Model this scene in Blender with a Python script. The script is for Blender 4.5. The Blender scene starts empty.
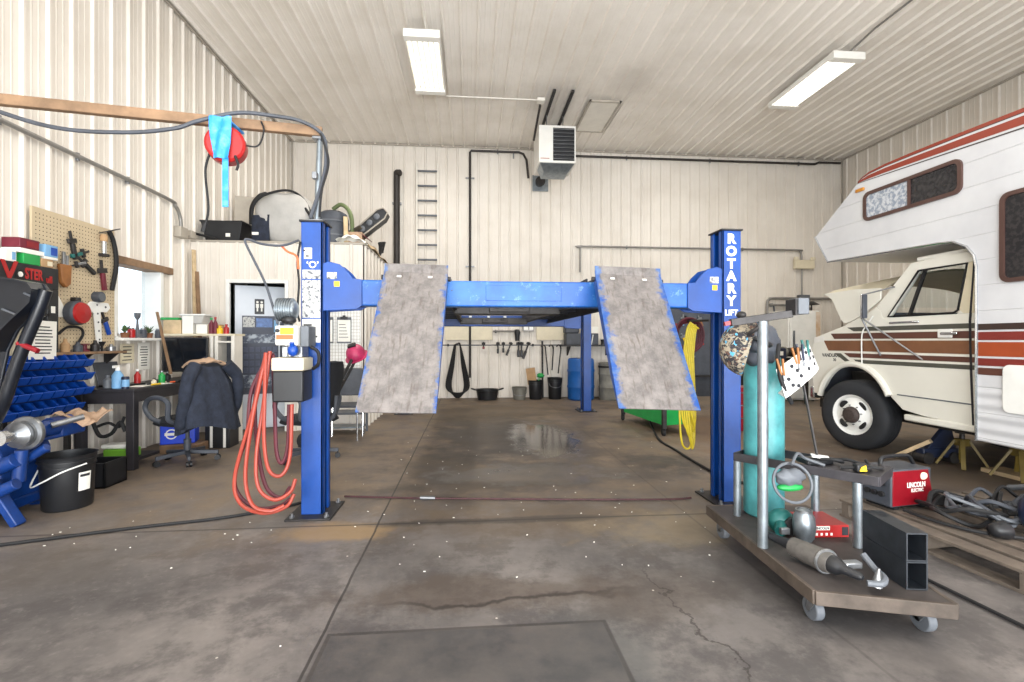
import bpy, math, random
import bmesh
from mathutils import Vector, Matrix, noise

C = bpy.context.scene.collection
PI = math.pi
random.seed(7)

# ------------------------------------------------------------------ camera, world, light, exposure
CAM_H, FPX, YAW = 1.28, 480.0, math.atan(42 / 480.0)
cam_d = bpy.data.cameras.new('camera')
cam_d.sensor_width = 36.0
cam_d.lens = FPX / 1024 * 36.0
cam_d.clip_start = 0.05
cam_d.clip_end = 400
cam = bpy.data.objects.new('camera', cam_d)
cam.location = (0, 0, CAM_H)
cam.rotation_euler = (PI / 2, 0, -YAW)
C.objects.link(cam)
bpy.context.scene.camera = cam

world = bpy.data.worlds.new('world')
bpy.context.scene.world = world
world.use_nodes = True
wn = world.node_tree
bg = wn.nodes['Background']
bg.inputs['Color'].default_value = (0.86, 0.93, 1.0, 1)
bg.inputs['Strength'].default_value = 2.6

vs = bpy.context.scene.view_settings
vs.view_transform = 'Standard'
vs.look = 'None'
vs.gamma = 1.0
vs.use_curve_mapping = False
vs.exposure = -0.42


def area(name, loc, rot, sx, sy, watts, col):
    l = bpy.data.lights.new(name, 'AREA')
    l.shape = 'RECTANGLE'
    l.size, l.size_y, l.energy, l.color = sx, sy, watts, col
    o = bpy.data.objects.new(name, l)
    o.location = loc
    o.rotation_euler = rot
    C.objects.link(o)
    return o


# daylight through the open vehicle doors behind the camera
area('door_daylight', (0.4, -3.3, 2.4), (PI / 2, 0, 0), 7.6, 4.4, 500, (0.88, 0.94, 1.0))
area('ceiling_fill', (1.5, -3.4, 0.5), (PI / 2 + 0.75, 0, 0), 9.0, 2.0, 1500, (0.98, 0.97, 0.94))  # added fill tilted upward to brighten the ceiling, no real source behind it

# ------------------------------------------------------------------ helpers
S_, C_ = math.sin(YAW), math.cos(YAW)


def ray(px, py):
    u = (px - 512) / FPX
    return S_ + C_ * u, C_ - S_ * u, (341 - py) / FPX


def yp(px, py, y):
    r = ray(px, py); t = y / r[1]
    return Vector((r[0] * t, y, CAM_H + r[2] * t))


def xp(px, py, x):
    r = ray(px, py); t = x / r[0]
    return Vector((x, r[1] * t, CAM_H + r[2] * t))


def zp(px, py, z):
    r = ray(px, py); t = (z - CAM_H) / r[2]
    return Vector((r[0] * t, r[1] * t, z))


def lin(c):
    return tuple(((v / 255) / 12.92 if v / 255 <= 0.04045 else ((v / 255 + 0.055) / 1.055) ** 2.4) for v in c)


MATS = {}


def mat(name, rgb, rough=0.5, metal=0.0, var=0.12, sc=5.0, rgb2=None, bump=0.0, bsc=60.0, emit=0.0, lo=0.35, hi=0.65):
    m = bpy.data.materials.new(name)
    m.use_nodes = True
    nt = m.node_tree
    p = nt.nodes['Principled BSDF']
    c1 = lin(rgb)
    if rgb2 is not None:
        c2 = lin(rgb2)
    else:
        c2 = tuple(min(1, v * (1 + var)) for v in c1)
        c1 = tuple(v * (1 - var) for v in c1)
    tc = nt.nodes.new('ShaderNodeTexCoord')
    nz = nt.nodes.new('ShaderNodeTexNoise')
    nz.inputs['Scale'].default_value = sc
    nz.inputs['Detail'].default_value = 6
    nz.inputs['Roughness'].default_value = 0.62
    nt.links.new(tc.outputs['Object'], nz.inputs['Vector'])
    rp = nt.nodes.new('ShaderNodeValToRGB')
    rp.color_ramp.elements[0].position = lo
    rp.color_ramp.elements[1].position = hi
    rp.color_ramp.elements[0].color = (*c1, 1)
    rp.color_ramp.elements[1].color = (*c2, 1)
    nt.links.new(nz.outputs['Fac'], rp.inputs['Fac'])
    nt.links.new(rp.outputs['Color'], p.inputs['Base Color'])
    p.inputs['Roughness'].default_value = rough
    p.inputs['Metallic'].default_value = metal
    if bump:
        n2 = nt.nodes.new('ShaderNodeTexNoise')
        n2.inputs['Scale'].default_value = bsc
        n2.inputs['Detail'].default_value = 3
        nt.links.new(tc.outputs['Object'], n2.inputs['Vector'])
        b = nt.nodes.new('ShaderNodeBump')
        b.inputs['Strength'].default_value = bump
        b.inputs['Distance'].default_value = 0.01
        nt.links.new(n2.outputs['Fac'], b.inputs['Height'])
        nt.links.new(b.outputs['Normal'], p.inputs['Normal'])
    if emit:
        p.inputs['Emission Color'].default_value = (*lin(rgb), 1)
        p.inputs['Emission Strength'].default_value = emit
    MATS[name] = m
    return m


class N:
    """small node-graph writer"""
    def __init__(s, name):
        s.m = bpy.data.materials.new(name); s.m.use_nodes = True
        s.t = s.m.node_tree
        s.p = s.t.nodes['Principled BSDF']
        s.tc = s.t.nodes.new('ShaderNodeTexCoord').outputs['Object']
        MATS[name] = s.m

    def sep(s, v=None):
        n = s.t.nodes.new('ShaderNodeSeparateXYZ'); s.t.links.new(v or s.tc, n.inputs[0]); return n.outputs

    def set(s, sock, v):
        if isinstance(v, bpy.types.NodeSocket): s.t.links.new(v, sock)
        elif isinstance(v, tuple) and len(v) == 3 and len(sock.default_value) == 4: sock.default_value = (*v, 1)
        else: sock.default_value = v

    def math(s, op, a, b=0.0, c=0.0, clamp=False):
        n = s.t.nodes.new('ShaderNodeMath'); n.operation = op; n.use_clamp = clamp
        s.set(n.inputs[0], a); s.set(n.inputs[1], b); s.set(n.inputs[2], c)
        return n.outputs[0]

    def noise(s, scale, detail=6, rough=0.6, vec=None, dist=0.0):
        n = s.t.nodes.new('ShaderNodeTexNoise'); n.inputs['Scale'].default_value = scale
        n.inputs['Detail'].default_value = detail; n.inputs['Roughness'].default_value = rough
        n.inputs['Distortion'].default_value = dist
        s.t.links.new(vec or s.tc, n.inputs['Vector']); return n.outputs['Fac']

    def voro(s, scale, vec=None, feature='F1', out='Color'):
        n = s.t.nodes.new('ShaderNodeTexVoronoi'); n.inputs['Scale'].default_value = scale; n.feature = feature
        s.t.links.new(vec or s.tc, n.inputs['Vector']); return n.outputs[out]

    def step(s, v, a, b):
        n = s.t.nodes.new('ShaderNodeMapRange'); n.interpolation_type = 'SMOOTHSTEP'
        s.set(n.inputs['Value'], v); n.inputs['From Min'].default_value = a; n.inputs['From Max'].default_value = b
        return n.outputs[0]

    def mapv(s, loc=(0, 0, 0), sc=(1, 1, 1), rot=(0, 0, 0)):
        n = s.t.nodes.new('ShaderNodeMapping'); s.t.links.new(s.tc, n.inputs['Vector'])
        n.inputs['Location'].default_value = loc; n.inputs['Scale'].default_value = sc; n.inputs['Rotation'].default_value = rot
        return n.outputs[0]

    def mix(s, f, a, b, mode='MIX'):
        n = s.t.nodes.new('ShaderNodeMix'); n.data_type = 'RGBA'; n.blend_type = mode
        s.set(n.inputs[0], f); s.set(n.inputs[6], a); s.set(n.inputs[7], b)
        return n.outputs[2]

    def bump(s, h, strength=0.3, dist=0.01):
        n = s.t.nodes.new('ShaderNodeBump'); n.inputs['Strength'].default_value = strength; n.inputs['Distance'].default_value = dist
        s.t.links.new(h, n.inputs['Height']); s.t.links.new(n.outputs[0], s.p.inputs['Normal'])

    def fin(s, col, rough=0.5, metal=0.0):
        s.set(s.p.inputs['Base Color'], col); s.set(s.p.inputs['Roughness'], rough); s.set(s.p.inputs['Metallic'], metal)
        return s.m


def spl(pts, n=8):
    """smooth curve through the points"""
    P = [Vector(p) for p in pts]
    if len(P) < 3: return P
    out = []
    for i in range(len(P) - 1):
        a = P[i - 1] if i else P[0] * 2 - P[1]
        b, c = P[i], P[i + 1]
        d = P[i + 2] if i + 2 < len(P) else P[-1] * 2 - P[-2]
        for k in range(n):
            t = k / n
            out.append(0.5 * ((2 * b) + (c - a) * t + (2 * a - 5 * b + 4 * c - d) * t * t + (3 * b - a - 3 * c + d) * t ** 3))
    out.append(P[-1])
    return out


def frame(d):
    d = d.normalized()
    u = d.cross(Vector((0, 0, 1)))
    if u.length < 1e-4: u = d.cross(Vector((0, 1, 0)))
    u.normalize()
    return u, d.cross(u).normalized()


class MB:
    def __init__(s):
        s.v = []; s.f = []; s.fm = []; s.m = 0

    def _f(s, *ids):
        s.f.append(ids); s.fm.append(s.m)

    def add(s, vs, fs, M=None):
        o = len(s.v)
        s.v += [(M @ Vector(p)) if M else Vector(p) for p in vs]
        for f in fs: s._f(*[i + o for i in f])
        return s

    def box(s, a, b, M=None):
        x0, y0, z0 = [min(p, q) for p, q in zip(a, b)]; x1, y1, z1 = [max(p, q) for p, q in zip(a, b)]
        return s.add([(x0, y0, z0), (x1, y0, z0), (x1, y1, z0), (x0, y1, z0), (x0, y0, z1), (x1, y0, z1), (x1, y1, z1), (x0, y1, z1)],
                     [(3, 2, 1, 0), (4, 5, 6, 7), (0, 1, 5, 4), (1, 2, 6, 5), (2, 3, 7, 6), (3, 0, 4, 7)], M)

    def cb(s, c, d, M=None):
        return s.box([p - q / 2 for p, q in zip(c, d)], [p + q / 2 for p, q in zip(c, d)], M)

    def bar(s, a, b, w, h, roll=0.0):
        a, b = Vector(a), Vector(b); d = b - a
        u, v = frame(d)
        if roll:
            R = Matrix.Rotation(roll, 3, d.normalized()); u, v = R @ u, R @ v
        q = [(-1, -1), (1, -1), (1, 1), (-1, 1)]
        vs = [a + u * (w / 2 * i) + v * (h / 2 * j) for i, j in q] + [b + u * (w / 2 * i) + v * (h / 2 * j) for i, j in q]
        return s.add(vs, [(3, 2, 1, 0), (4, 5, 6, 7), (0, 1, 5, 4), (1, 2, 6, 5), (2, 3, 7, 6), (3, 0, 4, 7)])

    def cyl(s, a, b, r, r2=None, n=16, cap=True):
        a, b = Vector(a), Vector(b); r2 = r if r2 is None else r2
        u, v = frame(b - a); vs = []
        for c, q in ((a, r), (b, r2)):
            vs += [c + (u * math.cos(2 * PI * i / n) + v * math.sin(2 * PI * i / n)) * q for i in range(n)]
        fs = [(i, (i + 1) % n, n + (i + 1) % n, n + i) for i in range(n)]
        if cap: fs += [tuple(range(n - 1, -1, -1)), tuple(range(n, 2 * n))]
        return s.add(vs, fs)

    def tube(s, pts, r, n=8, closed=False):
        P = [Vector(p) for p in pts]; K = len(P); vs = []
        u = None
        for i in range(K):
            if closed: d = P[(i + 1) % K] - P[i - 1]
            else: d = P[min(i + 1, K - 1)] - P[max(i - 1, 0)]
            if d.length < 1e-9: d = Vector((0, 0, 1))
            d.normalize()
            if u is None: u, _ = frame(d)
            u = u - d * u.dot(d)
            if u.length < 1e-6: u, _ = frame(d)
            u.normalize(); w = d.cross(u)
            rr = r[i] if isinstance(r, (list, tuple)) else r
            vs += [P[i] + (u * math.cos(2 * PI * k / n) + w * math.sin(2 * PI * k / n)) * rr for k in range(n)]
        fs = []
        for i in range(K if closed else K - 1):
            j = (i + 1) % K
            fs += [(i * n + k, i * n + (k + 1) % n, j * n + (k + 1) % n, j * n + k) for k in range(n)]
        if not closed: fs += [tuple(range(n - 1, -1, -1)), tuple(range((K - 1) * n, K * n))]
        return s.add(vs, fs)

    def lathe(s, prof, M=None, n=28):
        """profile (r, z) turned about local Z"""
        vs = []; fs = []; K = len(prof)
        for r, z in prof:
            vs += [(r * math.cos(2 * PI * k / n), r * math.sin(2 * PI * k / n), z) for k in range(n)]
        for i in range(K - 1):
            fs += [(i * n + k, i * n + (k + 1) % n, (i + 1) * n + (k + 1) % n, (i + 1) * n + k) for k in range(n)]
        if prof[0][0] > 1e-6: fs.append(tuple(range(n - 1, -1, -1)))
        if prof[-1][0] > 1e-6: fs.append(tuple(range((K - 1) * n, K * n)))
        return s.add(vs, fs, M)

    def ring(s, prof, M=None, n=28):
        """closed profile turned about local Z"""
        vs = []; fs = []; K = len(prof)
        for r, z in prof:
            vs += [(r * math.cos(2 * PI * k / n), r * math.sin(2 * PI * k / n), z) for k in range(n)]
        for i in range(K):
            j = (i + 1) % K
            fs += [(i * n + k, i * n + (k + 1) % n, j * n + (k + 1) % n, j * n + k) for k in range(n)]
        return s.add(vs, fs, M)

    def prism(s, poly, ext):
        P = [Vector(p) for p in poly]; e = Vector(ext); n = len(P)
        fs = [tuple(range(n - 1, -1, -1)), tuple(range(n, 2 * n))] + [(i, (i + 1) % n, n + (i + 1) % n, n + i) for i in range(n)]
        return s.add(P + [p + e for p in P], fs)

    def ell(s, c, r, M=None, nu=16, nv=10, fn=None):
        c = Vector(c); r = (r, r, r) if isinstance(r, (int, float)) else r
        vs = []
        for j in range(nv + 1):
            t = PI * j / nv
            for i in range(nu):
                a = 2 * PI * i / nu
                d = Vector((math.sin(t) * math.cos(a), math.sin(t) * math.sin(a), math.cos(t)))
                k = fn(d) if fn else 1.0
                p = Vector((d.x * r[0], d.y * r[1], d.z * r[2])) * k
                vs.append((M @ p if M else p) + c)
        fs = [(j * nu + i, (j + 1) * nu + i, (j + 1) * nu + (i + 1) % nu, j * nu + (i + 1) % nu) for j in range(nv) for i in range(nu)]
        return s.add(vs, fs)

    def sheet(s, fn, nu, nv, th=0.0):
        """parametric sheet fn(u,v) -> point, given a thickness"""
        g = [[Vector(fn(i / nu, j / nv)) for j in range(nv + 1)] for i in range(nu + 1)]
        vs = [p for row in g for p in row]; W = nv + 1
        fs = [(i * W + j, (i + 1) * W + j, (i + 1) * W + j + 1, i * W + j + 1) for i in range(nu) for j in range(nv)]
        if th:
            L = len(vs); nrm = []
            for i in range(nu + 1):
                for j in range(nv + 1):
                    du = g[min(i + 1, nu)][j] - g[max(i - 1, 0)][j]; dv = g[i][min(j + 1, nv)] - g[i][max(j - 1, 0)]
                    k = du.cross(dv); nrm.append(k.normalized() if k.length > 1e-12 else Vector((0, 0, 1)))
            vs = vs + [p - q * th for p, q in zip(vs, nrm)]
            fs += [tuple(L + k for k in reversed(f)) for f in list(fs)]
            edge = [(i, 0) for i in range(nu + 1)] + [(nu, j) for j in range(1, nv + 1)] + [(i, nv) for i in range(nu - 1, -1, -1)] + [(0, j) for j in range(nv - 1, 0, -1)]
            e = [i * W + j for i, j in edge]
            for a, b in zip(e, e[1:] + e[:1]): fs.append((b, a, L + a, L + b))
        return s.add(vs, fs)

    def build(s, name, m, parent=None, world=True, bv=0.0, seg=2, origin=None, ang=38, smooth=True, sub=0):
        me = bpy.data.meshes.new(name)
        vs = s.v
        o = bpy.data.objects.new(name, me)
        if parent is not None:
            if world:
                W = Matrix.Identity(4); q = parent
                while q is not None:
                    W = Matrix.LocRotScale(q.location, q.rotation_euler, q.scale) @ W; q = q.parent
                Wi = W.inverted(); vs = [Wi @ p for p in vs]
            o.parent = parent
        else:
            if origin is None:
                lo = [min(p[k] for p in vs) for k in range(3)]; hi = [max(p[k] for p in vs) for k in range(3)]
                origin = Vector(((lo[0] + hi[0]) / 2, (lo[1] + hi[1]) / 2, lo[2]))
            origin = Vector(origin)
            vs = [p - origin for p in vs]; o.location = origin
        me.from_pydata([tuple(p) for p in vs], [], s.f)
        for q in (m if isinstance(m, (list, tuple)) else [m]): me.materials.append(MATS[q] if isinstance(q, str) else q)
        me.polygons.foreach_set('material_index', s.fm)
        bm = bmesh.new(); bm.from_mesh(me)
        bmesh.ops.recalc_face_normals(bm, faces=bm.faces[:])
        bm.to_mesh(me); bm.free()
        if smooth:
            me.polygons.foreach_set('use_smooth', [True] * len(me.polygons))
            me.set_sharp_from_angle(angle=math.radians(ang))
        C.objects.link(o)
        if bv:
            b = o.modifiers.new('bevel', 'BEVEL'); b.width = bv; b.segments = seg; b.limit_method = 'ANGLE'; b.angle_limit = math.radians(40)
        if sub:
            b = o.modifiers.new('sub', 'SUBSURF'); b.levels = b.render_levels = sub
        return o


def tag(o, label, cat, group=None, kind=None):
    o['label'] = label; o['category'] = cat
    if group: o['group'] = group
    if kind: o['kind'] = kind
    return o


def thing(name, label, cat, loc=(0, 0, 0), rz=0.0, group=None):
    o = bpy.data.objects.new(name, None)
    o.empty_display_size = 0.1
    C.objects.link(o); o.location = loc; o.rotation_euler = (0, 0, rz)
    return tag(o, label, cat, group)


def struct(name, mb, m, **k):
    o = mb.build(name, m, origin=k.pop('origin', (0, 0, 0)), **k); o['kind'] = 'structure'
    return o


def copy_tree(o, parent=None):
    c = o.copy(); C.objects.link(c)
    if parent is not None: c.parent = parent
    for ch in o.children: copy_tree(ch, c)
    return c


def text(name, body, size, M, m, parent=None, ext=0.0015, bold=0.0, align='CENTER', sx=1.0):
    """lettering: local x along the writing, y up, z out of the surface"""
    cu = bpy.data.curves.new(name, 'FONT')
    cu.body = body; cu.size = size; cu.extrude = ext; cu.offset = bold
    cu.space_line = 0.94; cu.align_x = align; cu.align_y = 'CENTER'
    cu.resolution_u = 3
    o = bpy.data.objects.new(name, cu)
    C.objects.link(o)
    dg = bpy.context.evaluated_depsgraph_get()
    me = bpy.data.meshes.new_from_object(o.evaluated_get(dg))
    bpy.data.objects.remove(o)
    me.name = name
    W = Matrix.Identity(4); q = parent
    while q is not None:
        W = Matrix.LocRotScale(q.location, q.rotation_euler, q.scale) @ W; q = q.parent
    me.transform(W.inverted() @ M @ Matrix.Diagonal((sx, 1, 1, 1)))
    me.materials.clear(); me.materials.append(MATS[m])
    t = bpy.data.objects.new(name, me); C.objects.link(t); t.parent = parent
    return t


def fM(o, x, up, z=None):
    """matrix whose x axis is the writing direction, y axis up"""
    x = Vector(x).normalized(); up = Vector(up); z = x.cross(up).normalized(); y = z.cross(x)
    return Matrix(((x.x, y.x, z.x, o[0]), (x.y, y.y, z.y, o[1]), (x.z, y.z, z.z, o[2]), (0, 0, 0, 1)))


def TR(loc, rx=0, ry=0, rz=0):
    return Matrix.Translation(loc) @ Matrix.Rotation(rz, 4, 'Z') @ Matrix.Rotation(ry, 4, 'Y') @ Matrix.Rotation(rx, 4, 'X')


# ------------------------------------------------------------------ materials
mat('black_plastic', (26, 27, 30), 0.45, var=0.3)
mat('black_rubber', (22, 22, 24), 0.7, var=0.3, bump=0.15)
mat('dark_steel', (58, 56, 56), 0.5, 0.6, var=0.3, sc=9)
mat('galvanised', (140, 148, 154), 0.38, 0.75, var=0.18, sc=14)
mat('chrome', (205, 208, 212), 0.18, 0.9, var=0.08)
mat('steel', (140, 142, 145), 0.35, 0.8, var=0.2, sc=12)
mat('white_paint', (232, 232, 228), 0.4, var=0.05)
mat('white_paper', (236, 234, 226), 0.8, var=0.04)
mat('ink', (40, 40, 46), 0.8, var=0.1)
mat('cream', (218, 208, 182), 0.45, var=0.06)
mat('conduit', (142, 140, 136), 0.4, 0.5, var=0.12, sc=8)
mat('dark_pipe', (54, 50, 48), 0.5, 0.2, var=0.2)
mat('white_conduit', (225, 220, 210), 0.45, var=0.05)
mat('lift_blue', (8, 64, 140), 0.38, var=0.16, sc=4, bump=0.05)
mat('blue_plastic', (12, 66, 156), 0.35, var=0.18, sc=9)
mat('drum_blue', (24, 88, 160), 0.4, var=0.12, sc=4)
mat('machine_blue', (14, 52, 116), 0.4, var=0.3, sc=7)
mat('red_plastic', (166, 26, 26), 0.38, var=0.12)
mat('red_paint', (132, 14, 28), 0.35, var=0.15)
mat('maroon', (104, 26, 44), 0.5, var=0.15)
mat('orange_hose', (156, 60, 44), 0.45, var=0.1, sc=12)
mat('floor_hose_red', (62, 30, 34), 0.6, var=0.3, sc=14)
mat('maroon_hose', (88, 30, 42), 0.5, var=0.2, sc=12)
mat('yellow_hose', (200, 178, 40), 0.45, var=0.12, sc=12)
mat('yellow', (232, 190, 30), 0.45, var=0.08)
mat('orange', (232, 98, 50), 0.45, var=0.08)
mat('green', (30, 150, 72), 0.42, var=0.12)
mat('lime', (110, 170, 50), 0.5, var=0.12)
mat('teal', (70, 142, 146), 0.42, var=0.28, sc=7, bump=0.05)
mat('dark_teal', (24, 96, 92), 0.42, var=0.2)
mat('wood', (134, 106, 80), 0.65, var=0.3, sc=5)
mat('pale_wood', (196, 172, 136), 0.65, var=0.22, sc=6)
mat('pallet_wood', (100, 90, 80), 0.75, var=0.3, sc=7, bump=0.2)
mat('cardboard', (176, 142, 104), 0.8, var=0.14)
mat('denim', (38, 44, 58), 0.9, var=0.3, sc=14, bump=0.5, bsc=90)
mat('tan_cloth', (170, 142, 118), 0.9, var=0.15)
mat('grey_cloth', (176, 174, 170), 0.85, var=0.08, sc=5, bump=0.3, bsc=50)
mat('grey_plastic', (92, 96, 102), 0.5, var=0.15)
mat('dark_grey', (66, 70, 78), 0.55, var=0.2)
mat('barrel_grey', (122, 120, 112), 0.6, var=0.2, sc=5)
mat('pink', (186, 52, 98), 0.4, var=0.2, sc=12)
mat('screen', (20, 24, 30), 0.12, var=0.1)
mat('pegboard_tan', (196, 178, 148), 0.75, var=0.05)
mat('hole', (62, 54, 46), 0.9, var=0.1)
mat('light_blue', (120, 168, 208), 0.5, var=0.15)
mat('blue_tarp', (40, 140, 220), 0.4, var=0.2, sc=16, rgb2=(120, 190, 236), lo=0.5, hi=0.75)
mat('brown_bronze', (88, 64, 58), 0.4, 0.3, var=0.1)
mat('rust_orange', (140, 52, 32), 0.4, var=0.06)
mat('rv_red', (122, 46, 40), 0.4, var=0.06)
mat('rv_orange', (158, 70, 36), 0.4, var=0.06)
mat('rv_brown', (92, 58, 48), 0.4, var=0.06)
mat('rv_wood', (122, 82, 56), 0.4, var=0.1)
mat('rv_olive', (78, 78, 70), 0.4, var=0.06)
mat('rv_dark', (58, 44, 40), 0.4, var=0.06)
mat('van_white', (226, 224, 214), 0.3, var=0.03, sc=2)
mat('tyre', (34, 36, 40), 0.75, var=0.2, bump=0.2)
mat('amber', (196, 130, 40), 0.3, var=0.1)
mat('leather', (150, 98, 52), 0.6, var=0.25)
mat('green_hose', (92, 104, 66), 0.6, var=0.2)
mat('leaf', (88, 112, 70), 0.6, var=0.3, sc=20)
mat('tube_glow', (255, 250, 236), 0.4, var=0.0, emit=2.2)
mat('fixture_white', (238, 236, 230), 0.35, var=0.03)
mat('rusty', (120, 78, 52), 0.8, var=0.25, sc=10)
mat('office_dark', (70, 72, 78), 0.8, var=0.1)
mat('door_paint', (208, 214, 222), 0.45, var=0.03)
mat('poster_navy', (24, 34, 58), 0.4, var=0.2)
mat('poster_blue', (70, 104, 160), 0.4, var=0.35, sc=18)
mat('printed', (190, 190, 186), 0.5, sc=38, rgb2=(70, 74, 84), var=0, lo=0.48, hi=0.62)
mat('heater_white', (224, 222, 216), 0.4, var=0.04)
mat('trim_tan', (168, 160, 148), 0.5, var=0.1)

g = N('glass')
g.p.inputs['Transmission Weight'].default_value = 1.0
g.p.inputs['IOR'].default_value = 1.02
g.fin((0.9, 0.94, 0.95), 0.02)
g = N('dark_glass')
g.fin(g.mix(g.step(g.noise(30, 3), 0.45, 0.6), lin((34, 34, 38)), lin((52, 50, 52))), 0.12)
g = N('lace_glass')
g.fin(g.mix(g.step(g.noise(26, 5), 0.42, 0.6), lin((140, 150, 166)), lin((200, 204, 210))), 0.2)

# camouflage / patterned cloth
g = N('patterned_cloth')
c = g.mix(g.step(g.noise(26, 4, dist=1.5), 0.48, 0.56), lin((44, 43, 48)), lin((150, 140, 122)))
c = g.mix(g.step(g.noise(34, 2, vec=g.mapv((3, 1, 2))), 0.58, 0.62), c, lin((96, 70, 60)))
c = g.mix(g.step(g.noise(30, 2, vec=g.mapv((7, 5, 2))), 0.64, 0.66), c, lin((80, 160, 200)))
g.fin(c, 0.85)

# ribbed liner panel steel (off white) with faint streaks
for nm, c1, c2 in (('panel_wall', (227, 220, 210), (215, 207, 196)), ('panel_ceiling', (240, 234, 226), (228, 221, 211))):
    g = N(nm)
    a = g.step(g.noise(1.1, 5), 0.35, 0.75)
    b = g.step(g.noise(3.0, 4, vec=g.mapv(sc=(4, 4, 0.25) if nm == 'panel_wall' else (4, 0.25, 4))), 0.5, 0.9)
    c = g.mix(a, lin(c1), lin(c2))
    c = g.mix(g.math('MULTIPLY', b, 0.16), c, lin((170, 158, 142)))
    if nm == 'panel_ceiling':                       # soot stains by the heater rails and along the fixtures
        s = g.sep()
        for (x, y, rx, ry, k) in ((1.45, 8.6, 0.7, 0.8, 0.3), (0.05, 8.5, 0.9, 0.5, 0.2), (2.7, 7.9, 0.5, 0.6, 0.22)):
            d = g.math('SQRT', g.math('ADD', g.math('POWER', g.math('DIVIDE', g.math('SUBTRACT', s[0], x), rx), 2.0), g.math('POWER', g.math('DIVIDE', g.math('SUBTRACT', s[1], y), ry), 2.0)))
            f = g.math('MULTIPLY', g.math('SUBTRACT', 1.0, g.step(g.math('ADD', d, g.math('MULTIPLY', g.noise(3, 4), 0.6)), 0.5, 1.5)), k)
            c = g.mix(f, c, lin((120, 106, 92)))
    g.fin(c, 0.42)

# corrugated coach siding: fine horizontal ribs, deeper at the skirt
g = N('coach_siding')
s = g.sep()
w = g.math('PINGPONG', s[2], 0.11)
seam = g.math('SUBTRACT', 1.0, g.step(w, 0.0, 0.006))
low = g.math('SUBTRACT', 1.0, g.step(s[2], 0.86, 0.9))
w2 = g.math('MULTIPLY', g.math('SINE', g.math('MULTIPLY', s[2], 62.0)), low)
h = g.math('ADD', g.math('MULTIPLY', seam, -1.0), w2)
g.bump(h, 0.5, 0.012)
g.fin(g.mix(g.step(g.noise(2, 4), 0.3, 0.8), lin((212, 213, 216)), lin((198, 199, 203))), 0.38)

# worn drive-on ramp: bare grey tread, blue paint left along the edges
g = N('ramp_worn')
s = g.sep()
e = g.math('ADD', g.math('ABSOLUTE', s[0]), g.math('MULTIPLY', g.math('SUBTRACT', g.noise(9, 6, 0.7, vec=g.mapv(sc=(1, 1, 0.45))), 0.5), 0.24))
fb = g.step(e, 0.20, 0.24)
gr = g.mix(g.step(g.noise(7, 8, 0.75), 0.3, 0.7), lin((88, 84, 83)), lin((130, 124, 121)))
gr = g.mix(g.math('MULTIPLY', g.step(g.noise(24, 6, vec=g.mapv(sc=(1.6, 0.25, 1))), 0.50, 0.72), 0.75), gr, lin((78, 68, 62)))
g.bump(g.noise(90, 3), 0.25, 0.004)
g.fin(g.mix(fb, gr, g.mix(g.step(g.noise(12, 4), 0.4, 0.7), lin((20, 70, 140)), lin((82, 106, 142)))), 0.6)

# chipped cross-beam
g = N('beam_blue')
k = g.step(g.noise(16, 8, 0.8), 0.56, 0.66)
c = g.mix(g.step(g.noise(2.5, 5), 0.35, 0.7), lin((10, 76, 156)), lin((36, 104, 178)))
c = g.mix(g.math('MULTIPLY', k, 0.7), c, lin((104, 146, 190)))
c = g.mix(g.step(g.noise(40, 4, vec=g.mapv((4, 2, 1))), 0.68, 0.72), c, lin((60, 56, 58)))
g.fin(c, 0.4)

# ---- concrete floor
g = N('concrete')
s = g.sep(); X, Y = s[0], s[1]
n1 = g.noise(0.55, 8, 0.65); n2 = g.noise(2.6, 8, 0.7); n3 = g.noise(18, 6, 0.7)
c = g.mix(g.step(n1, 0.36, 0.66), lin((82, 78, 77)), lin((136, 129, 124)))
c = g.mix(g.math('MULTIPLY', g.step(n2, 0.46, 0.60), 0.62), c, lin((66, 62, 62)))
c = g.mix(g.math('MULTIPLY', g.step(n3, 0.5, 0.75), 0.35), c, lin((140, 134, 130)))
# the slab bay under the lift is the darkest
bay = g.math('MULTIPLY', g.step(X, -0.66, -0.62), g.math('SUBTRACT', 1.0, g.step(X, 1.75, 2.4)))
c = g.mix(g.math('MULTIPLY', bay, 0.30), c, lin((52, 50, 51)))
# tan wear beyond the lift line
tan = g.math('MULTIPLY', g.step(g.math('ADD', Y, g.math('MULTIPLY', n2, 2.0)), 3.6, 5.8), 0.62)
c = g.mix(tan, c, g.mix(g.step(n2, 0.35, 0.65), lin((94, 78, 64)), lin((152, 132, 108))))


def blob(x, y, rx, ry, wob, a, b, sc=2.2):
    dx = g.math('DIVIDE', g.math('SUBTRACT', X, x), rx); dy = g.math('DIVIDE', g.math('SUBTRACT', Y, y), ry)
    d = g.math('SQRT', g.math('ADD', g.math('MULTIPLY', dx, dx), g.math('MULTIPLY', dy, dy)))
    d = g.math('ADD', d, g.math('MULTIPLY', g.math('SUBTRACT', g.noise(sc, 7, 0.68), 0.5), wob))
    return g.math('SUBTRACT', 1.0, g.step(d, a, b))


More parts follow.
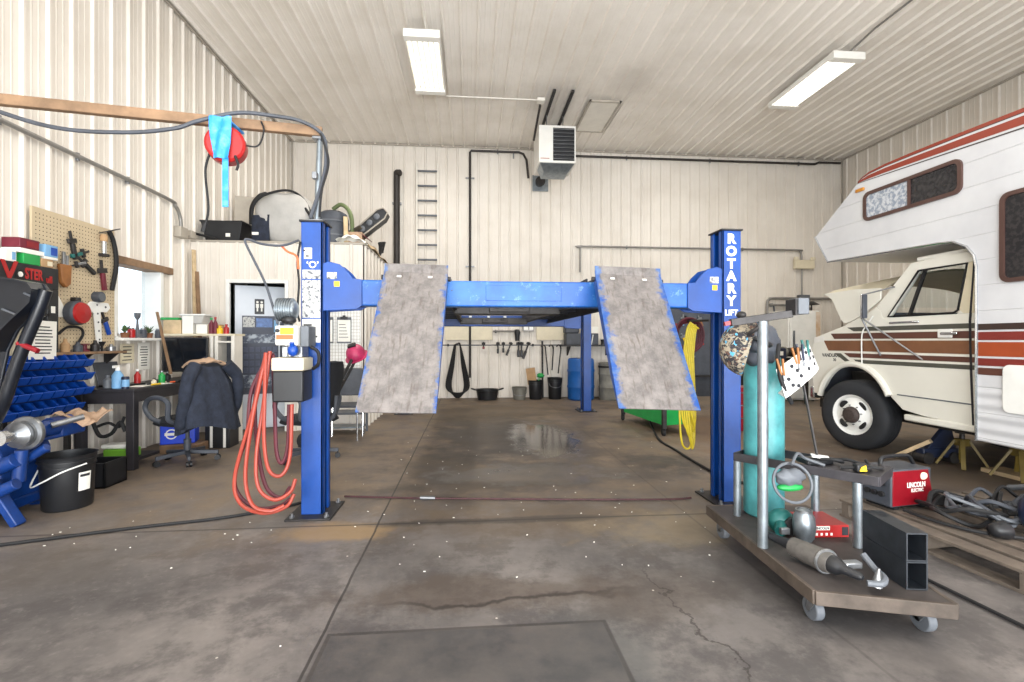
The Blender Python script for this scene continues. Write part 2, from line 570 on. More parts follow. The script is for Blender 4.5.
for (x, y, rx, ry, k, col) in ((0.3, 6.6, 0.9, 2.0, 0.8, (70, 66, 64)), (-0.3, 5.0, 0.5, 0.9, 0.55, (72, 66, 60)), (0.8, 4.6, 1.6, 0.5, 0.4, (78, 74, 72)),
                               (0.5, 3.4, 1.3, 0.35, 0.45, (98, 82, 64)), (-0.95, 3.32, 0.42, 0.2, 0.7, (150, 124, 88)), (1.6, 3.2, 0.8, 0.4, 0.5, (150, 134, 108)),
                               (0.1, 2.45, 0.9, 0.2, 0.6, (78, 66, 56)), (0.2, 3.42, 1.0, 0.07, 0.7, (58, 52, 48)), (-0.1, 1.2, 0.6, 1.0, 0.4, (66, 64, 62)), (0.55, 1.8, 0.3, 0.5, 0.45, (70, 74, 74)), (0.95, 2.35, 0.5, 0.3, 0.5, (78, 68, 60)), (0.2, 8.6, 1.4, 1.4, 0.5, (96, 82, 64)),
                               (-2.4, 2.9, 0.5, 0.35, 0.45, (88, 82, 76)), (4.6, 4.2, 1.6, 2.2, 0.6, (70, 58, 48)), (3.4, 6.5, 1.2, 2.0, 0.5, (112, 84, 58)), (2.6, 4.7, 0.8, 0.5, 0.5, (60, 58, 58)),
                               (1.9, 4.9, 0.5, 0.3, 0.6, (62, 58, 56)), (0.0, 4.25, 0.9, 0.18, 0.6, (74, 66, 58)), (1.9, 2.4, 0.7, 0.9, 0.35, (74, 70, 68))):
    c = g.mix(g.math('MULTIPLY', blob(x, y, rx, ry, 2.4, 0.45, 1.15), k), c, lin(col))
# damp patch mirrored under the lift
wet = g.math('MAXIMUM', blob(0.98, 6.3, 0.52, 1.45, 1.3, 0.5, 1.05), g.math('MULTIPLY', blob(0.5, 4.6, 1.1, 0.5, 2.6, 0.4, 1.0), 0.5))
wring = blob(0.95, 6.2, 0.8, 1.8, 1.8, 0.6, 1.1)
c = g.mix(g.math('MULTIPLY', wring, 0.5), c, lin((58, 54, 52)))
c = g.mix(g.math('MULTIPLY', wet, 0.35), c, lin((92, 92, 94)))
# filled pit cover in the foreground and its edge lines


def inside(v, a, b, w=0.004):
    return g.math('MULTIPLY', g.step(v, a - w, a + w), g.math('SUBTRACT', 1.0, g.step(v, b - w, b + w)))


pit = g.math('MULTIPLY', inside(X, -0.60, 0.60), inside(Y, 0.2, 2.14))
c = g.mix(g.math('MULTIPLY', pit, 0.75), c, g.mix(g.step(n2, 0.35, 0.7), lin((48, 48, 50)), lin((92, 86, 82))))
pr = g.math('MULTIPLY', inside(X, -0.62, 0.62), inside(Y, 0.18, 2.16))
c = g.mix(g.math('MULTIPLY', g.math('SUBTRACT', pr, pit, 0.0, True), 0.7), c, lin((48, 44, 42)))
wob = g.math('MULTIPLY', g.math('SUBTRACT', g.noise(1.4, 4), 0.5), 0.03)
XW, YW = g.math('ADD', X, wob), g.math('ADD', Y, wob)


def line(expr, w, k, col=(40, 37, 35)):
    global c
    f = g.math('SUBTRACT', 1.0, g.step(g.math('ABSOLUTE', expr), w * 0.5, w))
    c = g.mix(g.math('MULTIPLY', f, k), c, lin(col))


line(g.math('ADD', XW, 0.64), 0.009, 0.8)
line(g.math('SUBTRACT', YW, 3.42), 0.014, 0.6)
line(g.math('SUBTRACT', XW, 1.60), 0.010, 0.3)
line(g.math('SUBTRACT', YW, 7.9), 0.012, 0.6)
crk = g.math('SUBTRACT', g.math('ADD', Y, g.math('MULTIPLY', g.noise(2.0, 5, 0.55), 0.5)), 2.62)
f = g.math('MULTIPLY', g.math('SUBTRACT', 1.0, g.step(g.math('ABSOLUTE', crk), 0.006, 0.03)), inside(X, -0.35, 0.75, 0.25))
c = g.mix(g.math('MULTIPLY', f, 0.8), c, lin((44, 38, 34)))
crk = g.math('SUBTRACT', g.math('ADD', X, g.math('MULTIPLY', g.noise(2.4, 6, 0.6, vec=g.mapv((5, 3, 0))), 0.6)), 1.35)
f = g.math('MULTIPLY', g.math('SUBTRACT', 1.0, g.step(g.math('ABSOLUTE', crk), 0.004, 0.010)), inside(Y, 1.2, 2.6, 0.15))
c = g.mix(g.math('MULTIPLY', f, 0.7), c, lin((44, 38, 34)))
# flecks of grit
fl = g.math('SUBTRACT', 1.0, g.step(g.voro(7.0, out='Distance'), 0.03, 0.05))
c = g.mix(g.math('MULTIPLY', g.math('MULTIPLY', fl, g.step(g.noise(1.3, 3), 0.50, 0.56)), 0.8), c, lin((196, 190, 178)))
g.bump(g.math('ADD', g.math('MULTIPLY', n3, 0.5), n2), 0.12, 0.01)
rg = g.math('ADD', g.math('SUBTRACT', 0.60, g.math('MULTIPLY', wet, 0.56)), g.math('MULTIPLY', g.math('SUBTRACT', n2, 0.5), 0.4))
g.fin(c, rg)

# ------------------------------------------------------------------ the building
XL, XR, YB, YF, ZC = -3.9, 8.95, 10.85, -3.2, 5.66


def rib_profile(L, period, off=0.0, base=0.055, top=0.024, h=0.027, minor=True):
    """(s, depth) points of a ribbed liner panel along s in [0, L]"""
    pts = [(0.0, 0.0)]; s = off
    while s < L + period:
        for d, z in ((-base / 2, 0), (-top / 2, h), (top / 2, h), (base / 2, 0)): pts.append((s + d, z))
        if minor:
            for q in (period * 0.36, period * 0.64):
                for d, z in ((-0.012, 0), (-0.005, 0.0035), (0.005, 0.0035), (0.012, 0)): pts.append((s + q + d, z))
        s += period
    pts = [p for p in pts if 0.0 <= p[0] <= L]
    pts.append((L, 0.0))
    return pts


def ribbed(mb, o, along, up, nrm, pts, z0, z1):
    o, along, up, nrm = Vector(o), Vector(along), Vector(up), Vector(nrm)
    vs = []; fs = []
    for s_, d in pts:
        vs.append(o + along * s_ + nrm * d + up * z0); vs.append(o + along * s_ + nrm * d + up * z1)
    for i in range(len(pts) - 1): fs.append((2 * i, 2 * i + 2, 2 * i + 3, 2 * i + 1))
    mb.add(vs, fs)


def clip(pts, a, b):
    q = [p for p in pts if a < p[0] < b]
    return [(a, 0.0)] + q + [(b, 0.0)]


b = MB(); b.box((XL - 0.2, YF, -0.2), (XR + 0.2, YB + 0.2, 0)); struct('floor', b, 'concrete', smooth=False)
# ceiling: ribs run front to back
b = MB(); ribbed(b, (XL, YF, ZC), (1, 0, 0), (0, 1, 0), (0, 0, -1), rib_profile(XR - XL, 0.245, 0.1, h=0.036), 0, YB - YF)
b.box((XL - 0.2, YF, ZC + 0.01), (XR + 0.2, YB + 0.2, ZC + 0.15)); struct('ceiling', b, 'panel_ceiling', smooth=False)
b = MB(); ribbed(b, (XL, YB, 0), (1, 0, 0), (0, 0, 1), (0, -1, 0), rib_profile(XR - XL, 0.236, 0.08), 0, ZC)
b.box((XL - 0.2, YB + 0.005, 0), (XR + 0.2, YB + 0.2, ZC)); struct('wall_back', b, 'panel_wall', smooth=False)
b = MB(); ribbed(b, (XR, YF, 0), (0, 1, 0), (0, 0, 1), (-1, 0, 0), rib_profile(YB - YF, 0.30, 0.1), 0, ZC)
b.box((XR + 0.005, YF, 0), (XR + 0.2, YB + 0.2, ZC)); struct('wall_right', b, 'panel_wall', smooth=False)
# left wall with its window opening
WY0, WY1, WZ0, WZ1 = 5.64, 6.42, 1.335, 2.15
P = rib_profile(YB - YF, 0.262, 0.15)
b = MB()
a0, a1 = WY0 - YF, WY1 - YF
for pp, z0, z1 in ((clip(P, 0.0001, a0), 0, ZC), (clip(P, a1, YB - YF), 0, ZC), (clip(P, a0, a1), 0, WZ0), (clip(P, a0, a1), WZ1, ZC)):
    ribbed(b, (XL, YF, 0), (0, 1, 0), (0, 0, 1), (1, 0, 0), pp, z0, z1)
for y0, y1, z0, z1 in ((YF, WY0, 0, ZC), (WY1, YB + 0.2, 0, ZC), (WY0, WY1, 0, WZ0), (WY0, WY1, WZ1, ZC)):
    b.box((XL - 0.2, y0, z0), (XL - 0.005, y1, z1))
struct('wall_left', b, 'panel_wall', smooth=False)
# window: timber head, reveal frame and a pane; bright yard outside
w = MB()
for y0, y1, z0, z1 in ((WY0 - 0.03, WY0 + 0.03, WZ0, WZ1), (WY1 - 0.03, WY1 + 0.03, WZ0, WZ1), (WY0, WY1, WZ0 - 0.02, WZ0 + 0.03)):
    w.box((XL - 0.2, y0, z0), (XL + 0.03, y1, z1))
wo = struct('window_1', w, 'white_paint', bv=0.004)
h = MB(); h.box((XL - 0.15, WY0 - 0.06, WZ1 - 0.01), (XL + 0.05, WY1 + 0.2, WZ1 + 0.075)); h.build('window_head', 'wood', wo, bv=0.005)
h = MB(); h.box((XL - 0.19, WY0 - 0.05, WZ0 - 0.05), (XL + 0.13, WY1 + 0.05, WZ0 - 0.02)); h.build('window_sill', 'white_paint', wo, bv=0.004)
h = MB(); h.box((XL - 0.16, WY0, WZ0), (XL - 0.155, WY1, WZ1)); h.build('window_pane', 'glass', wo)
# snowy yard beyond the window
yb = MB(); yb.box((-60, -20, -0.6), (XL - 0.25, 60, -0.4)); struct('ground_yard', yb, mat('snow', (226, 230, 236), 0.8, var=0.05))
# seams
t = MB(); t.box((XL, YB - 0.05, ZC - 0.05), (XR, YB - 0.02, ZC - 0.012)); struct('trim_1', t, 'trim_tan', bv=0.004)
t = MB(); t.box((XL + 0.02, YF, ZC - 0.045), (XL + 0.05, YB, ZC - 0.012)); struct('trim_2', t, 'trim_tan', bv=0.004)
t = MB(); t.box((XR - 0.05, YF, ZC - 0.045), (XR - 0.02, YB, ZC - 0.012)); struct('trim_3', t, 'trim_tan', bv=0.004)
t = MB(); t.box((XL + 0.02, YB - 0.05, 0), (XL + 0.05, YB - 0.02, ZC)); struct('trim_4', t, 'trim_tan', bv=0.004)
t = MB(); t.box((XR - 0.05, YB - 0.05, 0), (XR - 0.02, YB - 0.02, ZC)); struct('trim_5', t, 'trim_tan', bv=0.004)

# office box with a loft on top
OY, OX, OZ = 7.1, -1.54, 2.70
DX0, DX1, DZ = -3.37, -2.62, 2.10
P = rib_profile(OX - XL, 0.262, 0.1)
b = MB()
for pp, z0, z1 in ((clip(P, 0.0001, DX0 - XL), 0, OZ - 0.03), (clip(P, DX1 - XL, OX - XL), 0, OZ - 0.03), (clip(P, DX0 - XL, DX1 - XL), DZ, OZ - 0.03)):
    ribbed(b, (XL, OY, 0), (1, 0, 0), (0, 0, 1), (0, -1, 0), pp, z0, z1)
for x0, x1, z0, z1 in ((XL, DX0, 0, OZ - 0.03), (DX1, OX, 0, OZ - 0.03), (DX0, DX1, DZ, OZ - 0.03)):
    b.box((x0, OY + 0.005, z0), (x1, OY + 0.1, z1))
struct('wall_office_front', b, 'panel_wall', smooth=False)
b = MB(); ribbed(b, (OX, OY, 0), (0, 1, 0), (0, 0, 1), (1, 0, 0), rib_profile(YB - OY, 0.262, 0.1), 0, OZ - 0.03)
b.box((OX - 0.1, OY + 0.1, 0), (OX - 0.005, YB, OZ - 0.03)); struct('wall_office_side', b, 'panel_wall', smooth=False)
b = MB(); b.box((XL, OY - 0.02, OZ - 0.03), (OX + 0.02, YB, OZ)); struct('floor_loft', b, 'trim_tan', bv=0.004)
b = MB(); b.box((XL, OY + 1.7, 0), (OX, OY + 1.75, OZ - 0.03)); struct('wall_office_inner', b, 'office_dark')
b = MB()
for x0, x1, z0, z1 in ((DX0 - 0.05, DX0, 0, DZ + 0.05), (DX1, DX1 + 0.05, 0, DZ + 0.05), (DX0, DX1, DZ, DZ + 0.05)):
    b.box((x0, OY - 0.035, z0), (x1, OY + 0.1, z1))
struct('trim_6', b, 'white_paint', bv=0.004)
# office door, ajar into the room
DA = math.radians(24)
dr = thing('door_1', 'pale grey office door standing ajar', 'door', (DX0 + 0.03, OY + 0.06, 0.01), DA)
del dr['category']; del dr['label']; dr['kind'] = 'structure'
b = MB(); b.box((0, 0, 0.0), (0.80, 0.04, 2.07)); b.build('door_leaf', 'door_paint', dr, world=False, bv=0.004)
b = MB(); b.cyl((0.74, 0, 0.98), (0.74, -0.05, 0.98), 0.013); b.ell((0.74, -0.062, 0.98), 0.026); b.build('door_knob', 'steel', dr, world=False)
DM = Matrix.Translation((DX0 + 0.03, OY + 0.06, 0.01)) @ Matrix.Rotation(DA, 4, 'Z')

# ------------------------------------------------------------------ the four-post lift
lift = thing('vehicle_lift', 'large blue four-post vehicle lift with two worn drive-on ramps hanging from its raised cross-beam', 'vehicle lift', (0.45, 3.72, 0))
LX, RX, FY, RY = -1.15, 2.055, 3.62, 8.55
PZ = 2.15


def lift_post(x, y, inner):
    w, d = 0.155, 0.19
    b = MB()
    t = 0.018
    b.box((x - w / 2, y, 0.012), (x + w / 2, y + t, PZ))                       # front web
    b.box((x - w / 2, y + d - t, 0.012), (x + w / 2, y + d, PZ))               # back web
    xo = x - inner * (w / 2)
    b.box((xo, y + t, 0.012), (xo + inner * t, y + d - t, PZ))                 # outer flange
    xi = x + inner * w / 2
    b.box((xi, y, 0.012), (xi - inner * t, y + 0.055, PZ)); b.box((xi, y + d, 0.012), (xi - inner * t, y + d - 0.055, PZ))
    o = b.build('post', 'lift_blue', lift, bv=0.004)
    c = MB(); c.box((x - w / 2 - 0.012, y - 0.012, PZ), (x + w / 2 + 0.012, y + d + 0.012, PZ + 0.014)); c.build('cap_plate', 'dark_steel', o, bv=0.003)
    c = MB(); c.box((x - 0.16, y - 0.10, 0), (x + 0.16, y + d + 0.10, 0.014)); c.build('base_plate', 'dark_steel', o, bv=0.003)
    for sx in (-1, 1):
        for yy in (y - 0.06, y + d + 0.06):
            c = MB(); c.cyl((x + sx * 0.12, yy, 0.012), (x + sx * 0.12, yy, 0.045), 0.011, n=8); c.cyl((x + sx * 0.12, yy, 0.014), (x + sx * 0.12, yy, 0.026), 0.019, n=6)
            c.build('anchor_bolt', 'steel', o)
    return o


pl = lift_post(LX, FY, 1); pr = lift_post(RX, FY, -1)
lift_post(LX, RY, 1); lift_post(RX + 0.06, RY, -1)
text('lettering', 'R\nO\nT\nA\nR\nY', 0.104, fM((RX - 0.003, FY - 0.002, 1.838), (1, 0, 0), (0, 0, 1)) , 'white_paint', pr, 0.001, 0.005, sx=1.02)
text('lettering', 'LIFT', 0.062, fM((RX - 0.003, FY - 0.002, 1.502), (1, 0, 0), (0, 0, 1)), 'white_paint', pr, 0.001, 0.002, sx=0.95)
# warning stickers on the left post
for (z0, z1, m, nm) in ((1.88, 1.96, 'white_paper', 'sticker'), (1.735, 1.80, 'printed', 'sticker'), (1.45, 1.725, 'printed', 'sticker'), (1.27, 1.44, 'white_paper', 'sticker')):
    b = MB(); x0, x1 = (LX - 0.055, LX + 0.0) if z0 > 1.85 else (LX - 0.068, LX + 0.06); b.box((x0, FY - 0.0025, z0), (x1, FY, z1)); so = b.build(nm, m, pl)
    if m == 'white_paper':
        b = MB()
        for k in range(3):
            zz = z0 + (z1 - z0) * (0.25 + 0.25 * k); b.box((x0 + 0.01, FY - 0.004, zz - 0.006), (x1 - 0.02 * (k + 1), FY - 0.0025, zz + 0.006))
        b.build('printing', 'ink', so)
text('stencil', '\u2018O\u2019', 0.07, fM((LX + 0.005, FY - 0.002, 1.835), (1, 0, 0), (0, 0, 1)), 'white_paper', pl, 0.001, 0.001)

# front cross-beam with its swept-up yoke ends
BZ0, BZ1, BYf = 1.54, 1.735, 3.64


def cross_beam(y, d, m):
    b = MB()
    b.box((LX + 0.08, y, BZ0), (RX - 0.08, y + d, BZ1))
    o = b.build('cross_beam', m, lift, bv=0.012, seg=3)
    for s_, x in ((1, LX + 0.055), (-1, RX - 0.055)):
        prof = [(0, 1.50), (0.0, 1.84), (0.06, 1.865), (0.14, 1.845), (0.20, 1.79), (0.235, 1.74), (0.30, 1.735), (0.30, BZ0), (0.26, 1.515)]
        q = MB(); q.prism([(x + s_ * px, y - 0.014, pz) for px, pz in prof], (0, 0.014, 0)); q.prism([(x + s_ * px, y + d, pz) for px, pz in prof], (0, 0.014, 0))
        yo = q.build('yoke_plate', 'lift_blue', lift, bv=0.003)
        if y < 5:
            k = MB(); k.box((x + s_ * 0.085 - 0.035, y - 0.016, 1.735), (x + s_ * 0.085 + 0.035, y - 0.014, 1.785)); ko = k.build('capacity_label', 'printed', yo)
            k = MB(); k.box((x + s_ * 0.10 - 0.0, y - 0.016, 1.68), (x + s_ * 0.10 + 0.04, y - 0.014, 1.72)); k.build('warning_label', 'yellow', yo)
    return o


bo = cross_beam(BYf, 0.14, 'beam_blue'); cross_beam(RY + 0.02, 0.14, 'lift_blue')
b = MB(); b.box((0.12, BYf - 0.006, 1.585), (0.70, BYf, 1.70)); b.build('name_plate', 'beam_blue', bo, bv=0.002)
# runways
for x0, x1 in ((-0.60, -0.15), (0.93, 1.40)):
    b = MB()
    b.box((x0, BYf + 0.02, 1.735), (x1, RY + 0.1, 1.75))
    for x in (x0, x1 - 0.012): b.box((x, BYf + 0.15, 1.60), (x + 0.012, RY, 1.78))
    for k in range(9):
        y = BYf + 0.35 + k * 0.55; b.box((x0 + 0.012, y, 1.66), (x1 - 0.012, y + 0.04, 1.735))
    for x in (x0 + 0.02, x1 - 0.032): b.box((x, BYf + 0.15, 1.60), (x + 0.05, RY, 1.612))
    b.build('runway', mat('runway_steel', (52, 54, 62), 0.6, 0.3, var=0.3, sc=4) if 'runway_steel' not in MATS else 'runway_steel', lift)
# rolling jack beams hung between the runways
for y, z in ((5.0, 1.56), (7.9, 1.56)):
    b = MB(); b.box((-0.16, y, z), (0.95, y + 0.26, z + 0.10)); b.box((0.2, y - 0.03, z + 0.02), (0.62, y, z + 0.09))
    for x in (0.25, 0.5): b.box((x, y - 0.05, z + 0.06), (x + 0.05, y - 0.03, z + 0.10))
    jb = b.build('jack_beam', 'dark_steel', lift, bv=0.006)
    for x in (-0.02, 0.28, 0.55):
        k = MB(); k.box((x, y - 0.02, z + 0.10), (x + 0.05, y + 0.04, z + 0.135)); k.build('jack_pad', 'steel', jb, bv=0.004)
# approach ramps, hinged on the beam and hanging forward
for xt, xb_, w in ((-0.386, -0.42, 0.455), (1.178, 1.128, 0.50)):
    top, bot = Vector((xt, 3.50, 1.775)), Vector((xb_, 2.77, 0.875))
    d = (bot - top); L = d.length; d.normalize()
    xax = Vector((1, 0, 0)); nrm = xax.cross(d).normalized(); xax = d.cross(nrm).normalized()
    if nrm.y > 0: nrm = -nrm; xax = -xax
    mid = (top + bot) / 2
    rm = Matrix(((xax.x, -d.x, nrm.x, mid.x), (xax.y, -d.y, nrm.y, mid.y), (xax.z, -d.z, nrm.z, mid.z), (0, 0, 0, 1)))
    b = MB()
    b.box((-w / 2, -L / 2, -0.012), (w / 2, L / 2, 0))
    ro = bpy.data.objects.new('approach_ramp', None)
    lip = MB(); lip.box((-w / 2, L / 2 - 0.004, -0.012), (w / 2, L / 2 + 0.06, 0.0), Matrix.Rotation(0.0, 4, 'X'))
    me = b.build('approach_ramp', 'ramp_worn', None, origin=(0, 0, 0), bv=0.003)
    me.parent = lift; me.matrix_basis = Matrix.Translation(-Vector(lift.location)) @ rm
    bpy.data.objects.remove(ro)
    for s_ in (-1, 1):
        f = MB(); f.prism([(s_ * (w / 2 - 0.008), -L / 2 + 0.02, -0.012), (s_ * (w / 2 - 0.008), L / 2 - 0.02, -0.012), (s_ * (w / 2 - 0.008), L / 2 - 0.04, -0.075), (s_ * (w / 2 - 0.008), -L / 2 + 0.25, -0.05)], (s_ * 0.008, 0, 0))
        f.build('side_flange', 'lift_blue', me, world=False)
    f = MB(); Mx = TR((0, L / 2, -0.006), 0.42); f.box((-w / 2, 0, -0.006), (w / 2, 0.065, 0.006), Mx)
    f.build('stop_lip', 'ramp_worn', me, world=False, bv=0.002)
    f = MB(); f.cyl((-w / 2 - 0.02, L / 2 - 0.02, -0.04), (w / 2 + 0.02, L / 2 - 0.02, -0.04), 0.018); f.build('hinge_pin', 'dark_steel', me, world=False)
    for x in (-w * 0.26, w * 0.22):
        f = MB(); f.box((x, L / 2 - 0.055, 0.0), (x + 0.03, L / 2 - 0.04, 0.003)); f.build('slot', 'white_paper', me, world=False)
# power unit on the left post
q = MB(); q.box((-1.345, 3.40, 0.86), (-1.14, 3.60, 1.075)); tk = q.build('oil_tank', 'black_plastic', lift, bv=0.012, seg=3)
q = MB(); q.box((-1.35, 3.395, 1.075), (-1.135, 3.605, 1.165)); q.build('tank_top', 'cream', tk, bv=0.012, seg=3)
q = MB(); q.box((-1.30, 3.45, 1.165), (-1.16, 3.58, 1.245)); q.cyl((-1.235, 3.43, 1.17), (-1.235, 3.43, 1.27), 0.018); pb = q.build('pump_block', 'steel', lift, bv=0.006)
q = MB(); q.ell((-1.21, 3.41, 1.215), (0.035, 0.03, 0.04)); q.cyl((-1.21, 3.41, 1.22), (-1.21, 3.39, 1.27), 0.016); q.build('filler_cap', 'blue_plastic', pb)
q = MB(); q.box((-1.325, 3.40, 1.25), (-1.175, 3.59, 1.385)); cb_ = q.build('control_box', 'heater_white', lift, bv=0.01, seg=3)
q = MB(); q.box((-1.29, 3.397, 1.325), (-1.20, 3.40, 1.372)); q.build('warning_label', 'yellow', cb_)
q = MB(); q.box((-1.315, 3.396, 1.29), (-1.205, 3.40, 1.322)); q.build('warning_strip', 'orange', cb_)
q = MB(); q.cyl((-1.305, 3.398, 1.35), (-1.305, 3.385, 1.35), 0.013); q.build('start_button', 'black_plastic', cb_)
q = MB(); q.box((-1.172, 3.44, 1.24), (-1.115, 3.60, 1.385)); q.build('switch_housing', 'grey_plastic', cb_, bv=0.006)
q = MB(); q.cyl((-1.27, 3.50, 1.385), (-1.27, 3.50, 1.42), 0.03); q.cyl((-1.345, 3.50, 1.50), (-1.235, 3.50, 1.50), 0.072, n=24); q.ell((-1.235, 3.50, 1.50), (0.03, 0.068, 0.068)); mo = q.build('motor', 'galvanised', lift, bv=0.004)
for k in range(7):
    q = MB(); M = TR((-1.34 + k * 0.016, 3.50, 1.50), 0, PI / 2); q.ring([(0.07, 0), (0.082, 0), (0.082, 0.006), (0.07, 0.006)], M); q.build('cooling_fin', 'galvanised', mo)
q = MB(); q.ell((-1.255, 3.46, 1.425), (0.05, 0.045, 0.032)); q.build('capacitor', 'black_plastic', mo)
q = MB(); q.tube(spl([(-1.12, 3.50, 1.24), (-1.07, 3.50, 1.20), (-1.07, 3.51, 1.12), (-1.12, 3.55, 1.08)], 6), 0.012); q.build('hydraulic_line', 'black_rubber', lift)

# ------------------------------------------------------------------ the motorhome
rv = thing('motorhome', 'large white cab-over motorhome with brown and orange stripes parked along the right side', 'motorhome', (5.5, 3.0, 0))
BX0, BX1 = 4.40, 6.70
RB = -0.9
prof = [(3.3, 3.135), (3.9, 3.155), (4.4, 3.165), (4.75, 3.165), (4.95, 3.15), (5.05, 3.12), (5.114, 3.08), (5.784, 2.611), (5.56, 2.255), (4.16, 2.20), (4.02, 2.185), (3.90, 2.12), (3.835, 2.03), (3.815, 1.93), (3.815, 0.41), (RB, 0.36), (RB, 3.06)]
b = MB(); b.prism([(BX0, y, z) for y, z in prof], (BX1 - BX0, 0, 0)); body = b.build('coach_body', 'coach_siding', rv, bv=0.012, seg=2)
b = MB(); b.tube([(BX0 - 0.004, y, z) for y, z in ((3.815, 0.41), (3.815, 1.93), (3.835, 2.03), (3.90, 2.12), (4.02, 2.185), (4.16, 2.20), (5.56, 2.255), (5.784, 2.611))], 0.011, 6)
b.build('edge_moulding', 'chrome', body)


def side_poly(pts, m, nm, x=BX0, e=-0.004, par=None):
    q = MB(); q.prism([(x, y, z) for y, z in pts], (e, 0, 0)); return q.build(nm, m, par or body)


# roof stripes widen toward the rear
def roofline(y, k):
    tp = [(5.114, 3.08), (5.05, 3.12), (4.95, 3.15), (4.75, 3.165), (4.4, 3.165), (3.9, 3.155), (3.3, 3.135), (RB, 3.06)]
    a = tp[-1][1]
    for (y0, z0), (y1, z1) in zip(tp, tp[1:]):
        if y1 <= y <= y0: a = z0 + (z1 - z0) * (y0 - y) / (y0 - y1)
    bt = 3.072 - (5.114 - y) * 0.058
    return a + (bt - a) * k


ys = [5.10, 5.05, 4.95, 4.75, 4.4, 3.9, 3.3, RB]
for k0, k1, m in ((0.0, 0.20, 'rust_orange'), (0.20, 0.24, 'rv_dark'), (0.38, 0.80, 'rust_orange'), (0.93, 1.0, 'rv_dark')):
    q = MB(); n = len(ys)
    q.add([(BX0 + d, y, roofline(y, k)) for d in (0, -0.004) for k in (k0, k1) for y in ys],
          [f for i in range(n - 1) for f in ((2 * n + i, 2 * n + i + 1, 3 * n + i + 1, 3 * n + i), (i, i + 1, 2 * n + i + 1, 2 * n + i), (n + i, 3 * n + i, 3 * n + i + 1, n + i + 1))])
    q.build('roof_stripe', m, body)
for z0, z1, m in ((1.428, 1.375, 'rv_dark'), (1.358, 1.288, 'rv_red'), (1.271, 1.150, 'rv_orange'), (1.132, 1.068, 'rv_red'), (1.05, 0.99, 'rv_brown')):
    side_poly([(3.80, z0), (RB, z0), (RB, z1), (3.80, z1)], m, 'side_stripe')


def rounded(y0, z0, y1, z1, r, n=5):
    out = []
    for cy, cz, a0 in ((y1 - r, z1 - r, 0), (y0 + r, z1 - r, 90), (y0 + r, z0 + r, 180), (y1 - r, z0 + r, 270)):
        for k in range(n + 1):
            a = math.radians(a0 + 90 * k / n); out.append((cy + r * math.cos(a), cz + r * math.sin(a)))
    return out


def rv_window(y0, z0, y1, z1, split, nm, skew=0.0):
    o_ = rounded(y0, z0, y1, z1, 0.07); i_ = rounded(y0 + 0.035, z0 + 0.035, y1 - 0.035, z1 - 0.035, 0.045)
    q = MB(); n = len(o_)
    vs = [(BX0 - 0.022, y, z) for y, z in o_] + [(BX0 - 0.022, y, z) for y, z in i_] + [(BX0 + 0.01, y, z) for y, z in o_] + [(BX0 + 0.01, y, z) for y, z in i_]
    fs = []
    for k in range(n):
        j = (k + 1) % n
        fs += [(k, j, n + j, n + k), (k, 2 * n + k, 2 * n + j, j), (n + k, n + j, 3 * n + j, 3 * n + k), (2 * n + k, 3 * n + k, 3 * n + j, 2 * n + j)]
    q.add(vs, fs); w = q.build(nm, 'brown_bronze', rv)
    q = MB(); q.box((BX0 - 0.02, split - 0.014, z0 + 0.03), (BX0 - 0.001, split + 0.014, z1 - 0.03)); q.build('mullion', 'brown_bronze', w)
    q = MB(); q.box((BX0 - 0.008, y0 + 0.03, z0 + 0.03), (BX0 - 0.002, split, z1 - 0.03)); q.build('window_pane', 'dark_glass', w)
    q = MB(); q.box((BX0 - 0.008, split, z0 + 0.03), (BX0 - 0.002, y1 - 0.03, z1 - 0.03)); q.build('window_pane', 'lace_glass' if nm == 'overcab_window' else 'dark_glass', w)


rv_window(3.93, 2.61, 5.01, 2.93, 4.45, 'overcab_window')
rv_window(2.55, 1.76, 3.62, 2.50, 3.0, 'coach_window')
q = MB(); q.prism([(BX0 - 0.001, y, z) for y, z in rounded(2.9, 0.69, 3.60, 1.085, 0.05)], (-0.016, 0, 0)); q.build('service_hatch', 'white_paint', body, bv=0.004)
q = MB(); q.cb((BX0 - 0.012, 5.06, 2.985), (0.024, 0.11, 0.035)); q.build('marker_light', 'amber', body, bv=0.006)

# cab
CX0, CX1 = 4.52, 6.58
WCY, WCZ = 5.30, 0.41


def cab_side(x, e, nm):
    arch = [(WCY + 0.53 * math.cos(a), WCZ + 0.06 + 0.53 * math.sin(a)) for a in [math.radians(d) for d in range(155, 20, -9)]]
    low = [(3.80, 0.49), (4.45, 0.53), (4.66, 0.56)] + arch + [(5.86, 0.60), (5.96, 0.60), (6.0, 0.85), (5.99, 1.22), (5.93, 1.33), (5.43, 1.47), (5.10, 1.60), (4.99, 1.66), (4.93, 1.62), (4.90, 1.533), (3.80, 1.533)]
    q = MB(); q.prism([(x, y, z) for y, z in low], (e, 0, 0))
    q.prism([(x, y, z) for y, z in ((4.99, 1.66), (4.93, 1.62), (4.90, 1.533), (4.83, 1.533), (4.475, 2.0), (4.42, 2.085), (4.56, 2.085))], (e, 0, 0))
    q.prism([(x, y, z) for y, z in ((4.475, 2.0), (4.42, 2.09), (3.80, 2.12), (3.80, 1.995))], (e, 0, 0))
    q.prism([(x, y, z) for y, z in ((3.80, 1.533), (3.80, 2.0), (3.985, 1.995), (4.07, 1.56), (4.10, 1.533))], (e, 0, 0))
    return q.build(nm, 'van_white', rv, bv=0.006)


near = cab_side(CX0, 0.05, 'cab_side'); far = cab_side(CX1 - 0.05, 0.05, 'cab_side')
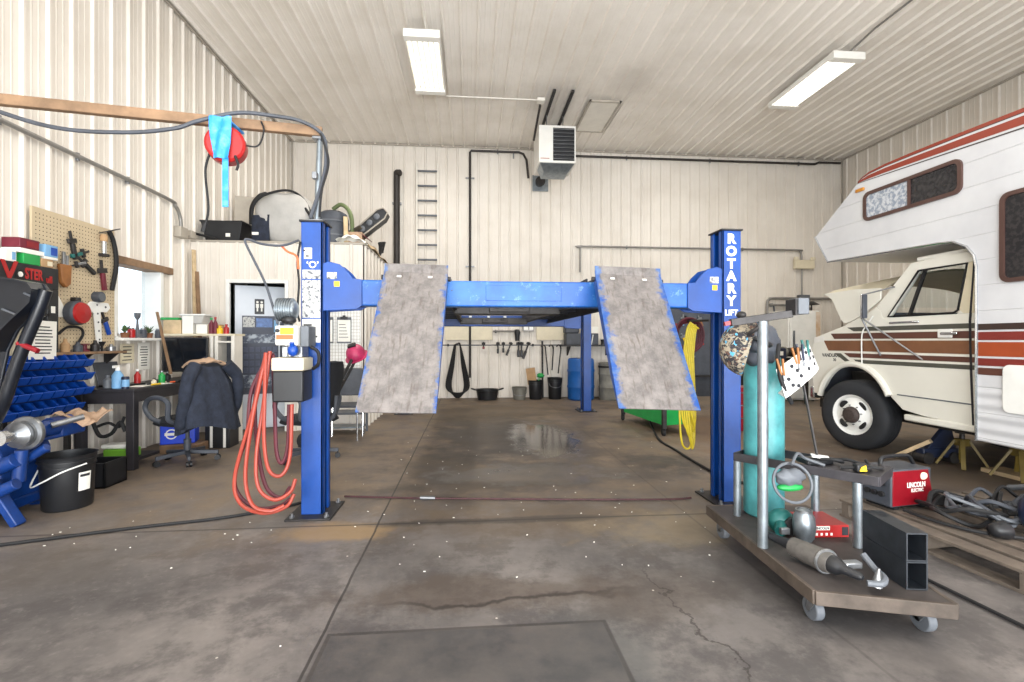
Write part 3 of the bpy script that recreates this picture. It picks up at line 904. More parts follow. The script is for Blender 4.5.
# tan painted door frame strip, seams, window seal
side_poly([(3.985, 1.995), (4.07, 1.57), (4.03, 1.535), (3.95, 1.535), (3.83, 1.535), (3.83, 2.0)], 'cream', 'door_pillar', CX0, -0.003, near)
side_poly([(3.965, 1.46), (3.985, 1.46), (3.975, 1.0), (3.955, 0.52), (3.94, 0.52), (3.955, 1.0)], 'ink', 'door_seam', CX0, -0.005, near)
side_poly([(3.925, 2.06), (3.94, 2.06), (3.985, 1.46), (3.965, 1.46)], 'ink', 'door_seam', CX0, -0.005, near)
side_poly([(4.72, 0.705), (3.96, 0.70), (3.96, 0.712), (4.72, 0.717)], 'grey_plastic', 'door_crease', CX0, -0.004, near)
q = MB(); q.tube([(CX0 - 0.004, y, z) for y, z in ((4.83, 1.545), (4.475, 1.99), (4.0, 1.99), (4.08, 1.57), (4.12, 1.545))], 0.011, 6, closed=True); q.build('window_seal', 'black_rubber', near)
q = MB(); q.bar((CX0 + 0.02, 4.60, 1.54), (CX0 + 0.02, 4.42, 2.0), 0.022, 0.03); q.build('quarter_bar', 'black_rubber', near)
q = MB(); q.prism([(CX0 + 0.02, y, z) for y, z in ((4.85, 1.53), (4.47, 2.0), (3.98, 2.0), (4.09, 1.53))], (0.004, 0, 0)); q.build('door_window', 'glass', near)
q = MB(); q.prism([(CX1 - 0.02, y, z) for y, z in ((4.85, 1.53), (4.47, 2.0), (3.98, 2.0), (4.09, 1.53))], (-0.004, 0, 0)); q.build('door_window', 'glass', far)
# stripes across the door and fender, darker wood tones
for z0, z1, m, y1, y2 in ((1.442, 1.395, 'rv_olive', 5.40, 5.30), (1.372, 1.305, 'rv_brown', 5.66, 5.60), (1.285, 1.16, 'rv_wood', 5.78, 5.70), (1.135, 1.085, 'rv_brown', 5.45, 5.36), (1.062, 1.02, 'rv_olive', 5.30, 5.24)):
    side_poly([(3.815, z0), (y1, z0), (y2, z1), (3.815, z1)], m, 'side_stripe', CX0, -0.0035, near)
side_poly([(5.60, 1.13), (5.50, 1.13), (5.33, 1.02), (5.41, 1.02)], 'rv_olive', 'side_stripe', CX0, -0.004, near)
text('lettering', 'VANDURA', 0.062, fM((CX0 - 0.001, 5.67, 1.10), (0, -1, 0), (0, 0, 1)), 'ink', near, 0.001, 0.001, sx=0.95)
text('lettering', '30', 0.05, fM((CX0 - 0.001, 5.60, 1.045), (0, -1, 0), (0, 0, 1)), 'ink', near, 0.001, 0.001)
# wheel-arch flare
q = MB(); q.tube([(CX0 - 0.015, WCY + 0.54 * math.cos(a), WCZ + 0.06 + 0.54 * math.sin(a)) for a in [math.radians(d) for d in range(12, 158, 8)]], 0.035, 8); q.build('arch_flare', 'van_white', near)
q = MB(); q.box((CX0 - 0.02, 3.83, 0.455), (CX0 + 0.06, 4.63, 0.52)); q.build('rocker_panel', 'van_white', near, bv=0.015)
# roof, floor, dash, nose, bumper
q = MB(); q.box((CX0, 3.80, 2.085), (CX1, 4.50, 2.13)); q.build('cab_roof', 'van_white', rv, bv=0.01)
q = MB(); q.box((CX0 + 0.05, 3.80, 0.56), (CX1 - 0.05, 4.62, 0.62)); q.box((CX0 + 0.05, 4.60, 0.56), (CX1 - 0.05, 4.64, 1.3)); q.build('cab_floor', 'dark_grey', rv)
q = MB(); q.prism([(CX0 + 0.05, y, z) for y, z in ((4.98, 1.60), (4.70, 1.57), (4.55, 1.48), (4.58, 1.25), (4.98, 1.25))], (CX1 - CX0 - 0.10, 0, 0)); dash = q.build('dashboard', 'dark_grey', rv, bv=0.02)
q = MB()
q.ring([(0.19, -0.012), (0.205, 0), (0.19, 0.012), (0.178, 0)], TR((5.05, 4.33, 1.56), 1.05), 28)
q.bar((5.05, 4.33, 1.56), (5.05, 4.55, 1.44), 0.05, 0.05)
for a in (0.3, 2.84, 4.71): q.bar(TR((5.05, 4.33, 1.56), 1.05) @ Vector((0, 0, 0)), TR((5.05, 4.33, 1.56), 1.05) @ Vector((0.19 * math.cos(a), 0.19 * math.sin(a), 0)), 0.03, 0.015)
q.build('steering_wheel', 'black_plastic', rv)
for x in (4.75, 5.85):
    q = MB(); q.box((x, 3.86, 0.9), (x + 0.5, 4.25, 1.1)); q.build('cab_seat', 'tan_cloth', rv, bv=0.04, seg=3)
q = MB(); q.box((CX0 + 0.08, 3.84, 1.86), (CX0 + 0.5, 4.10, 1.895), TR((0, 0, 0))); q.build('sun_visor', 'black_plastic', rv, bv=0.01)
q = MB(); q.box((5.35, 4.28, 1.86), (5.75, 4.31, 1.94)); q.build('rear_view_mirror', 'black_plastic', rv, bv=0.012)
q = MB(); q.prism([(CX0 + 0.06, y, z) for y, z in ((4.98, 1.66), (4.52, 2.09), (4.515, 2.085), (4.975, 1.655))], (CX1 - CX0 - 0.12, 0, 0)); q.build('windscreen', 'glass', rv)
q = MB(); q.box((CX0 + 0.05, 5.86, 0.62), (CX1 - 0.05, 5.93, 1.30)); q.build('grille', 'dark_grey', rv)
for x in (CX0 + 0.16, CX1 - 0.16):
    q = MB(); q.cyl((x, 5.94, 1.12), (x, 5.975, 1.12), 0.09, n=20); q.build('headlight', 'steel', rv)
q = MB(); q.prism([(CX0 - 0.004, y, z) for y, z in ((5.95, 1.33), (5.78, 1.345), (5.77, 1.27), (5.96, 1.25))], (0.02, 0, 0)); q.build('turn_signal', 'heater_white', near, bv=0.006)
q = MB(); q.box((CX0 + 0.02, 5.99, 0.52), (CX1 - 0.02, 6.07, 0.68)); q.build('bumper', 'chrome', rv, bv=0.02)
for x in (CX0 + 0.3, CX1 - 0.3):
    q = MB(); q.box((x, 5.85, 0.52), (x + 0.08, 6.03, 0.60)); q.build('bumper_bracket', 'dark_steel', rv)
# raised engine lid: crowned skin with a deep white side flange
def lid(u, v):
    y = 5.80 - u * 0.86
    x = CX0 + 0.03 + v * (CX1 - CX0 - 0.06)
    cr = math.sin(PI * v)
    return (x, y, 1.875 + 0.24 * cr ** 0.7 - 0.02 * u - 0.10 * (1 - u) ** 2 * cr)


q = MB(); q.sheet(lid, 8, 16, 0.02); lo_ = q.build('engine_lid', 'cream', rv)
for x in (CX0 + 0.01, CX1 - 0.03):
    q = MB(); q.prism([(x, y, z) for y, z in ((5.80, 1.885), (5.66, 1.80), (5.52, 1.55), (5.46, 1.49), (5.34, 1.515), (5.16, 1.60), (5.03, 1.68), (4.94, 1.74), (4.94, 1.865), (5.3, 1.89))], (0.02, 0, 0)); q.build('lid_flange', 'van_white', lo_, bv=0.004)
# under-body and wheels
q = MB(); q.box((4.9, -0.8, 0.36), (5.05, 5.9, 0.5)); q.box((6.05, -0.8, 0.36), (6.2, 5.9, 0.5)); q.box((4.75, 4.9, 0.55), (6.35, 5.6, 0.9)); q.cyl((4.8, WCY, WCZ), (6.3, WCY, WCZ), 0.05)
q.box((4.62, 3.9, 0.42), (6.5, 4.6, 0.5)); q.build('chassis', 'dark_steel', rv)
q = MB(); q.ell((5.2, 4.4, 0.45), (0.25, 0.4, 0.12)); q.cyl((5.5, 0.2, 0.32), (5.5, 4.2, 0.36), 0.04); q.build('exhaust', 'rusty', rv)


mat('hub_brown', (62, 52, 48), 0.7, var=0.3, sc=30)


def rv_wheel(x, y, s):
    w = thing('wheel', 'x', 'x'); del w['label']; del w['category']
    w.location = (x - rv.location.x, y - rv.location.y, WCZ - rv.location.z); w.rotation_euler = (0, -s * PI / 2, 0.24 if y > 3 else 0); w.parent = rv
    R = 0.408
    t = MB(); t.ring([(0.225, 0.0), (0.24, 0.02), (0.30, 0.035), (0.36, 0.03), (0.392, 0.012), (R, -0.02), (R, -0.20), (0.36, -0.23), (0.30, -0.24), (0.235, -0.22), (0.225, -0.2)], n=40)
    for k in range(4):
        t.ring([(R + 0.003, -0.05 - k * 0.04), (R + 0.003, -0.075 - k * 0.04), (R - 0.004, -0.075 - k * 0.04), (R - 0.004, -0.05 - k * 0.04)], n=40)
    t.build('tyre', 'tyre', w, world=False)
    r = MB(); r.ring([(0.225, 0.012), (0.236, 0.02), (0.236, -0.2), (0.21, -0.2), (0.205, -0.02), (0.212, 0.0)], n=36)
    r.lathe([(0.212, -0.02), (0.17, -0.015), (0.13, 0.005), (0.10, 0.022), (0.085, 0.03), (0.0, 0.03)], n=36)
    ri = r.build('rim', 'white_paint', w, world=False)
    h = MB(); h.lathe([(0.098, 0.028), (0.094, 0.05), (0.065, 0.075), (0.0, 0.078)], n=24); h.build('hub', 'hub_brown', w, world=False)
    for k in range(4):
        a = PI / 4 + k * PI / 2
        h = MB(); h.ell((0, 0, 0), (0.036, 0.058, 0.008)); M = Matrix.Translation((0.158 * math.cos(a), 0.158 * math.sin(a), 0.0)) @ Matrix.Rotation(a, 4, 'Z') @ Matrix.Rotation(-0.35, 4, 'Y')
        h.v = [M @ p for p in h.v]; h.build('hand_hole', 'black_rubber', w, world=False)
    for k in range(8):
        a = k * PI / 4 + 0.2
        h = MB(); h.cyl((0.112 * math.cos(a), 0.112 * math.sin(a), 0.0), (0.112 * math.cos(a), 0.112 * math.sin(a), 0.035), 0.008, n=6); h.build('wheel_nut', 'steel', w, world=False)


rv_wheel(CX0 - 0.01, WCY, 1); rv_wheel(CX1 + 0.01, WCY, -1); rv_wheel(4.46, 0.6, 1); rv_wheel(6.6, 0.6, -1)
# tall chrome mirror on struts
q = MB(); q.box((4.30, 4.93, 1.52), (4.34, 4.96, 1.80)); mi = q.build('door_mirror', 'chrome', rv, bv=0.012, seg=3)
q = MB(); q.box((4.295, 4.905, 1.53), (4.345, 4.93, 1.79)); q.build('mirror_glass', 'dark_grey', mi, bv=0.006)
q = MB(); q.tube([(4.32, 4.93, 1.52), (4.52, 4.43, 1.09)], 0.009); q.tube([(4.32, 4.95, 1.52), (4.52, 4.93, 1.12)], 0.010); q.tube([(4.32, 4.94, 1.79), (4.52, 4.75, 1.86)], 0.008)
q.build('mirror_strut', 'steel', mi)
q = MB(); q.tube(spl([(CX0 - 0.02, 5.16, 1.0), (CX0 - 0.02, 5.16, 1.35), (CX0 - 0.015, 5.09, 1.47), (CX0 - 0.01, 5.02, 1.56)], 5), 0.007); q.build('antenna', 'white_paint', near)
# door furniture
q = MB(); q.cb((CX0 - 0.008, 4.20, 1.352), (0.016, 0.14, 0.085)); hp = q.build('handle_plate', 'white_paint', near, bv=0.015)
q = MB(); q.cb((CX0 - 0.022, 4.15, 1.352), (0.02, 0.16, 0.028)); q.build('door_handle', 'chrome', hp, bv=0.008)
q = MB(); q.cb((CX0 - 0.008, 4.64, 1.475), (0.014, 0.34, 0.022)); q.build('trim_strip', 'chrome', near, bv=0.005)

# ------------------------------------------------------------------ ceiling fittings
def fixture(x, y, label, grp=None):
    z = 5.46
    f = thing('fluorescent_light', label, 'ceiling light', (x, y, z))
    b = MB(); b.box((-0.24, -0.76, 0.03), (0.24, 0.76, 0.075))
    b.prism([(-0.24, -0.76, 0.03), (-0.225, -0.76, -0.005), (-0.235, -0.76, -0.005), (-0.25, -0.76, 0.03)], (0, 1.52, 0))
    b.prism([(0.24, -0.76, 0.03), (0.225, -0.76, -0.005), (0.235, -0.76, -0.005), (0.25, -0.76, 0.03)], (0, 1.52, 0))
    b.build('housing', 'fixture_white', f, world=False, bv=0.004)
    for y0 in (-0.78, 0.66):
        b = MB(); b.box((-0.25, y0, -0.035), (0.25, y0 + 0.12, 0.075)); b.build('end_cap', 'fixture_white', f, world=False, bv=0.008)
    for k in range(6):
        b = MB(); xx = -0.19 + k * 0.076; b.cyl((xx, -0.67, -0.005), (xx, 0.67, -0.005), 0.021, n=12); b.build('tube', 'tube_glow', f, world=False)
    for k in range(5):
        b = MB(); xx = -0.152 + k * 0.076; b.prism([(xx - 0.012, -0.66, 0.03), (xx + 0.012, -0.66, 0.03), (xx, -0.66, -0.012)], (0, 1.32, 0)); b.build('reflector', 'chrome', f, world=False)
    for s_ in (-0.5, 0.5):
        b = MB(); b.tube([(0, s_, 0.075), (0, s_, ZC - z + 0.0)], 0.008, 6); b.build('hanger', 'steel', f, world=False)
    return f


area('lamp_left', (-0.66, 7.4, 5.42), (0, 0, 0), 0.42, 1.3, 115, (1.0, 0.95, 0.86))
area('lamp_right', (5.55, 7.36, 5.42), (0, 0, 0), 0.42, 1.3, 115, (1.0, 0.95, 0.86))
area('lamp_near_left', (-0.66, 1.6, 5.42), (0, 0, 0), 0.42, 1.3, 70, (1.0, 0.93, 0.82))
area('lamp_near_right', (5.55, 1.6, 5.42), (0, 0, 0), 0.42, 1.3, 90, (1.0, 0.93, 0.82))
fixture(-0.66, 7.4, 'lit fluorescent ceiling light above the left post of the blue lift')
fixture(5.55, 7.36, 'lit fluorescent ceiling light above the parked motorhome')
fixture(-0.66, 1.6, 'lit fluorescent ceiling light overhead, nearest the open vehicle doors on the left')
fixture(5.55, 1.6, 'lit fluorescent ceiling light overhead, nearest the open vehicle doors on the right')

# conduit runs
def pipe(name, pts, r, m, label, cat='conduit', n=10, clips=(), par=None, cm='steel'):
    q = MB(); q.tube(pts, r, n)
    if not clips: return tag(q.build(name, m), label, cat)
    o = thing(name, label, cat, pts[0])
    q.build('pipe_run', m, o)
    for c, d in clips:
        k = MB(); k.cb(c, d); k.build('pipe_clip', cm, o, bv=0.003)
    return o


q_ = thing('ceiling_conduit', 'thin white conduit with a small box running across the ceiling behind the left light', 'conduit', (0.4, 8.57, ZC - 0.02))
q = MB(); q.tube([(-0.42, 8.57, ZC - 0.04), (1.22, 8.57, ZC - 0.04)], 0.012); q.build('pipe_run', 'white_conduit', q_)
q = MB(); q.box((1.20, 8.50, ZC - 0.08), (1.34, 8.64, ZC - 0.02)); q.build('junction_box', 'white_conduit', q_, bv=0.006)
q = MB(); q.tube([(5.60, 6.55, ZC - 0.04), (5.60, 3.4, ZC - 0.04)], 0.014)
pipe('ceiling_conduit', [(5.57, 6.62, 5.54), (5.60, 6.2, ZC - 0.04), (5.60, 1.0, ZC - 0.04)], 0.014, 'conduit', 'grey conduit along the ceiling feeding the light above the motorhome')
pipe('ceiling_conduit', [(-0.60, 6.62, 5.54), (-0.62, 6.2, ZC - 0.04), (-0.66, 2.4, ZC - 0.04)], 0.012, 'white_conduit', 'thin conduit along the ceiling feeding the light above the left lift post')
# attic hatch
hx = thing('attic_hatch', 'square white ceiling hatch with a raised frame beside the unit heater', 'hatch', (2.45, 9.1, ZC - 0.03))
q = MB(); q.box((2.17, 8.49, ZC - 0.065), (2.70, 9.70, ZC - 0.045)); q.build('hatch_panel', 'white_conduit', hx)
for x0, x1, y0, y1 in ((2.14, 2.18, 8.46, 9.73), (2.69, 2.73, 8.46, 9.73), (2.14, 2.73, 8.46, 8.50), (2.14, 2.73, 9.69, 9.73)):
    q = MB(); q.box((x0, y0, ZC - 0.075), (x1, y1, ZC - 0.040)); q.build('hatch_trim', 'trim_tan', hx, bv=0.004)
# unit heater
uh = thing('unit_heater', 'white ceiling-hung unit heater with dark louvres in front of the back wall', 'heater', (1.65, 9.0, 4.55))
HX0, HX1, HY0, HZ0, HZ1 = 1.30, 2.01, 9.0, 4.665, 5.375
q = MB(); q.box((HX0, HY0, HZ0), (HX1, HY0 + 0.75, HZ1)); hb = q.build('cabinet', 'heater_white', uh, bv=0.01)
q = MB(); q.box((HX0 + 0.27, HY0 - 0.008, HZ0 + 0.04), (HX1 - 0.03, HY0 + 0.002, HZ1 - 0.05)); q.build('louvre_opening', 'black_plastic', hb)
for k in range(9):
    zz = HZ0 + 0.075 + k * 0.07
    q = MB(); q.box((-0.20, -0.03, -0.004), (0.20, 0.03, 0.004), TR((HX0 + 0.475, HY0 - 0.018, zz), 0.6)); q.build('louvre', 'steel', hb, bv=0.002)
q = MB(); q.box((HX0 + 0.03, HY0 - 0.004, HZ0 + 0.07), (HX0 + 0.20, HY0, HZ0 + 0.082)); q.build('brand_strip', 'rust_orange', hb)
q = MB(); q.prism([(HX0 + 0.02, HY0 + 0.02, HZ0), (HX1 - 0.02, HY0 + 0.02, HZ0), (HX1 - 0.12, HY0 + 0.2, HZ0 - 0.12), (HX0 + 0.12, HY0 + 0.2, HZ0 - 0.12)], (0, 0.4, 0)); q.build('base_pan', 'galvanised', hb, bv=0.01)
for x in (1.46, 1.78):
    q = MB(); q.box((x - 0.025, 8.2, ZC - 0.06), (x + 0.025, 9.75, ZC - 0.02)); q.build('hanger_rail', 'dark_steel', uh, bv=0.004)
for x in (1.46, 1.78):
    for y in (9.1, 9.6):
        q = MB(); q.cyl((x, y, HZ1), (x, y, ZC - 0.05), 0.009, n=8); q.build('threaded_rod', 'steel', uh)
q = MB(); q.cyl((1.66, 9.6, HZ1), (1.66, 9.6, ZC - 0.04), 0.07); q.build('flue', 'galvanised', uh)
# gas line and conduit to the heater
BW = YB - 0.05
pipe('gas_pipe', [(0.0, BW - 0.02, 0.46), (0.0, BW - 0.02, 5.50), (0.03, BW - 0.02, 5.54), (1.10, BW - 0.02, 5.54), (1.20, BW - 0.03, 5.50), (1.27, BW - 0.05, 5.36), (1.31, BW - 0.06, 4.95)], 0.026, 'dark_pipe',
     'dark gas pipe rising up the back wall beside the ladder and turning toward the heater', 'pipe', clips=[((0, BW, 4.93), (0.20, 0.03, 0.03)), ((0, BW, 2.95), (0.20, 0.03, 0.03)), ((0.62, BW, 5.54), (0.03, 0.03, 0.10)), ((0.98, BW, 5.46), (0.03, 0.03, 0.12))])
pipe('gas_pipe', [(1.24, 9.3, 5.2), (1.24, 9.0, 5.3), (1.27, 8.8, 5.52), (1.28, 8.7, 5.60)], 0.022, 'dark_pipe', 'short dark pipe bent up to the ceiling at the left of the unit heater', 'pipe')
pipe('gas_pipe', [(2.30, BW - 0.02, 5.50), (5.6, BW - 0.02, 5.50), (7.55, BW - 0.02, 5.50), (8.2, BW - 0.02, 5.50), (8.30, BW - 0.02, 5.545), (8.85, BW - 0.02, 5.545)], 0.026, 'dark_pipe',
     'dark pipe running along the top of the back wall to the right of the heater', 'pipe', clips=[((3.6, BW, 5.50), (0.03, 0.03, 0.10)), ((5.6, BW, 5.50), (0.03, 0.03, 0.10)), ((7.8, BW, 5.50), (0.03, 0.03, 0.10))])
vp = thing('wall_vent', 'square galvanised plate with a dark round vent below the unit heater', 'vent', (1.6, BW, 4.7))
q = MB(); q.box((1.41, BW - 0.01, 4.68), (1.77, BW + 0.012, 5.04)); q.build('plate', 'galvanised', vp, bv=0.004)
q = MB(); q.cyl((1.57, BW, 4.86), (1.57, BW - 0.16, 4.86), 0.09, n=20); q.ring([(0.09, 0), (0.11, 0), (0.11, 0.02), (0.09, 0.02)], TR((1.57, BW - 0.13, 4.86), PI / 2)); q.build('vent_stub', 'dark_steel', vp)
pipe('vent_pipe', spl([(-1.609, BW - 0.04, 2.55), (-1.609, BW - 0.04, 3.9), (-1.609, BW - 0.04, 4.9), (-1.59, BW - 0.06, 4.97), (-1.53, BW - 0.10, 4.97)], 6), 0.07, 'dark_pipe', 'thick black vent pipe standing against the back wall left of the ladder', 'pipe', n=16, clips=[((-1.609, BW, 4.32), (0.2, 0.06, 0.05))])
# ladder hung on the wall
ld = thing('wall_ladder', 'white ladder with dark rungs fixed to the back wall between the two dark pipes', 'ladder', (-0.94, BW, 3.0))
for x in (-1.17, -0.71):
    q = MB(); q.box((x - 0.02, BW - 0.06, 2.96), (x + 0.02, BW + 0.005, 5.22)); q.build('rail', 'white_conduit', ld, bv=0.005)
for k in range(7):
    zz = 3.06 + k * 0.327
    q = MB(); q.box((-1.16, BW - 0.06, zz), (-0.72, BW - 0.025, zz + 0.04)); q.build('rung', 'grey_plastic', ld, bv=0.006)

# back-wall electrical
pipe('wall_conduit', spl([(2.506, BW - 0.02, 2.85), (2.506, BW - 0.02, 3.30), (2.52, BW - 0.02, 3.41), (2.62, BW - 0.02, 3.44), (5.2, BW - 0.02, 3.44), (7.65, BW - 0.02, 3.44), (7.82, BW - 0.02, 3.41), (7.86, BW - 0.02, 3.30), (7.86, BW - 0.02, 3.2)], 5), 0.022, 'conduit',
     'grey conduit crossing the back wall above the lift with both ends bent down', clips=[((3.6, BW, 3.44), (0.03, 0.03, 0.08)), ((6.4, BW, 3.44), (0.03, 0.03, 0.08))])
wb = thing('conduit_box', 'cream junction box with two round fittings on the back wall behind the motorhome nose', 'junction box', (7.9, BW, 3.0))
q = MB(); q.box((7.66, BW - 0.10, 2.99), (8.14, BW, 3.20)); q.build('enclosure', 'cream', wb, bv=0.012)
for x in (7.70, 8.12):
    q = MB(); q.cyl((x, BW - 0.06, 3.20), (x, BW - 0.06, 3.27), 0.06, 0.045); q.build('fitting', 'cream', wb)
pipe('wall_conduit', [(7.86, BW - 0.03, 2.99), (7.86, BW - 0.03, 2.36)], 0.018, 'conduit', 'short vertical conduit below the cream junction box on the back wall')
pipe('wall_conduit', spl([(7.0, BW - 0.02, 1.5), (7.0, BW - 0.02, 2.15), (7.05, BW - 0.02, 2.26), (7.16, BW - 0.02, 2.29), (7.9, BW - 0.02, 2.29), (8.85, BW - 0.02, 2.29)], 5), 0.03, 'conduit', 'grey conduit bent over toward the motorhome low on the back wall', clips=[((7.9, BW - 0.03, 2.29), (0.26, 0.10, 0.17))], cm='grey_plastic')
# left-wall conduit
pipe('wall_conduit', spl([(XL + 0.05, 2.0, 3.10), (XL + 0.05, 4.4, 3.10), (XL + 0.05, 6.42, 3.10), (XL + 0.05, 6.66, 3.05), (XL + 0.05, 6.76, 2.93), (XL + 0.05, 6.78, 2.78)], 5), 0.022, 'conduit',
     'grey conduit along the left wall bending down to a box above the office loft', clips=[((XL + 0.03, yy, 3.10), (0.04, 0.03, 0.08)) for yy in (4.3, 5.1, 5.8)])
jb = thing('conduit_box', 'small tan outlet boxes on the left wall at the edge of the loft', 'junction box', (XL + 0.05, 6.8, 2.68))
q = MB(); q.box((XL, 6.69, 2.66), (XL + 0.10, 6.86, 2.80)); q.build('enclosure', 'trim_tan', jb, bv=0.008)
q = MB(); q.box((XL, 6.95, 2.70), (XL + 0.09, 7.06, 2.80)); q.tube([(XL + 0.05, 6.84, 2.73), (XL + 0.05, 6.96, 2.73)], 0.015); q.build('side_outlet', 'trim_tan', jb, bv=0.004)

# timber arm, service pole, reel and air line
arm = MB()
A0, A1 = Vector((-3.88, 3.24, 2.84)), Vector((-1.10, 3.70, 2.84))
arm.bar(A0, A1, 0.05, 0.07); tag(arm.build('support_timber', 'wood', bv=0.005), 'long brown timber arm reaching from the left wall to the pole above the lift post', 'timber')
pipe('service_pole', [(LX + 0.01, FY + 0.08, PZ + 0.02), (LX + 0.03, FY + 0.09, 2.80)], 0.022, 'galvanised', 'grey steel pole standing on top of the left lift post', 'pole', clips=[((LX + 0.03, FY + 0.09, 2.79), (0.09, 0.09, 0.02)), ((LX + 0.01, FY + 0.08, PZ + 0.02), (0.10, 0.10, 0.02)), ((LX + 0.01, FY + 0.04, 2.5), (0.035, 0.05, 0.05))])


def on_arm(t): return A0 + (A1 - A0) * t


e = on_arm(0.02)
q = MB(); q.tube(spl([(-3.86, 2.98, 2.92), (-3.2, 3.22, 2.79), (-2.7, 3.33, 2.66), (-2.3, 3.40, 2.665), (-2.0, 3.44, 2.72), (-1.86, 3.47, 2.79), (-1.62, 3.52, 2.88), (-1.40, 3.58, 2.895), (-1.22, 3.62, 2.88), (-1.085, 3.655, 2.80), (-1.06, 3.655, 2.62), (-1.085, 3.65, 2.45), (-1.14, 3.65, 2.28), (-1.17, 3.65, 2.185)], 8), 0.014)
tag(q.build('power_cable', 'dark_grey'), 'thick dark cable swagging along the timber arm and down the service pole', 'cable')
q = MB(); q.tube(spl([(-1.09, 3.62, 2.80), (-1.035, 3.63, 2.6), (-1.08, 3.62, 2.38), (-1.10, 3.63, 2.19)], 8), 0.008)
tag(q.build('power_cable', 'black_rubber'), 'thin black cable running down beside the service pole to the lift post', 'cable')
rp = on_arm(0.785)
rl = thing('cord_reel', 'red retractable cord reel wrapped with blue tape hanging from the timber arm', 'cord reel', (rp.x, rp.y - 0.1, 2.6))
M = TR((rp.x, rp.y - 0.08, 2.645), PI / 2, 0, 0.25)
q = MB(); q.lathe([(0.0, -0.06), (0.11, -0.06), (0.128, -0.045), (0.128, 0.045), (0.11, 0.06), (0.0, 0.06)], M, 32); q.build('drum', 'red_plastic', rl, bv=0.004)
q = MB(); q.lathe([(0.04, 0.06), (0.04, 0.075), (0.0, 0.075)], M, 20); q.build('hub', 'black_plastic', rl)
q = MB(); q.sheet(lambda u, v: (rp.x - 0.075 + 0.15 * v - (v - 0.5) * 0.05 * u, rp.y - 0.165 - 0.012 * math.sin(v * 9 + u * 5), 2.815 - 0.285 * u), 10, 10, 0.006); q.build('tape_wrap', 'blue_tarp', rl)
q = MB(); q.box((rp.x - 0.06, rp.y - 0.15, 2.785), (rp.x + 0.06, rp.y + 0.06, 2.80)); q.build('bracket', 'blue_tarp', rl, bv=0.005)
q = MB(); q.box((rp.x + 0.005, rp.y - 0.15, 2.20), (rp.x + 0.045, rp.y - 0.145, 2.54)); q.build('tape_tail', 'blue_tarp', rl)
q = MB(); q.tube(spl([(rp.x - 0.09, rp.y - 0.12, 2.58), (rp.x - 0.12, rp.y - 0.12, 2.45), (rp.x - 0.10, rp.y - 0.12, 2.2), (rp.x - 0.12, rp.y - 0.12, 2.08)], 6), 0.008); q.cyl((rp.x - 0.12, rp.y - 0.12, 2.09), (rp.x - 0.135, rp.y - 0.12, 2.03), 0.016); q.build('cord', 'black_rubber', rl)
q = MB(); q.tube(spl([(rp.x + 0.09, rp.y - 0.08, 2.66), (rp.x + 0.2, rp.y - 0.06, 2.66), (rp.x + 0.23, rp.y - 0.03, 2.78), (rp.x + 0.2, rp.y, 2.86)], 6), 0.006); q.build('feed_cord', 'black_rubber', rl)
q = MB(); q.tube(spl([(rp.x + 0.08, rp.y - 0.13, 2.56), (rp.x + 0.10, rp.y - 0.13, 2.50), (rp.x + 0.09, rp.y - 0.13, 2.46)], 5), 0.009); q.build('cord_end', 'black_rubber', rl)

# ------------------------------------------------------------------ left side: pegboard wall
PX = XL + 0.054
pg = thing('pegboard', 'large tan pegboard on the left wall full of small holes', 'pegboard', (XL + 0.04, 5.08, 1.2))
q = MB(); q.box((XL + 0.034, 4.58, 1.20), (PX, 5.57, 2.475)); pb_ = q.build('panel', 'pegboard_tan', pg, bv=0.003)
q = MB()
for i in range(26):
    for j in range(33):
        y, z = 4.62 + i * 0.037, 1.235 + j * 0.037
        q.add([(PX + 0.001, y + 0.006 * math.cos(a), z + 0.006 * math.sin(a)) for a in (0, PI / 3, 2 * PI / 3, PI, 4 * PI / 3, 5 * PI / 3)], [(0, 1, 2, 3, 4, 5)])
ho = q.build('peg_holes', 'hole', pg, smooth=False); ho['kind'] = 'stuff'


def peg(px, py, d=0.03): return xp(px, py, PX + d)


def one(name, mb, m, label, cat, group=None, **k): return tag(mb.build(name, m, **k), label, cat, group)


# things hung on the pegboard
c = peg(78, 313, 0.07)
t = thing('retracting_reel', 'round red and dark grey hose reel hung on the pegboard', 'reel', (PX, c.y, c.z - 0.12))
q = MB(); q.lathe([(0.0, 0.0), (0.10, 0.0), (0.118, 0.02), (0.118, 0.08), (0.10, 0.10), (0.0, 0.10)], TR((PX + 0.005, c.y, c.z), 0, PI / 2), 24); q.build('casing', 'dark_grey', t, bv=0.006)
q = MB(); q.lathe([(0.0, 0.10), (0.105, 0.09), (0.098, 0.115), (0.0, 0.128)], TR((PX + 0.005, c.y, c.z), 0, PI / 2), 24); q.build('face_cover', 'red_plastic', t)
q = MB(); q.box((PX + 0.02, c.y - 0.03, c.z + 0.10), (PX + 0.08, c.y + 0.03, c.z + 0.15)); q.build('hanger', 'dark_steel', t, bv=0.006)
c = peg(98, 297)
t = thing('gauge_cup', 'round grey gauge hung on the pegboard above the white perforated bracket', 'gauge', (PX, c.y, c.z))
q = MB(); q.cyl((PX, c.y, c.z), (PX + 0.07, c.y, c.z), 0.055, n=20); q.build('case', 'dark_grey', t, bv=0.004)
q = MB(); q.cyl((PX + 0.07, c.y, c.z), (PX + 0.074, c.y, c.z), 0.045, n=20); q.build('dial', 'grey_plastic', t)
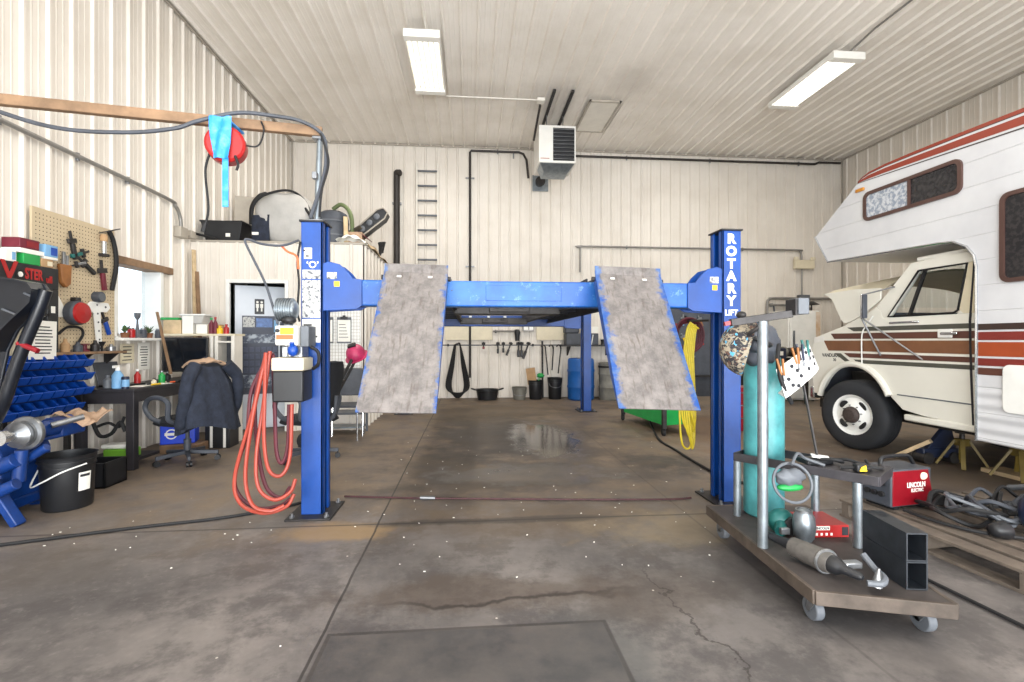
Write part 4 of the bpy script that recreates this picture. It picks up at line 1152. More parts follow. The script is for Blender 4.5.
# white perforated bracket
c0, c1 = peg(94, 303), peg(101, 351)
t = thing('perforated_bracket', 'white T-shaped bracket with round holes hung on the pegboard', 'bracket', (PX, c1.y, c1.z))
q = MB()
y0 = peg(96, 320).y; zt, zb = peg(97, 302).z, c1.z
q.prism([(PX + 0.012, y, z) for y, z in ((y0 - 0.10, zt - 0.03), (y0 - 0.06, zt), (y0 + 0.17, zt), (y0 + 0.20, zt - 0.05), (y0 + 0.15, zt - 0.10), (y0 + 0.065, zt - 0.10), (y0 + 0.09, zb), (y0 + 0.03, zb), (y0 - 0.02, zt - 0.12), (y0 - 0.09, zt - 0.09))], (0.018, 0, 0)); br = q.build('plate', 'white_paint', t, bv=0.004)
for k in range(6):
    q = MB(); z = zt - 0.03 - k * (zt - zb - 0.06) / 5; q.cyl((PX + 0.028, y0 + 0.015 + k * 0.008, z), (PX + 0.032, y0 + 0.015 + k * 0.008, z), 0.010, n=12); q.build('hole', 'dark_grey', br)
q = MB(); q.cyl((PX + 0.028, y0 + 0.13, zt - 0.045), (PX + 0.032, y0 + 0.13, zt - 0.045), 0.012, n=12); q.build('hole', 'dark_grey', br)
# curved black belt
q = MB(); pts = [peg(109, 231), peg(113, 240), peg(116, 255), peg(116, 268), peg(114, 280), peg(112, 290)]
q.tube(spl(pts, 6), [0.022] * 31); one('drive_belt', q, 'black_rubber', 'long curved black belt hung at the window edge of the pegboard', 'belt')
q = MB(); q.tube([peg(99, 233), peg(120, 229, 0.05)], 0.006); one('hook_rod', q, 'dark_steel', 'thin dark rod sticking out along the top corner of the pegboard', 'rod')
c = peg(104, 248)
t = thing('spray_gun', 'silver spray gun with a tan top hung on the pegboard', 'spray gun', (PX, c.y, c.z - 0.1))
q = MB(); q.cyl((PX + 0.03, c.y, c.z - 0.06), (PX + 0.03, c.y, c.z + 0.07), 0.022); q.build('body', 'chrome', t)
q = MB(); q.lathe([(0.0, 0.07), (0.03, 0.07), (0.034, 0.10), (0.028, 0.14), (0.0, 0.145)], TR((PX + 0.03, c.y, c.z))); q.build('cup', 'cardboard', t)
q = MB(); q.box((PX, c.y - 0.04, c.z - 0.09), (PX + 0.06, c.y + 0.04, c.z - 0.06)); q.build('base', 'dark_steel', t, bv=0.004)


def clamp(px, py, s, m, label, ang=0.4):
    c = peg(px, py)
    t = thing('hand_tool', label, 'tool', (PX, c.y, c.z))
    M = TR((PX + 0.02, c.y, c.z), ang)
    q = MB(); q.box((-0.015, -0.016 * s, -0.10 * s), (0.015, 0.016 * s, 0.02 * s), M); q.build('grip', m, t, bv=0.006)
    q = MB(); q.box((-0.01, -0.04 * s, 0.02 * s), (0.01, 0.04 * s, 0.055 * s), M); q.box((-0.008, -0.012 * s, 0.05 * s), (0.008, 0.008 * s, 0.11 * s), M); q.build('head', 'dark_steel', t, bv=0.004)
    return t


clamp(81, 254, 1.1, 'dark_teal', 'dark green-handled tool high on the pegboard', -1.2)
clamp(74, 246, 1.3, 'dark_steel', 'dark steel tool hung on the pegboard beside the leather holster', 0.25)
clamp(88, 266, 1.2, 'black_plastic', 'black-handled tool hung slanting in the middle of the pegboard', 1.0)
clamp(104, 276, 1.5, 'maroon', 'maroon-handled pistol-shaped tool under the spray gun on the pegboard', 0.15)
clamp(107, 324, 1.2, 'blue_plastic', 'blue-handled tool hung beside the white perforated bracket', 0.4)
clamp(80, 264, 0.8, 'steel', 'small pale steel tool below the green-handled one', 1.9)
c = peg(65, 273)
t = thing('tool_holster', 'brown leather tool holster hung on the pegboard beside the black board', 'holster', (PX, c.y, c.z - 0.1))
q = MB(); q.prism([(PX + 0.01, c.y + y, c.z + z) for y, z in ((-0.07, 0.08), (0.06, 0.08), (0.05, -0.10), (0.0, -0.14), (-0.05, -0.10))], (0.04, 0, 0)); q.build('pouch', 'leather', t, bv=0.01)
q = MB(); q.box((PX + 0.02, c.y - 0.03, c.z + 0.05), (PX + 0.04, c.y + 0.0, c.z + 0.20)); q.box((PX + 0.02, c.y + 0.01, c.z + 0.05), (PX + 0.04, c.y + 0.035, c.z + 0.17)); q.build('pliers', 'steel', t, bv=0.004)
q = MB(); q.tube(spl([peg(58, 334), peg(68, 327), peg(80, 328), peg(83, 334), peg(78, 343), peg(74, 348)], 6), 0.012); one('rubber_hose', q, 'black_rubber', 'black rubber hose looped across the bottom of the pegboard', 'hose')
q = MB(); q.prism([peg(55, 296, 0.005), peg(58, 296, 0.005), peg(66, 312, 0.005), peg(65, 317, 0.005), peg(55, 317, 0.005)], (0.006, 0, 0)); one('paper_fan', q, 'white_paper', 'white curved sheet of paper tucked on the pegboard', 'paper')
# clutter shelf under the pegboard
sh = thing('clutter_shelf', 'narrow wall shelf with timber edge under the pegboard', 'shelf', (XL + 0.12, 5.1, 1.16))
q = MB(); q.box((XL + 0.03, 4.45, 1.150), (XL + 0.19, 5.56, 1.175)); q.build('board', 'wood', sh, bv=0.004)
for y in (5.1, 5.45):
    q = MB(); q.prism([(XL + 0.03, y, 1.15), (XL + 0.17, y, 1.15), (XL + 0.03, y, 1.02)], (0, 0.02, 0)); q.build('bracket', 'dark_steel', sh)
rr = random.Random(3)
KN = [('oil_can', 'dark_steel'), ('funnel', 'black_plastic'), ('grease_cap', 'steel'), ('small_jar', 'cardboard'), ('drill_chuck', 'dark_grey'), ('spool', 'maroon')]
WH = ['at the near end', 'second from the near end', 'third from the near end', 'fourth from the near end', 'just past the middle', 'sixth from the near end', 'seventh from the near end', 'near the far end', 'at the far end']
for k in range(9):
    nm, m = KN[k % 6]; y = 4.53 + k * 0.115; x = XL + 0.11 + rr.uniform(-0.02, 0.02); h = rr.uniform(0.06, 0.11); r_ = rr.uniform(0.026, 0.045)
    q = MB()
    if nm == 'funnel': q.lathe([(0.01, 0), (0.012, h * 0.5), (r_, h), (r_ - 0.004, h), (0.008, h * 0.5)], TR((x, y, 1.176)), 16)
    elif nm == 'spool': q.lathe([(r_, 0), (r_, 0.012), (r_ * 0.5, 0.016), (r_ * 0.5, h * 0.7), (r_, h * 0.75), (r_, h * 0.85), (0, h * 0.85)], TR((x, y, 1.176)), 16)
    else: q.lathe([(r_, 0), (r_, h * 0.7), (r_ * 0.5, h * 0.85), (r_ * 0.35, h * 1.15), (0, h * 1.15)], TR((x, y, 1.176)), 16)
    one(nm, q, m, '%s %s standing %s of the shelf under the pegboard' % ({'dark_steel': 'dark steel', 'black_plastic': 'black', 'steel': 'bright steel', 'cardboard': 'tan', 'dark_grey': 'dark grey', 'maroon': 'maroon'}[m], nm.replace('_', ' '), WH[k]), nm.replace('_', ' '), 'clutter on the shelf under the pegboard')

# black display board with red lettering, papers and boxes on top
BXb = -3.72
db = thing('display_stand', 'black display board with large red lettering on the left wall', 'display board', (-3.8, 4.2, 1.15))
q = MB(); q.box((XL + 0.03, 3.4, 1.74), (BXb, 4.70, 1.93)); hd = q.build('header', 'black_plastic', db, bv=0.005)
q = MB(); q.box((XL + 0.03, 4.585, 1.14), (BXb, 4.70, 1.74)); q.build('upright', 'black_plastic', db, bv=0.005)
q = MB(); q.box((XL + 0.03, 3.4, 1.14), (BXb, 3.5, 1.74)); q.build('upright', 'black_plastic', db, bv=0.005)
q = MB(); q.box((XL + 0.025, 3.4, 1.14), (XL + 0.04, 4.70, 1.93)); q.build('back_sheet', 'cream', db)
q = MB(); q.box((XL + 0.05, 4.1, 1.50), (BXb, 4.60, 1.52)); q.build('cross_rail', 'dark_steel', db)
q = MB(); q.box((BXb, 3.7, 1.745), (BXb + 0.003, 4.55, 1.775)); q.build('silver_stripe', 'steel', hd)
text('lettering', 'V', 0.22, fM((BXb + 0.002, 4.23, 1.845), (0, 1, 0), (0, 0, 1)), 'red_plastic', hd, 0.002, 0.006)
text('lettering', 'STER', 0.125, fM((BXb + 0.002, 4.45, 1.845), (0, 1, 0), (0, 0, 1)), 'red_plastic', hd, 0.002, 0.004, sx=0.62)
text('lettering', 'ull', 0.085, fM((BXb + 0.002, 4.60, 1.82), (0, 1, 0), (0, 0, 1)), 'red_plastic', hd, 0.002, 0.002, sx=0.8)
q = MB(); q.ring([(0.026, 0), (0.04, 0), (0.04, 0.006), (0.026, 0.006)], TR((BXb, 4.325, 1.835), 0, PI / 2), 20); em = q.build('emblem_ring', 'dark_steel', hd)
q = MB(); q.cyl((BXb, 4.325, 1.835), (BXb + 0.006, 4.325, 1.835), 0.022, n=16); q.build('emblem_disc', 'white_paper', hd)
q = MB(); q.box((BXb, 4.62, 1.53), (BXb + 0.004, 4.66, 1.59)); q.build('tag_label', 'white_paper', db)


def sheet_paper(name, c, w, h, label, lines=0, tilt=0.0, m='white_paper', cat='paper'):
    t = thing(name, label, cat, c)
    M = TR(c, tilt)
    q = MB(); q.box((-0.002, -w / 2, -h / 2), (0.002, w / 2, h / 2), M); s_ = q.build('sheet', m, t)
    rr = random.Random(lines + 5)
    for k in range(lines):
        q = MB(); z = h * 0.34 - k * (h * 0.68 / max(1, lines - 1)); ww = w * rr.uniform(0.25, 0.4); q.box((0.002, -ww, z - 0.005), (0.0035, ww * 0.9, z + 0.005), M); q.build('printed_line', 'ink', s_)
    return t


c = xp(43, 340, BXb + 0.02); sheet_paper('notice', c, 0.27, 0.335, 'white printed notice leaning under the black display board', 9, -0.02)
c = xp(43, 307, BXb - 0.02); sheet_paper('notice', c, 0.12, 0.17, 'small pale sheet pinned above the printed notice', 0)


def carton(name, px0, px1, py0, py1, X, d, m, label, cat='box', par=None, strip=None):
    a, b_ = xp(px0, py1, X), xp(px1, py0, X)
    t = thing(name, label, cat, (X - d / 2, (a.y + b_.y) / 2, a.z))
    q = MB(); q.box((X - d, a.y, a.z), (X, b_.y, b_.z)); bx = q.build('box', m, t, bv=0.004)
    if strip:
        q = MB(); q.box((X, a.y + 0.01, a.z + (b_.z - a.z) * 0.3), (X + 0.002, b_.y - 0.02, a.z + (b_.z - a.z) * 0.7)); q.build('label', strip, bx)
    return t


zt = 1.93
for (nm, y0, y1, z0, z1, d, m, lab, st) in (
        ('storage_box', 4.26, 4.42, 1.931, 2.02, 0.15, 'green', 'green box on the black display board under the maroon box', None),
        ('flat_box', 4.23, 4.46, 2.021, 2.06, 0.15, 'white_paper', 'flat white box between the green and maroon boxes', None),
        ('storage_box', 4.23, 4.41, 2.061, 2.145, 0.15, 'maroon', 'maroon box on top of the stack above the display board', 'red_paint'),
        ('parts_carton', 4.43, 4.55, 1.931, 2.005, 0.12, 'cardboard', 'small tan carton on the display board beside the green box', 'cream'),
        ('parts_carton', 4.465, 4.60, 2.03, 2.135, 0.12, 'light_blue', 'pale blue printed carton at the right end of the stack', 'blue_plastic'),
        ('parts_carton', 4.465, 4.60, 2.006, 2.029, 0.12, 'white_paper', 'thin white carton under the pale blue one', None),
        ('parts_carton', 4.10, 4.20, 1.931, 2.03, 0.13, 'white_paper', 'white carton at the left edge of the photo on the display board', 'light_blue')):
    y0 += 0.10; y1 += 0.10
    t = thing(nm, lab, 'box', (BXb - 0.1, (y0 + y1) / 2, z0))
    q = MB(); q.box((BXb - d, y0, z0), (BXb - 0.005, y1, z1)); bx = q.build('carton', m, t, bv=0.004)
    if st:
        q = MB(); q.box((BXb - 0.005, y0 + 0.06, z0 + 0.015), (BXb - 0.003, y1 - 0.01, z1 - 0.02)); q.build('label', st, bx)

# ------------------------------------------------------------------ blue parts bins, four tiers
RKX = -3.62
rk = thing('bin_rack', 'dark steel rack carrying four tiers of blue parts bins', 'rack', (-3.75, 4.3, 0))
TZ = [0.640, 0.778, 0.915, 1.040]
for y in (3.62, 4.30, 4.94):
    q = MB(); q.box((XL + 0.03, y, 0), (XL + 0.07, y + 0.04, 1.13)); q.build('post', 'dark_steel', rk)
for z in TZ:
    q = MB(); q.box((XL + 0.03, 3.60, z - 0.012), (RKX - 0.07, 5.0, z - 0.002)); q.build('shelf', 'dark_steel', rk)
for y in (3.64, 4.90):
    q = MB(); q.bar((XL + 0.05, y, 0.015), (RKX, y, 0.015), 0.04, 0.03); q.build('foot', 'dark_steel', rk)


def bin_mesh():
    q = MB(); w, d, h = 0.104, 0.235, 0.116
    x1 = RKX; x0 = x1 - d
    prof = [(x0, 0), (x1 - 0.02, 0), (x1, 0.03), (x1 + 0.012, 0.058), (x1 - 0.05, 0.068), (x1 - 0.085, h), (x0, h)]
    for yy in (0, w - 0.004): q.prism([(x, yy, z) for x, z in prof], (0, 0.004, 0))
    q.box((x0, 0, 0), (x1 - 0.02, w, 0.004)); q.box((x0, 0, 0), (x0 + 0.004, w, h))
    q.prism([(x1 - 0.02, 0, 0), (x1, 0, 0.03), (x1 + 0.012, 0, 0.058), (x1 + 0.006, 0, 0.06), (x1 - 0.006, 0, 0.032), (x1 - 0.024, 0, 0.004)], (0, w, 0))
    q.cyl((x1 + 0.010, 0.0, 0.06), (x1 + 0.010, w, 0.06), 0.007, n=8)
    q.box((x0 + 0.006, 0.006, 0.004), (x1 - 0.03, w - 0.006, 0.045))
    return q


first = None
TN = ['lowest', 'second lowest', 'second highest', 'highest']
for ti, z in enumerate(TZ):
    nb = 12 if ti else 11
    for k in range(nb):
        y = 3.62 + k * 0.113
        if first is None:
            first = bin_mesh().build('parts_bin', 'blue_plastic', origin=(RKX, 0, 0)); o = first
        else:
            o = first.copy(); C.objects.link(o)
        o.location = (RKX, y, z)
        tag(o, 'blue plastic parts bin in the %s tier of the rack by the left wall' % TN[ti], 'parts bin', 'blue parts bins in the %s tier' % TN[ti])

# ------------------------------------------------------------------ wheel balancer with its black hood
wb_ = thing('wheel_balancer', 'blue wheel balancer with a raised black hood at the left edge of the photo', 'wheel balancer', (-3.4, 3.75, 0))
q = MB(); q.prism([(-3.55, 3.70, 0.12), (-3.31, 3.70, 0.12), (-3.31, 3.70, 0.46), (-3.36, 3.70, 0.56), (-3.55, 3.70, 0.60)], (0, 0.42, 0)); wbody = q.build('body', 'machine_blue', wb_, bv=0.02, seg=3)
q = MB(); q.box((-3.55, 3.55, 0.05), (-3.30, 4.05, 0.13)); q.build('base', 'machine_blue', wb_, bv=0.015)
for a, b_ in (((-3.30, 3.62, 0.30), (-3.12, 3.62, 0.0)), ((-3.30, 3.62, 0.30), (-3.42, 3.58, 0.0)), ((-3.38, 3.95, 0.25), (-3.40, 4.10, 0.0))):
    q = MB(); q.bar(a, b_, 0.08, 0.05); q.build('foot', 'machine_blue', wb_, bv=0.008)
for a, b_, r_ in (((-3.32, 3.60, 0.36), (-3.12, 3.60, 0.46), 0.05), ((-3.14, 3.64, 0.30), (-3.12, 3.64, 0.52), 0.038), ((-3.35, 3.55, 0.18), (-3.10, 3.58, 0.30), 0.04), ((-3.2, 3.7, 0.40), (-3.02, 3.72, 0.52), 0.03)):
    q = MB(); q.cyl(a, b_, r_, n=14); q.build('clamp_arm', 'machine_blue', wb_, bv=0.004)
sx_, sz_ = -3.12, 0.63
q = MB(); q.cyl((sx_, 3.72, sz_), (sx_, 4.10, sz_), 0.06); q.prism([(-3.30, 3.9, 0.5), (-3.06, 3.9, 0.56), (-3.06, 3.9, 0.68), (-3.18, 3.9, 0.70), (-3.30, 3.9, 0.62)], (0, 0.22, 0)); q.build('spindle_housing', 'machine_blue', wb_, bv=0.01)
for prof_, m, nm in (([(0.0, -0.05), (0.035, -0.05), (0.035, 0.18), (0.05, 0.18), (0.05, 0.22), (0.0, 0.22)], 'chrome', 'shaft'), ([(0.04, 0.05), (0.085, 0.06), (0.09, 0.09), (0.04, 0.13)], 'steel', 'cone'), ([(0.04, 0.0), (0.115, 0.0), (0.12, 0.012), (0.115, 0.03), (0.09, 0.035), (0.088, 0.05), (0.04, 0.055)], 'steel', 'flange')):
    q = MB(); q.lathe(prof_, TR((sx_, 3.69, sz_), PI / 2), 28); q.build(nm, m, wb_)
q = MB(); q.cyl((-3.06, 3.80, 0.66), (-2.95, 3.95, 0.70), 0.022); q.build('caliper_tube', 'steel', wb_)
hood = [(-60, 268), (0, 277), (30, 281), (44, 284), (49, 291), (47, 302), (40, 309), (30, 318), (18, 330), (8, 350), (3, 372), (-2, 400), (-60, 410)]
pts = [yp(x, y, 3.45) for x, y in hood]
q = MB(); q.prism(pts, (0, 0.02, 0)); hc = q.build('hood', 'hood_black', wb_, bv=0.006) if 'hood_black' in MATS else (mat('hood_black', (20, 24, 32), 0.3, var=0.2), q.build('hood', 'hood_black', wb_, bv=0.006))[1]
rim = [yp(x, y, 3.47) for x, y in hood[:10]]
q = MB()
n = len(rim)
q.add([p for p in rim] + [p + Vector((0, -0.13, 0)) for p in rim] + [p + Vector((0.0, -0.13, -0.012)) for p in rim] + [p + Vector((0, 0, -0.012)) for p in rim],
      [f for i in range(n - 1) for f in ((i, i + 1, n + i + 1, n + i), (2 * n + i, 2 * n + i + 1, 3 * n + i + 1, 3 * n + i), (n + i, n + i + 1, 2 * n + i + 1, 2 * n + i), (3 * n + i, 3 * n + i + 1, i + 1, i))])
q.build('hood_shell', 'hood_black', wb_)
q = MB(); q.tube(spl([yp(46, 290, 3.42), yp(38, 312, 3.42), yp(24, 345, 3.42), yp(12, 378, 3.42), yp(3, 405, 3.43), yp(-10, 430, 3.5)], 5), 0.036, 12); q.build('hood_arm', 'hood_black', wb_)
q = MB(); q.tube([yp(24, 296, 3.44), yp(41, 303, 3.44)], 0.008); q.tube([yp(0, 310, 3.44), yp(18, 317, 3.44)], 0.006); q.build('hood_brace', 'steel', wb_) if False else None
for a, b_ in (((24, 293), (42, 301)), ((2, 309), (22, 317))):
    q = MB(); q.tube([yp(*a, 3.44), yp(*b_, 3.44)], 0.007); q.build('hood_rib', 'grey_plastic', wb_)
q = MB(); q.tube([yp(18, 343, 3.40), yp(38, 351, 3.40)], 0.017); q.build('hood_handle', 'red_paint', wb_)
q = MB()
q.sheet(lambda u, v: (-3.22 + 0.27 * u + 0.02 * math.sin(v * 9), 4.0 + 0.25 * v, 0.705 - 0.10 * u * u * (1 - v) + 0.02 * math.sin(9 * v + 7 * u) + 0.012 * math.sin(21 * u)), 12, 12, 0.008)
one('crumpled_paper', q, 'tan_cloth', 'crumpled tan paper rag lying over the wheel balancer above the black bucket', 'paper')

# black bucket in front
bk = thing('bucket', 'large black plastic bucket with white label standing beside the wheel balancer', 'bucket', (-3.10, 4.0, 0))


def pail(par, c, r0, r1, h, m, handle=True, hm='steel'):
    q = MB(); M = TR(c)
    q.lathe([(0.0, 0.0), (r0 - 0.008, 0.0), (r0, 0.01), (r1 - 0.012, h * 0.78), (r1 - 0.004, h * 0.785), (r1 - 0.004, h * 0.81), (r1 - 0.008, h * 0.815), (r1 - 0.006, h * 0.88), (r1 + 0.004, h * 0.885), (r1 + 0.004, h * 0.905), (r1 - 0.003, h * 0.91), (r1, h * 0.985), (r1 + 0.006, h), (r1 - 0.004, h), (r1 - 0.012, h * 0.9), (r0 - 0.01, 0.02), (0.0, 0.02)], M, 36)
    o = q.build('shell', m, par, ang=50)
    return o


sb = pail(bk, (-3.10, 4.0, 0), 0.152, 0.176, 0.41, 'black_plastic')
q = MB(); q.tube(spl([(-3.275, 3.98, 0.33), (-3.25, 3.86, 0.20), (-3.13, 3.805, 0.24), (-3.0, 3.82, 0.31), (-2.935, 3.96, 0.34)], 8), 0.006); q.build('bail_handle', 'white_paint', bk)
q = MB(); q.sheet(lambda u, v: (-3.10 + (0.165 + 0.008 * v) * math.cos(-0.55 + 0.5 * u), 4.0 + (0.165 + 0.008 * v) * math.sin(-0.55 + 0.5 * u), 0.14 + 0.14 * v), 8, 4); lb = q.build('label', 'white_paper', bk)
q = MB(); q.sheet(lambda u, v: (-3.10 + (0.169 + 0.004 * v) * math.cos(-0.5 + 0.4 * u), 4.0 + (0.169 + 0.004 * v) * math.sin(-0.5 + 0.4 * u), 0.225 + 0.04 * v), 8, 2); q.build('label_print', 'ink', lb)

# ------------------------------------------------------------------ desk and hutch
dk = thing('desk', 'long dark workbench desk along the left wall under the window', 'desk', (-3.6, 6.0, 0))
q = MB(); q.box((XL + 0.03, 5.04, 0.775), (-3.30, 7.0, 0.805)); tp = q.build('desktop', 'desk_black', dk, bv=0.004) if 'desk_black' in MATS else (mat('desk_black', (40, 38, 42), 0.5, var=0.25), q.build('desktop', 'desk_black', dk, bv=0.004))[1]
for x, y in ((-3.385, 5.05), (-3.86, 5.05), (-3.385, 6.9), (-3.86, 6.9)):
    q = MB(); q.box((x, y, 0), (x + 0.075, y + 0.075, 0.775)); q.build('leg', 'desk_black', dk, bv=0.004)
q = MB(); q.box((-3.79, 5.055, 0.66), (-3.385, 5.08, 0.775)); q.build('apron', 'desk_black', dk)
q = MB(); q.box((-3.335, 5.125, 0.67), (-3.315, 6.9, 0.775)); q.build('apron', 'desk_black', dk)
q = MB(); q.box((-3.86, 5.10, 0.07), (-3.34, 5.5, 0.10)); q.build('lower_shelf', 'desk_black', dk)
ht = thing('desk_hutch', 'pale wooden hutch with shelves standing on the desk behind the chair', 'hutch', (-3.35, 6.45, 0.81))
HXL, HXR, HY = -3.80, -2.93, 6.28
q = MB(); q.box((HXL, HY, 1.345), (HXR, HY + 0.28, 1.37)); q.build('top_board', 'cream', ht, bv=0.003)
for x in (-3.23, -3.17, -2.975):
    q = MB(); q.box((x, HY, 0.81 if x < -3.2 else 0.0), (x + 0.04, HY + 0.22, 1.345)); q.build('side_panel', 'white_conduit', ht, bv=0.003)
q = MB(); q.box((-3.13, HY, 1.26), (-2.975, HY + 0.22, 1.28)); q.build('shelf', 'white_conduit', ht)
q = MB(); q.box((-3.13, HY, 0.80), (-2.975, HY + 0.22, 0.82)); q.build('shelf', 'white_conduit', ht)
q = MB(); q.box((-3.23, HY + 0.22, 0.2), (-2.94, HY + 0.235, 1.34)); q.build('back_panel', 'office_dark', ht)
# items on the hutch
for (nm, px0, px1, py0, py1, m, lab) in (
        ('carton', 163, 181, 322, 335, 'pale_wood', 'tan carton at the window end of the hutch top'),
        ('carton', 182, 193, 318, 335, 'white_paper', 'tall white carton on the hutch top beside the tan one'),
        ('carton', 196, 207, 326, 335, 'white_paper', 'low white carton in the middle of the hutch top'),
        ('carton', 208, 216, 326, 335, 'cardboard', 'small brown carton on the hutch top near the bottles')):
    a, b_ = yp(px0, 335, HY + 0.06), yp(px1, py0, HY + 0.06)
    q = MB(); q.box((a.x, HY + 0.06, 1.371), (b_.x, HY + 0.26, 1.371 + (335 - py0) * 6.34 / 480)); one(nm, q, m, lab, 'box', bv=0.004)
q = MB(); c = yp(172, 320, HY + 0.15); q.box((c.x - 0.10, HY + 0.08, 1.545), (c.x + 0.12, HY + 0.24, 1.575)); one('green_tray', q, 'green', 'flat green tray lying on the tan carton on the hutch', 'tray', bv=0.006)
c = yp(198, 321, HY + 0.18)
t = thing('clear_tote', 'clear plastic tote on the cartons at the middle of the hutch top', 'tote', (c.x, HY + 0.18, 1.49))
q = MB(); q.prism([(c.x - 0.12, HY + 0.07, 1.495), (c.x + 0.10, HY + 0.07, 1.495), (c.x + 0.13, HY + 0.07, 1.60), (c.x - 0.15, HY + 0.07, 1.60)], (0, 0.2, 0)); q.build('tub', 'grey_cloth', t, bv=0.01)
q = MB(); q.box((c.x - 0.16, HY + 0.06, 1.60), (c.x + 0.14, HY + 0.28, 1.62)); q.build('lid', 'white_paint', t, bv=0.006)


def bottle(par, x, y, z, r, h, m, cap):
    q = MB(); q.lathe([(0, 0), (r, 0), (r, h * 0.62), (r * 0.4, h * 0.78), (r * 0.4, h * 0.88), (0, h * 0.88)], TR((x, y, z)), 18); q.build('body', m, par)
    q = MB(); q.lathe([(0, h * 0.86), (r * 0.5, h * 0.86), (r * 0.5, h), (0, h)], TR((x, y, z)), 14); q.build('cap', cap, par)


for (nm, px, h, r_, m, cp, lab) in (('spray_bottle', 211, 0.20, 0.028, 'maroon', 'green', 'green-capped bottle on the hutch top'), ('spray_bottle', 215, 0.21, 0.026, 'maroon', 'red_plastic', 'red-capped bottle on the hutch top'),
                                    ('bottle', 219.5, 0.10, 0.035, 'yellow', 'yellow', 'squat yellow bottle on the hutch top'), ('bottle', 226, 0.12, 0.03, 'red_plastic', 'red_plastic', 'red bottle at the right end of the hutch top')):
    c = yp(px, 334, HY + 0.03); t = thing(nm, lab, 'bottle', (c.x, HY + 0.04, 1.371)); bottle(t, c.x, HY + 0.04, 1.371, r_, h, m, cp)
# monitor
mn = thing('monitor', 'black flat monitor on the desk facing the room', 'monitor', (-3.46, 6.18, 0.805))
Mm = TR((-3.46, 6.17, 1.10), 0, 0, 0.06)
q = MB(); q.box((-0.255, 0.0, -0.195), (0.255, 0.04, 0.225), Mm); fr = q.build('casing', 'black_plastic', mn, bv=0.006)
q = MB(); q.box((-0.238, -0.002, -0.175), (0.238, 0.0, 0.208), Mm); q.build('screen', 'screen', fr)
q = MB(); q.box((-0.04, 0.03, -0.30), (0.04, 0.06, -0.1), Mm); q.build('stand', 'black_plastic', mn)
q = MB(); q.box((-0.12, -0.04, -0.294), (0.12, 0.12, -0.28), Mm); q.build('stand_base', 'black_plastic', mn, bv=0.004)
q = MB(); q.bar(yp(157, 312, 6.02), yp(171, 374, 5.98), 0.03, 0.015); one('wood_strip', q, 'wood', 'narrow wood strip leaning against the left side of the monitor', 'strip of wood')
q = MB(); q.bar((-3.79, 7.02, 0.81), (-3.83, 7.04, 2.55), 0.05, 0.02); one('wood_strip', q, 'pale_wood', 'tall pale wood strip standing in the corner beside the office wall', 'strip of wood')
q = MB(); q.bar((-3.72, 7.03, 0.81), (-3.80, 7.06, 2.25), 0.05, 0.02); one('wood_strip', q, 'wood', 'shorter brown wood strip leaning in the corner beside the office wall', 'strip of wood')
# window sill things
for (nm, y, m, lab, kind) in (('potted_plant', 5.72, 'leaf', 'small potted plant at the near end of the window sill', 0), ('trophy', 5.92, 'grey_plastic', 'grey trophy standing in the middle of the window sill', 1),
                              ('potted_plant', 6.12, 'leaf', 'bushy potted plant on the window sill beside the trophy', 0), ('tool_tin', 6.02, 'dark_grey', 'dark tin on the window sill behind the trophy', 2), ('jar', 6.3, 'dark_grey', 'dark jar at the far end of the window sill', 2), ('plant_pot', 5.82, 'red_plastic', 'small red pot on the window sill', 2)):
    x, z = XL + 0.06, 1.316
    t = thing(nm, lab, nm.replace('_', ' '), (x, y, z))
    if kind == 0:
        q = MB(); q.lathe([(0, 0), (0.035, 0), (0.045, 0.06), (0.04, 0.06), (0, 0.05)], TR((x, y, z)), 16); q.build('pot', 'rusty', t)
        q = MB(); rr = random.Random(int(y * 100))
        for k in range(26):
            a = rr.uniform(0, 6.28); l = rr.uniform(0.03, 0.085); b0 = Vector((x, y, z + 0.05)); e_ = b0 + Vector((math.cos(a) * l * 0.6, math.sin(a) * l, rr.uniform(0.03, 0.11)))
            sd = Vector((-math.sin(a), math.cos(a), 0)) * 0.012; mid_ = (b0 + e_) / 2 + Vector((0, 0, 0.012))
            q.add([b0, mid_ - sd, e_, mid_ + sd], [(0, 1, 2, 3)])
        q.build('leaves', m, t)
    elif kind == 1:
        q = MB(); q.box((x - 0.03, y - 0.04, z), (x + 0.03, y + 0.04, z + 0.05)); q.build('plinth', m, t, bv=0.004)
        q = MB(); q.lathe([(0.0, 0.05), (0.028, 0.05), (0.02, 0.10), (0.012, 0.16), (0.01, 0.21), (0.03, 0.24), (0.034, 0.29), (0.0, 0.29)], TR((x, y, z)), 16); q.build('cup', m, t)
    else:
        q = MB(); q.lathe([(0, 0), (0.035, 0), (0.038, 0.02), (0.038, 0.09), (0.03, 0.10), (0, 0.10)], TR((x, y, z)), 16); q.build('body', m, t)
        q = MB(); q.lathe([(0, 0.10), (0.03, 0.10), (0.03, 0.115), (0, 0.115)], TR((x, y, z)), 16); q.build('lid', 'steel', t)
# cards stuck under the window
c = xp(131, 356, XL + 0.035)
sheet_paper('paper_card', Vector((XL + 0.03, 5.80, 1.14)), 0.22, 0.22, 'cream card stuck under the window, nearest the pegboard', 5, 0, 'cream')
sheet_paper('paper_card', Vector((XL + 0.03, 6.08, 1.10)), 0.20, 0.32, 'tall cream card stuck under the window beside the monitor', 8, 0, 'white_paper')
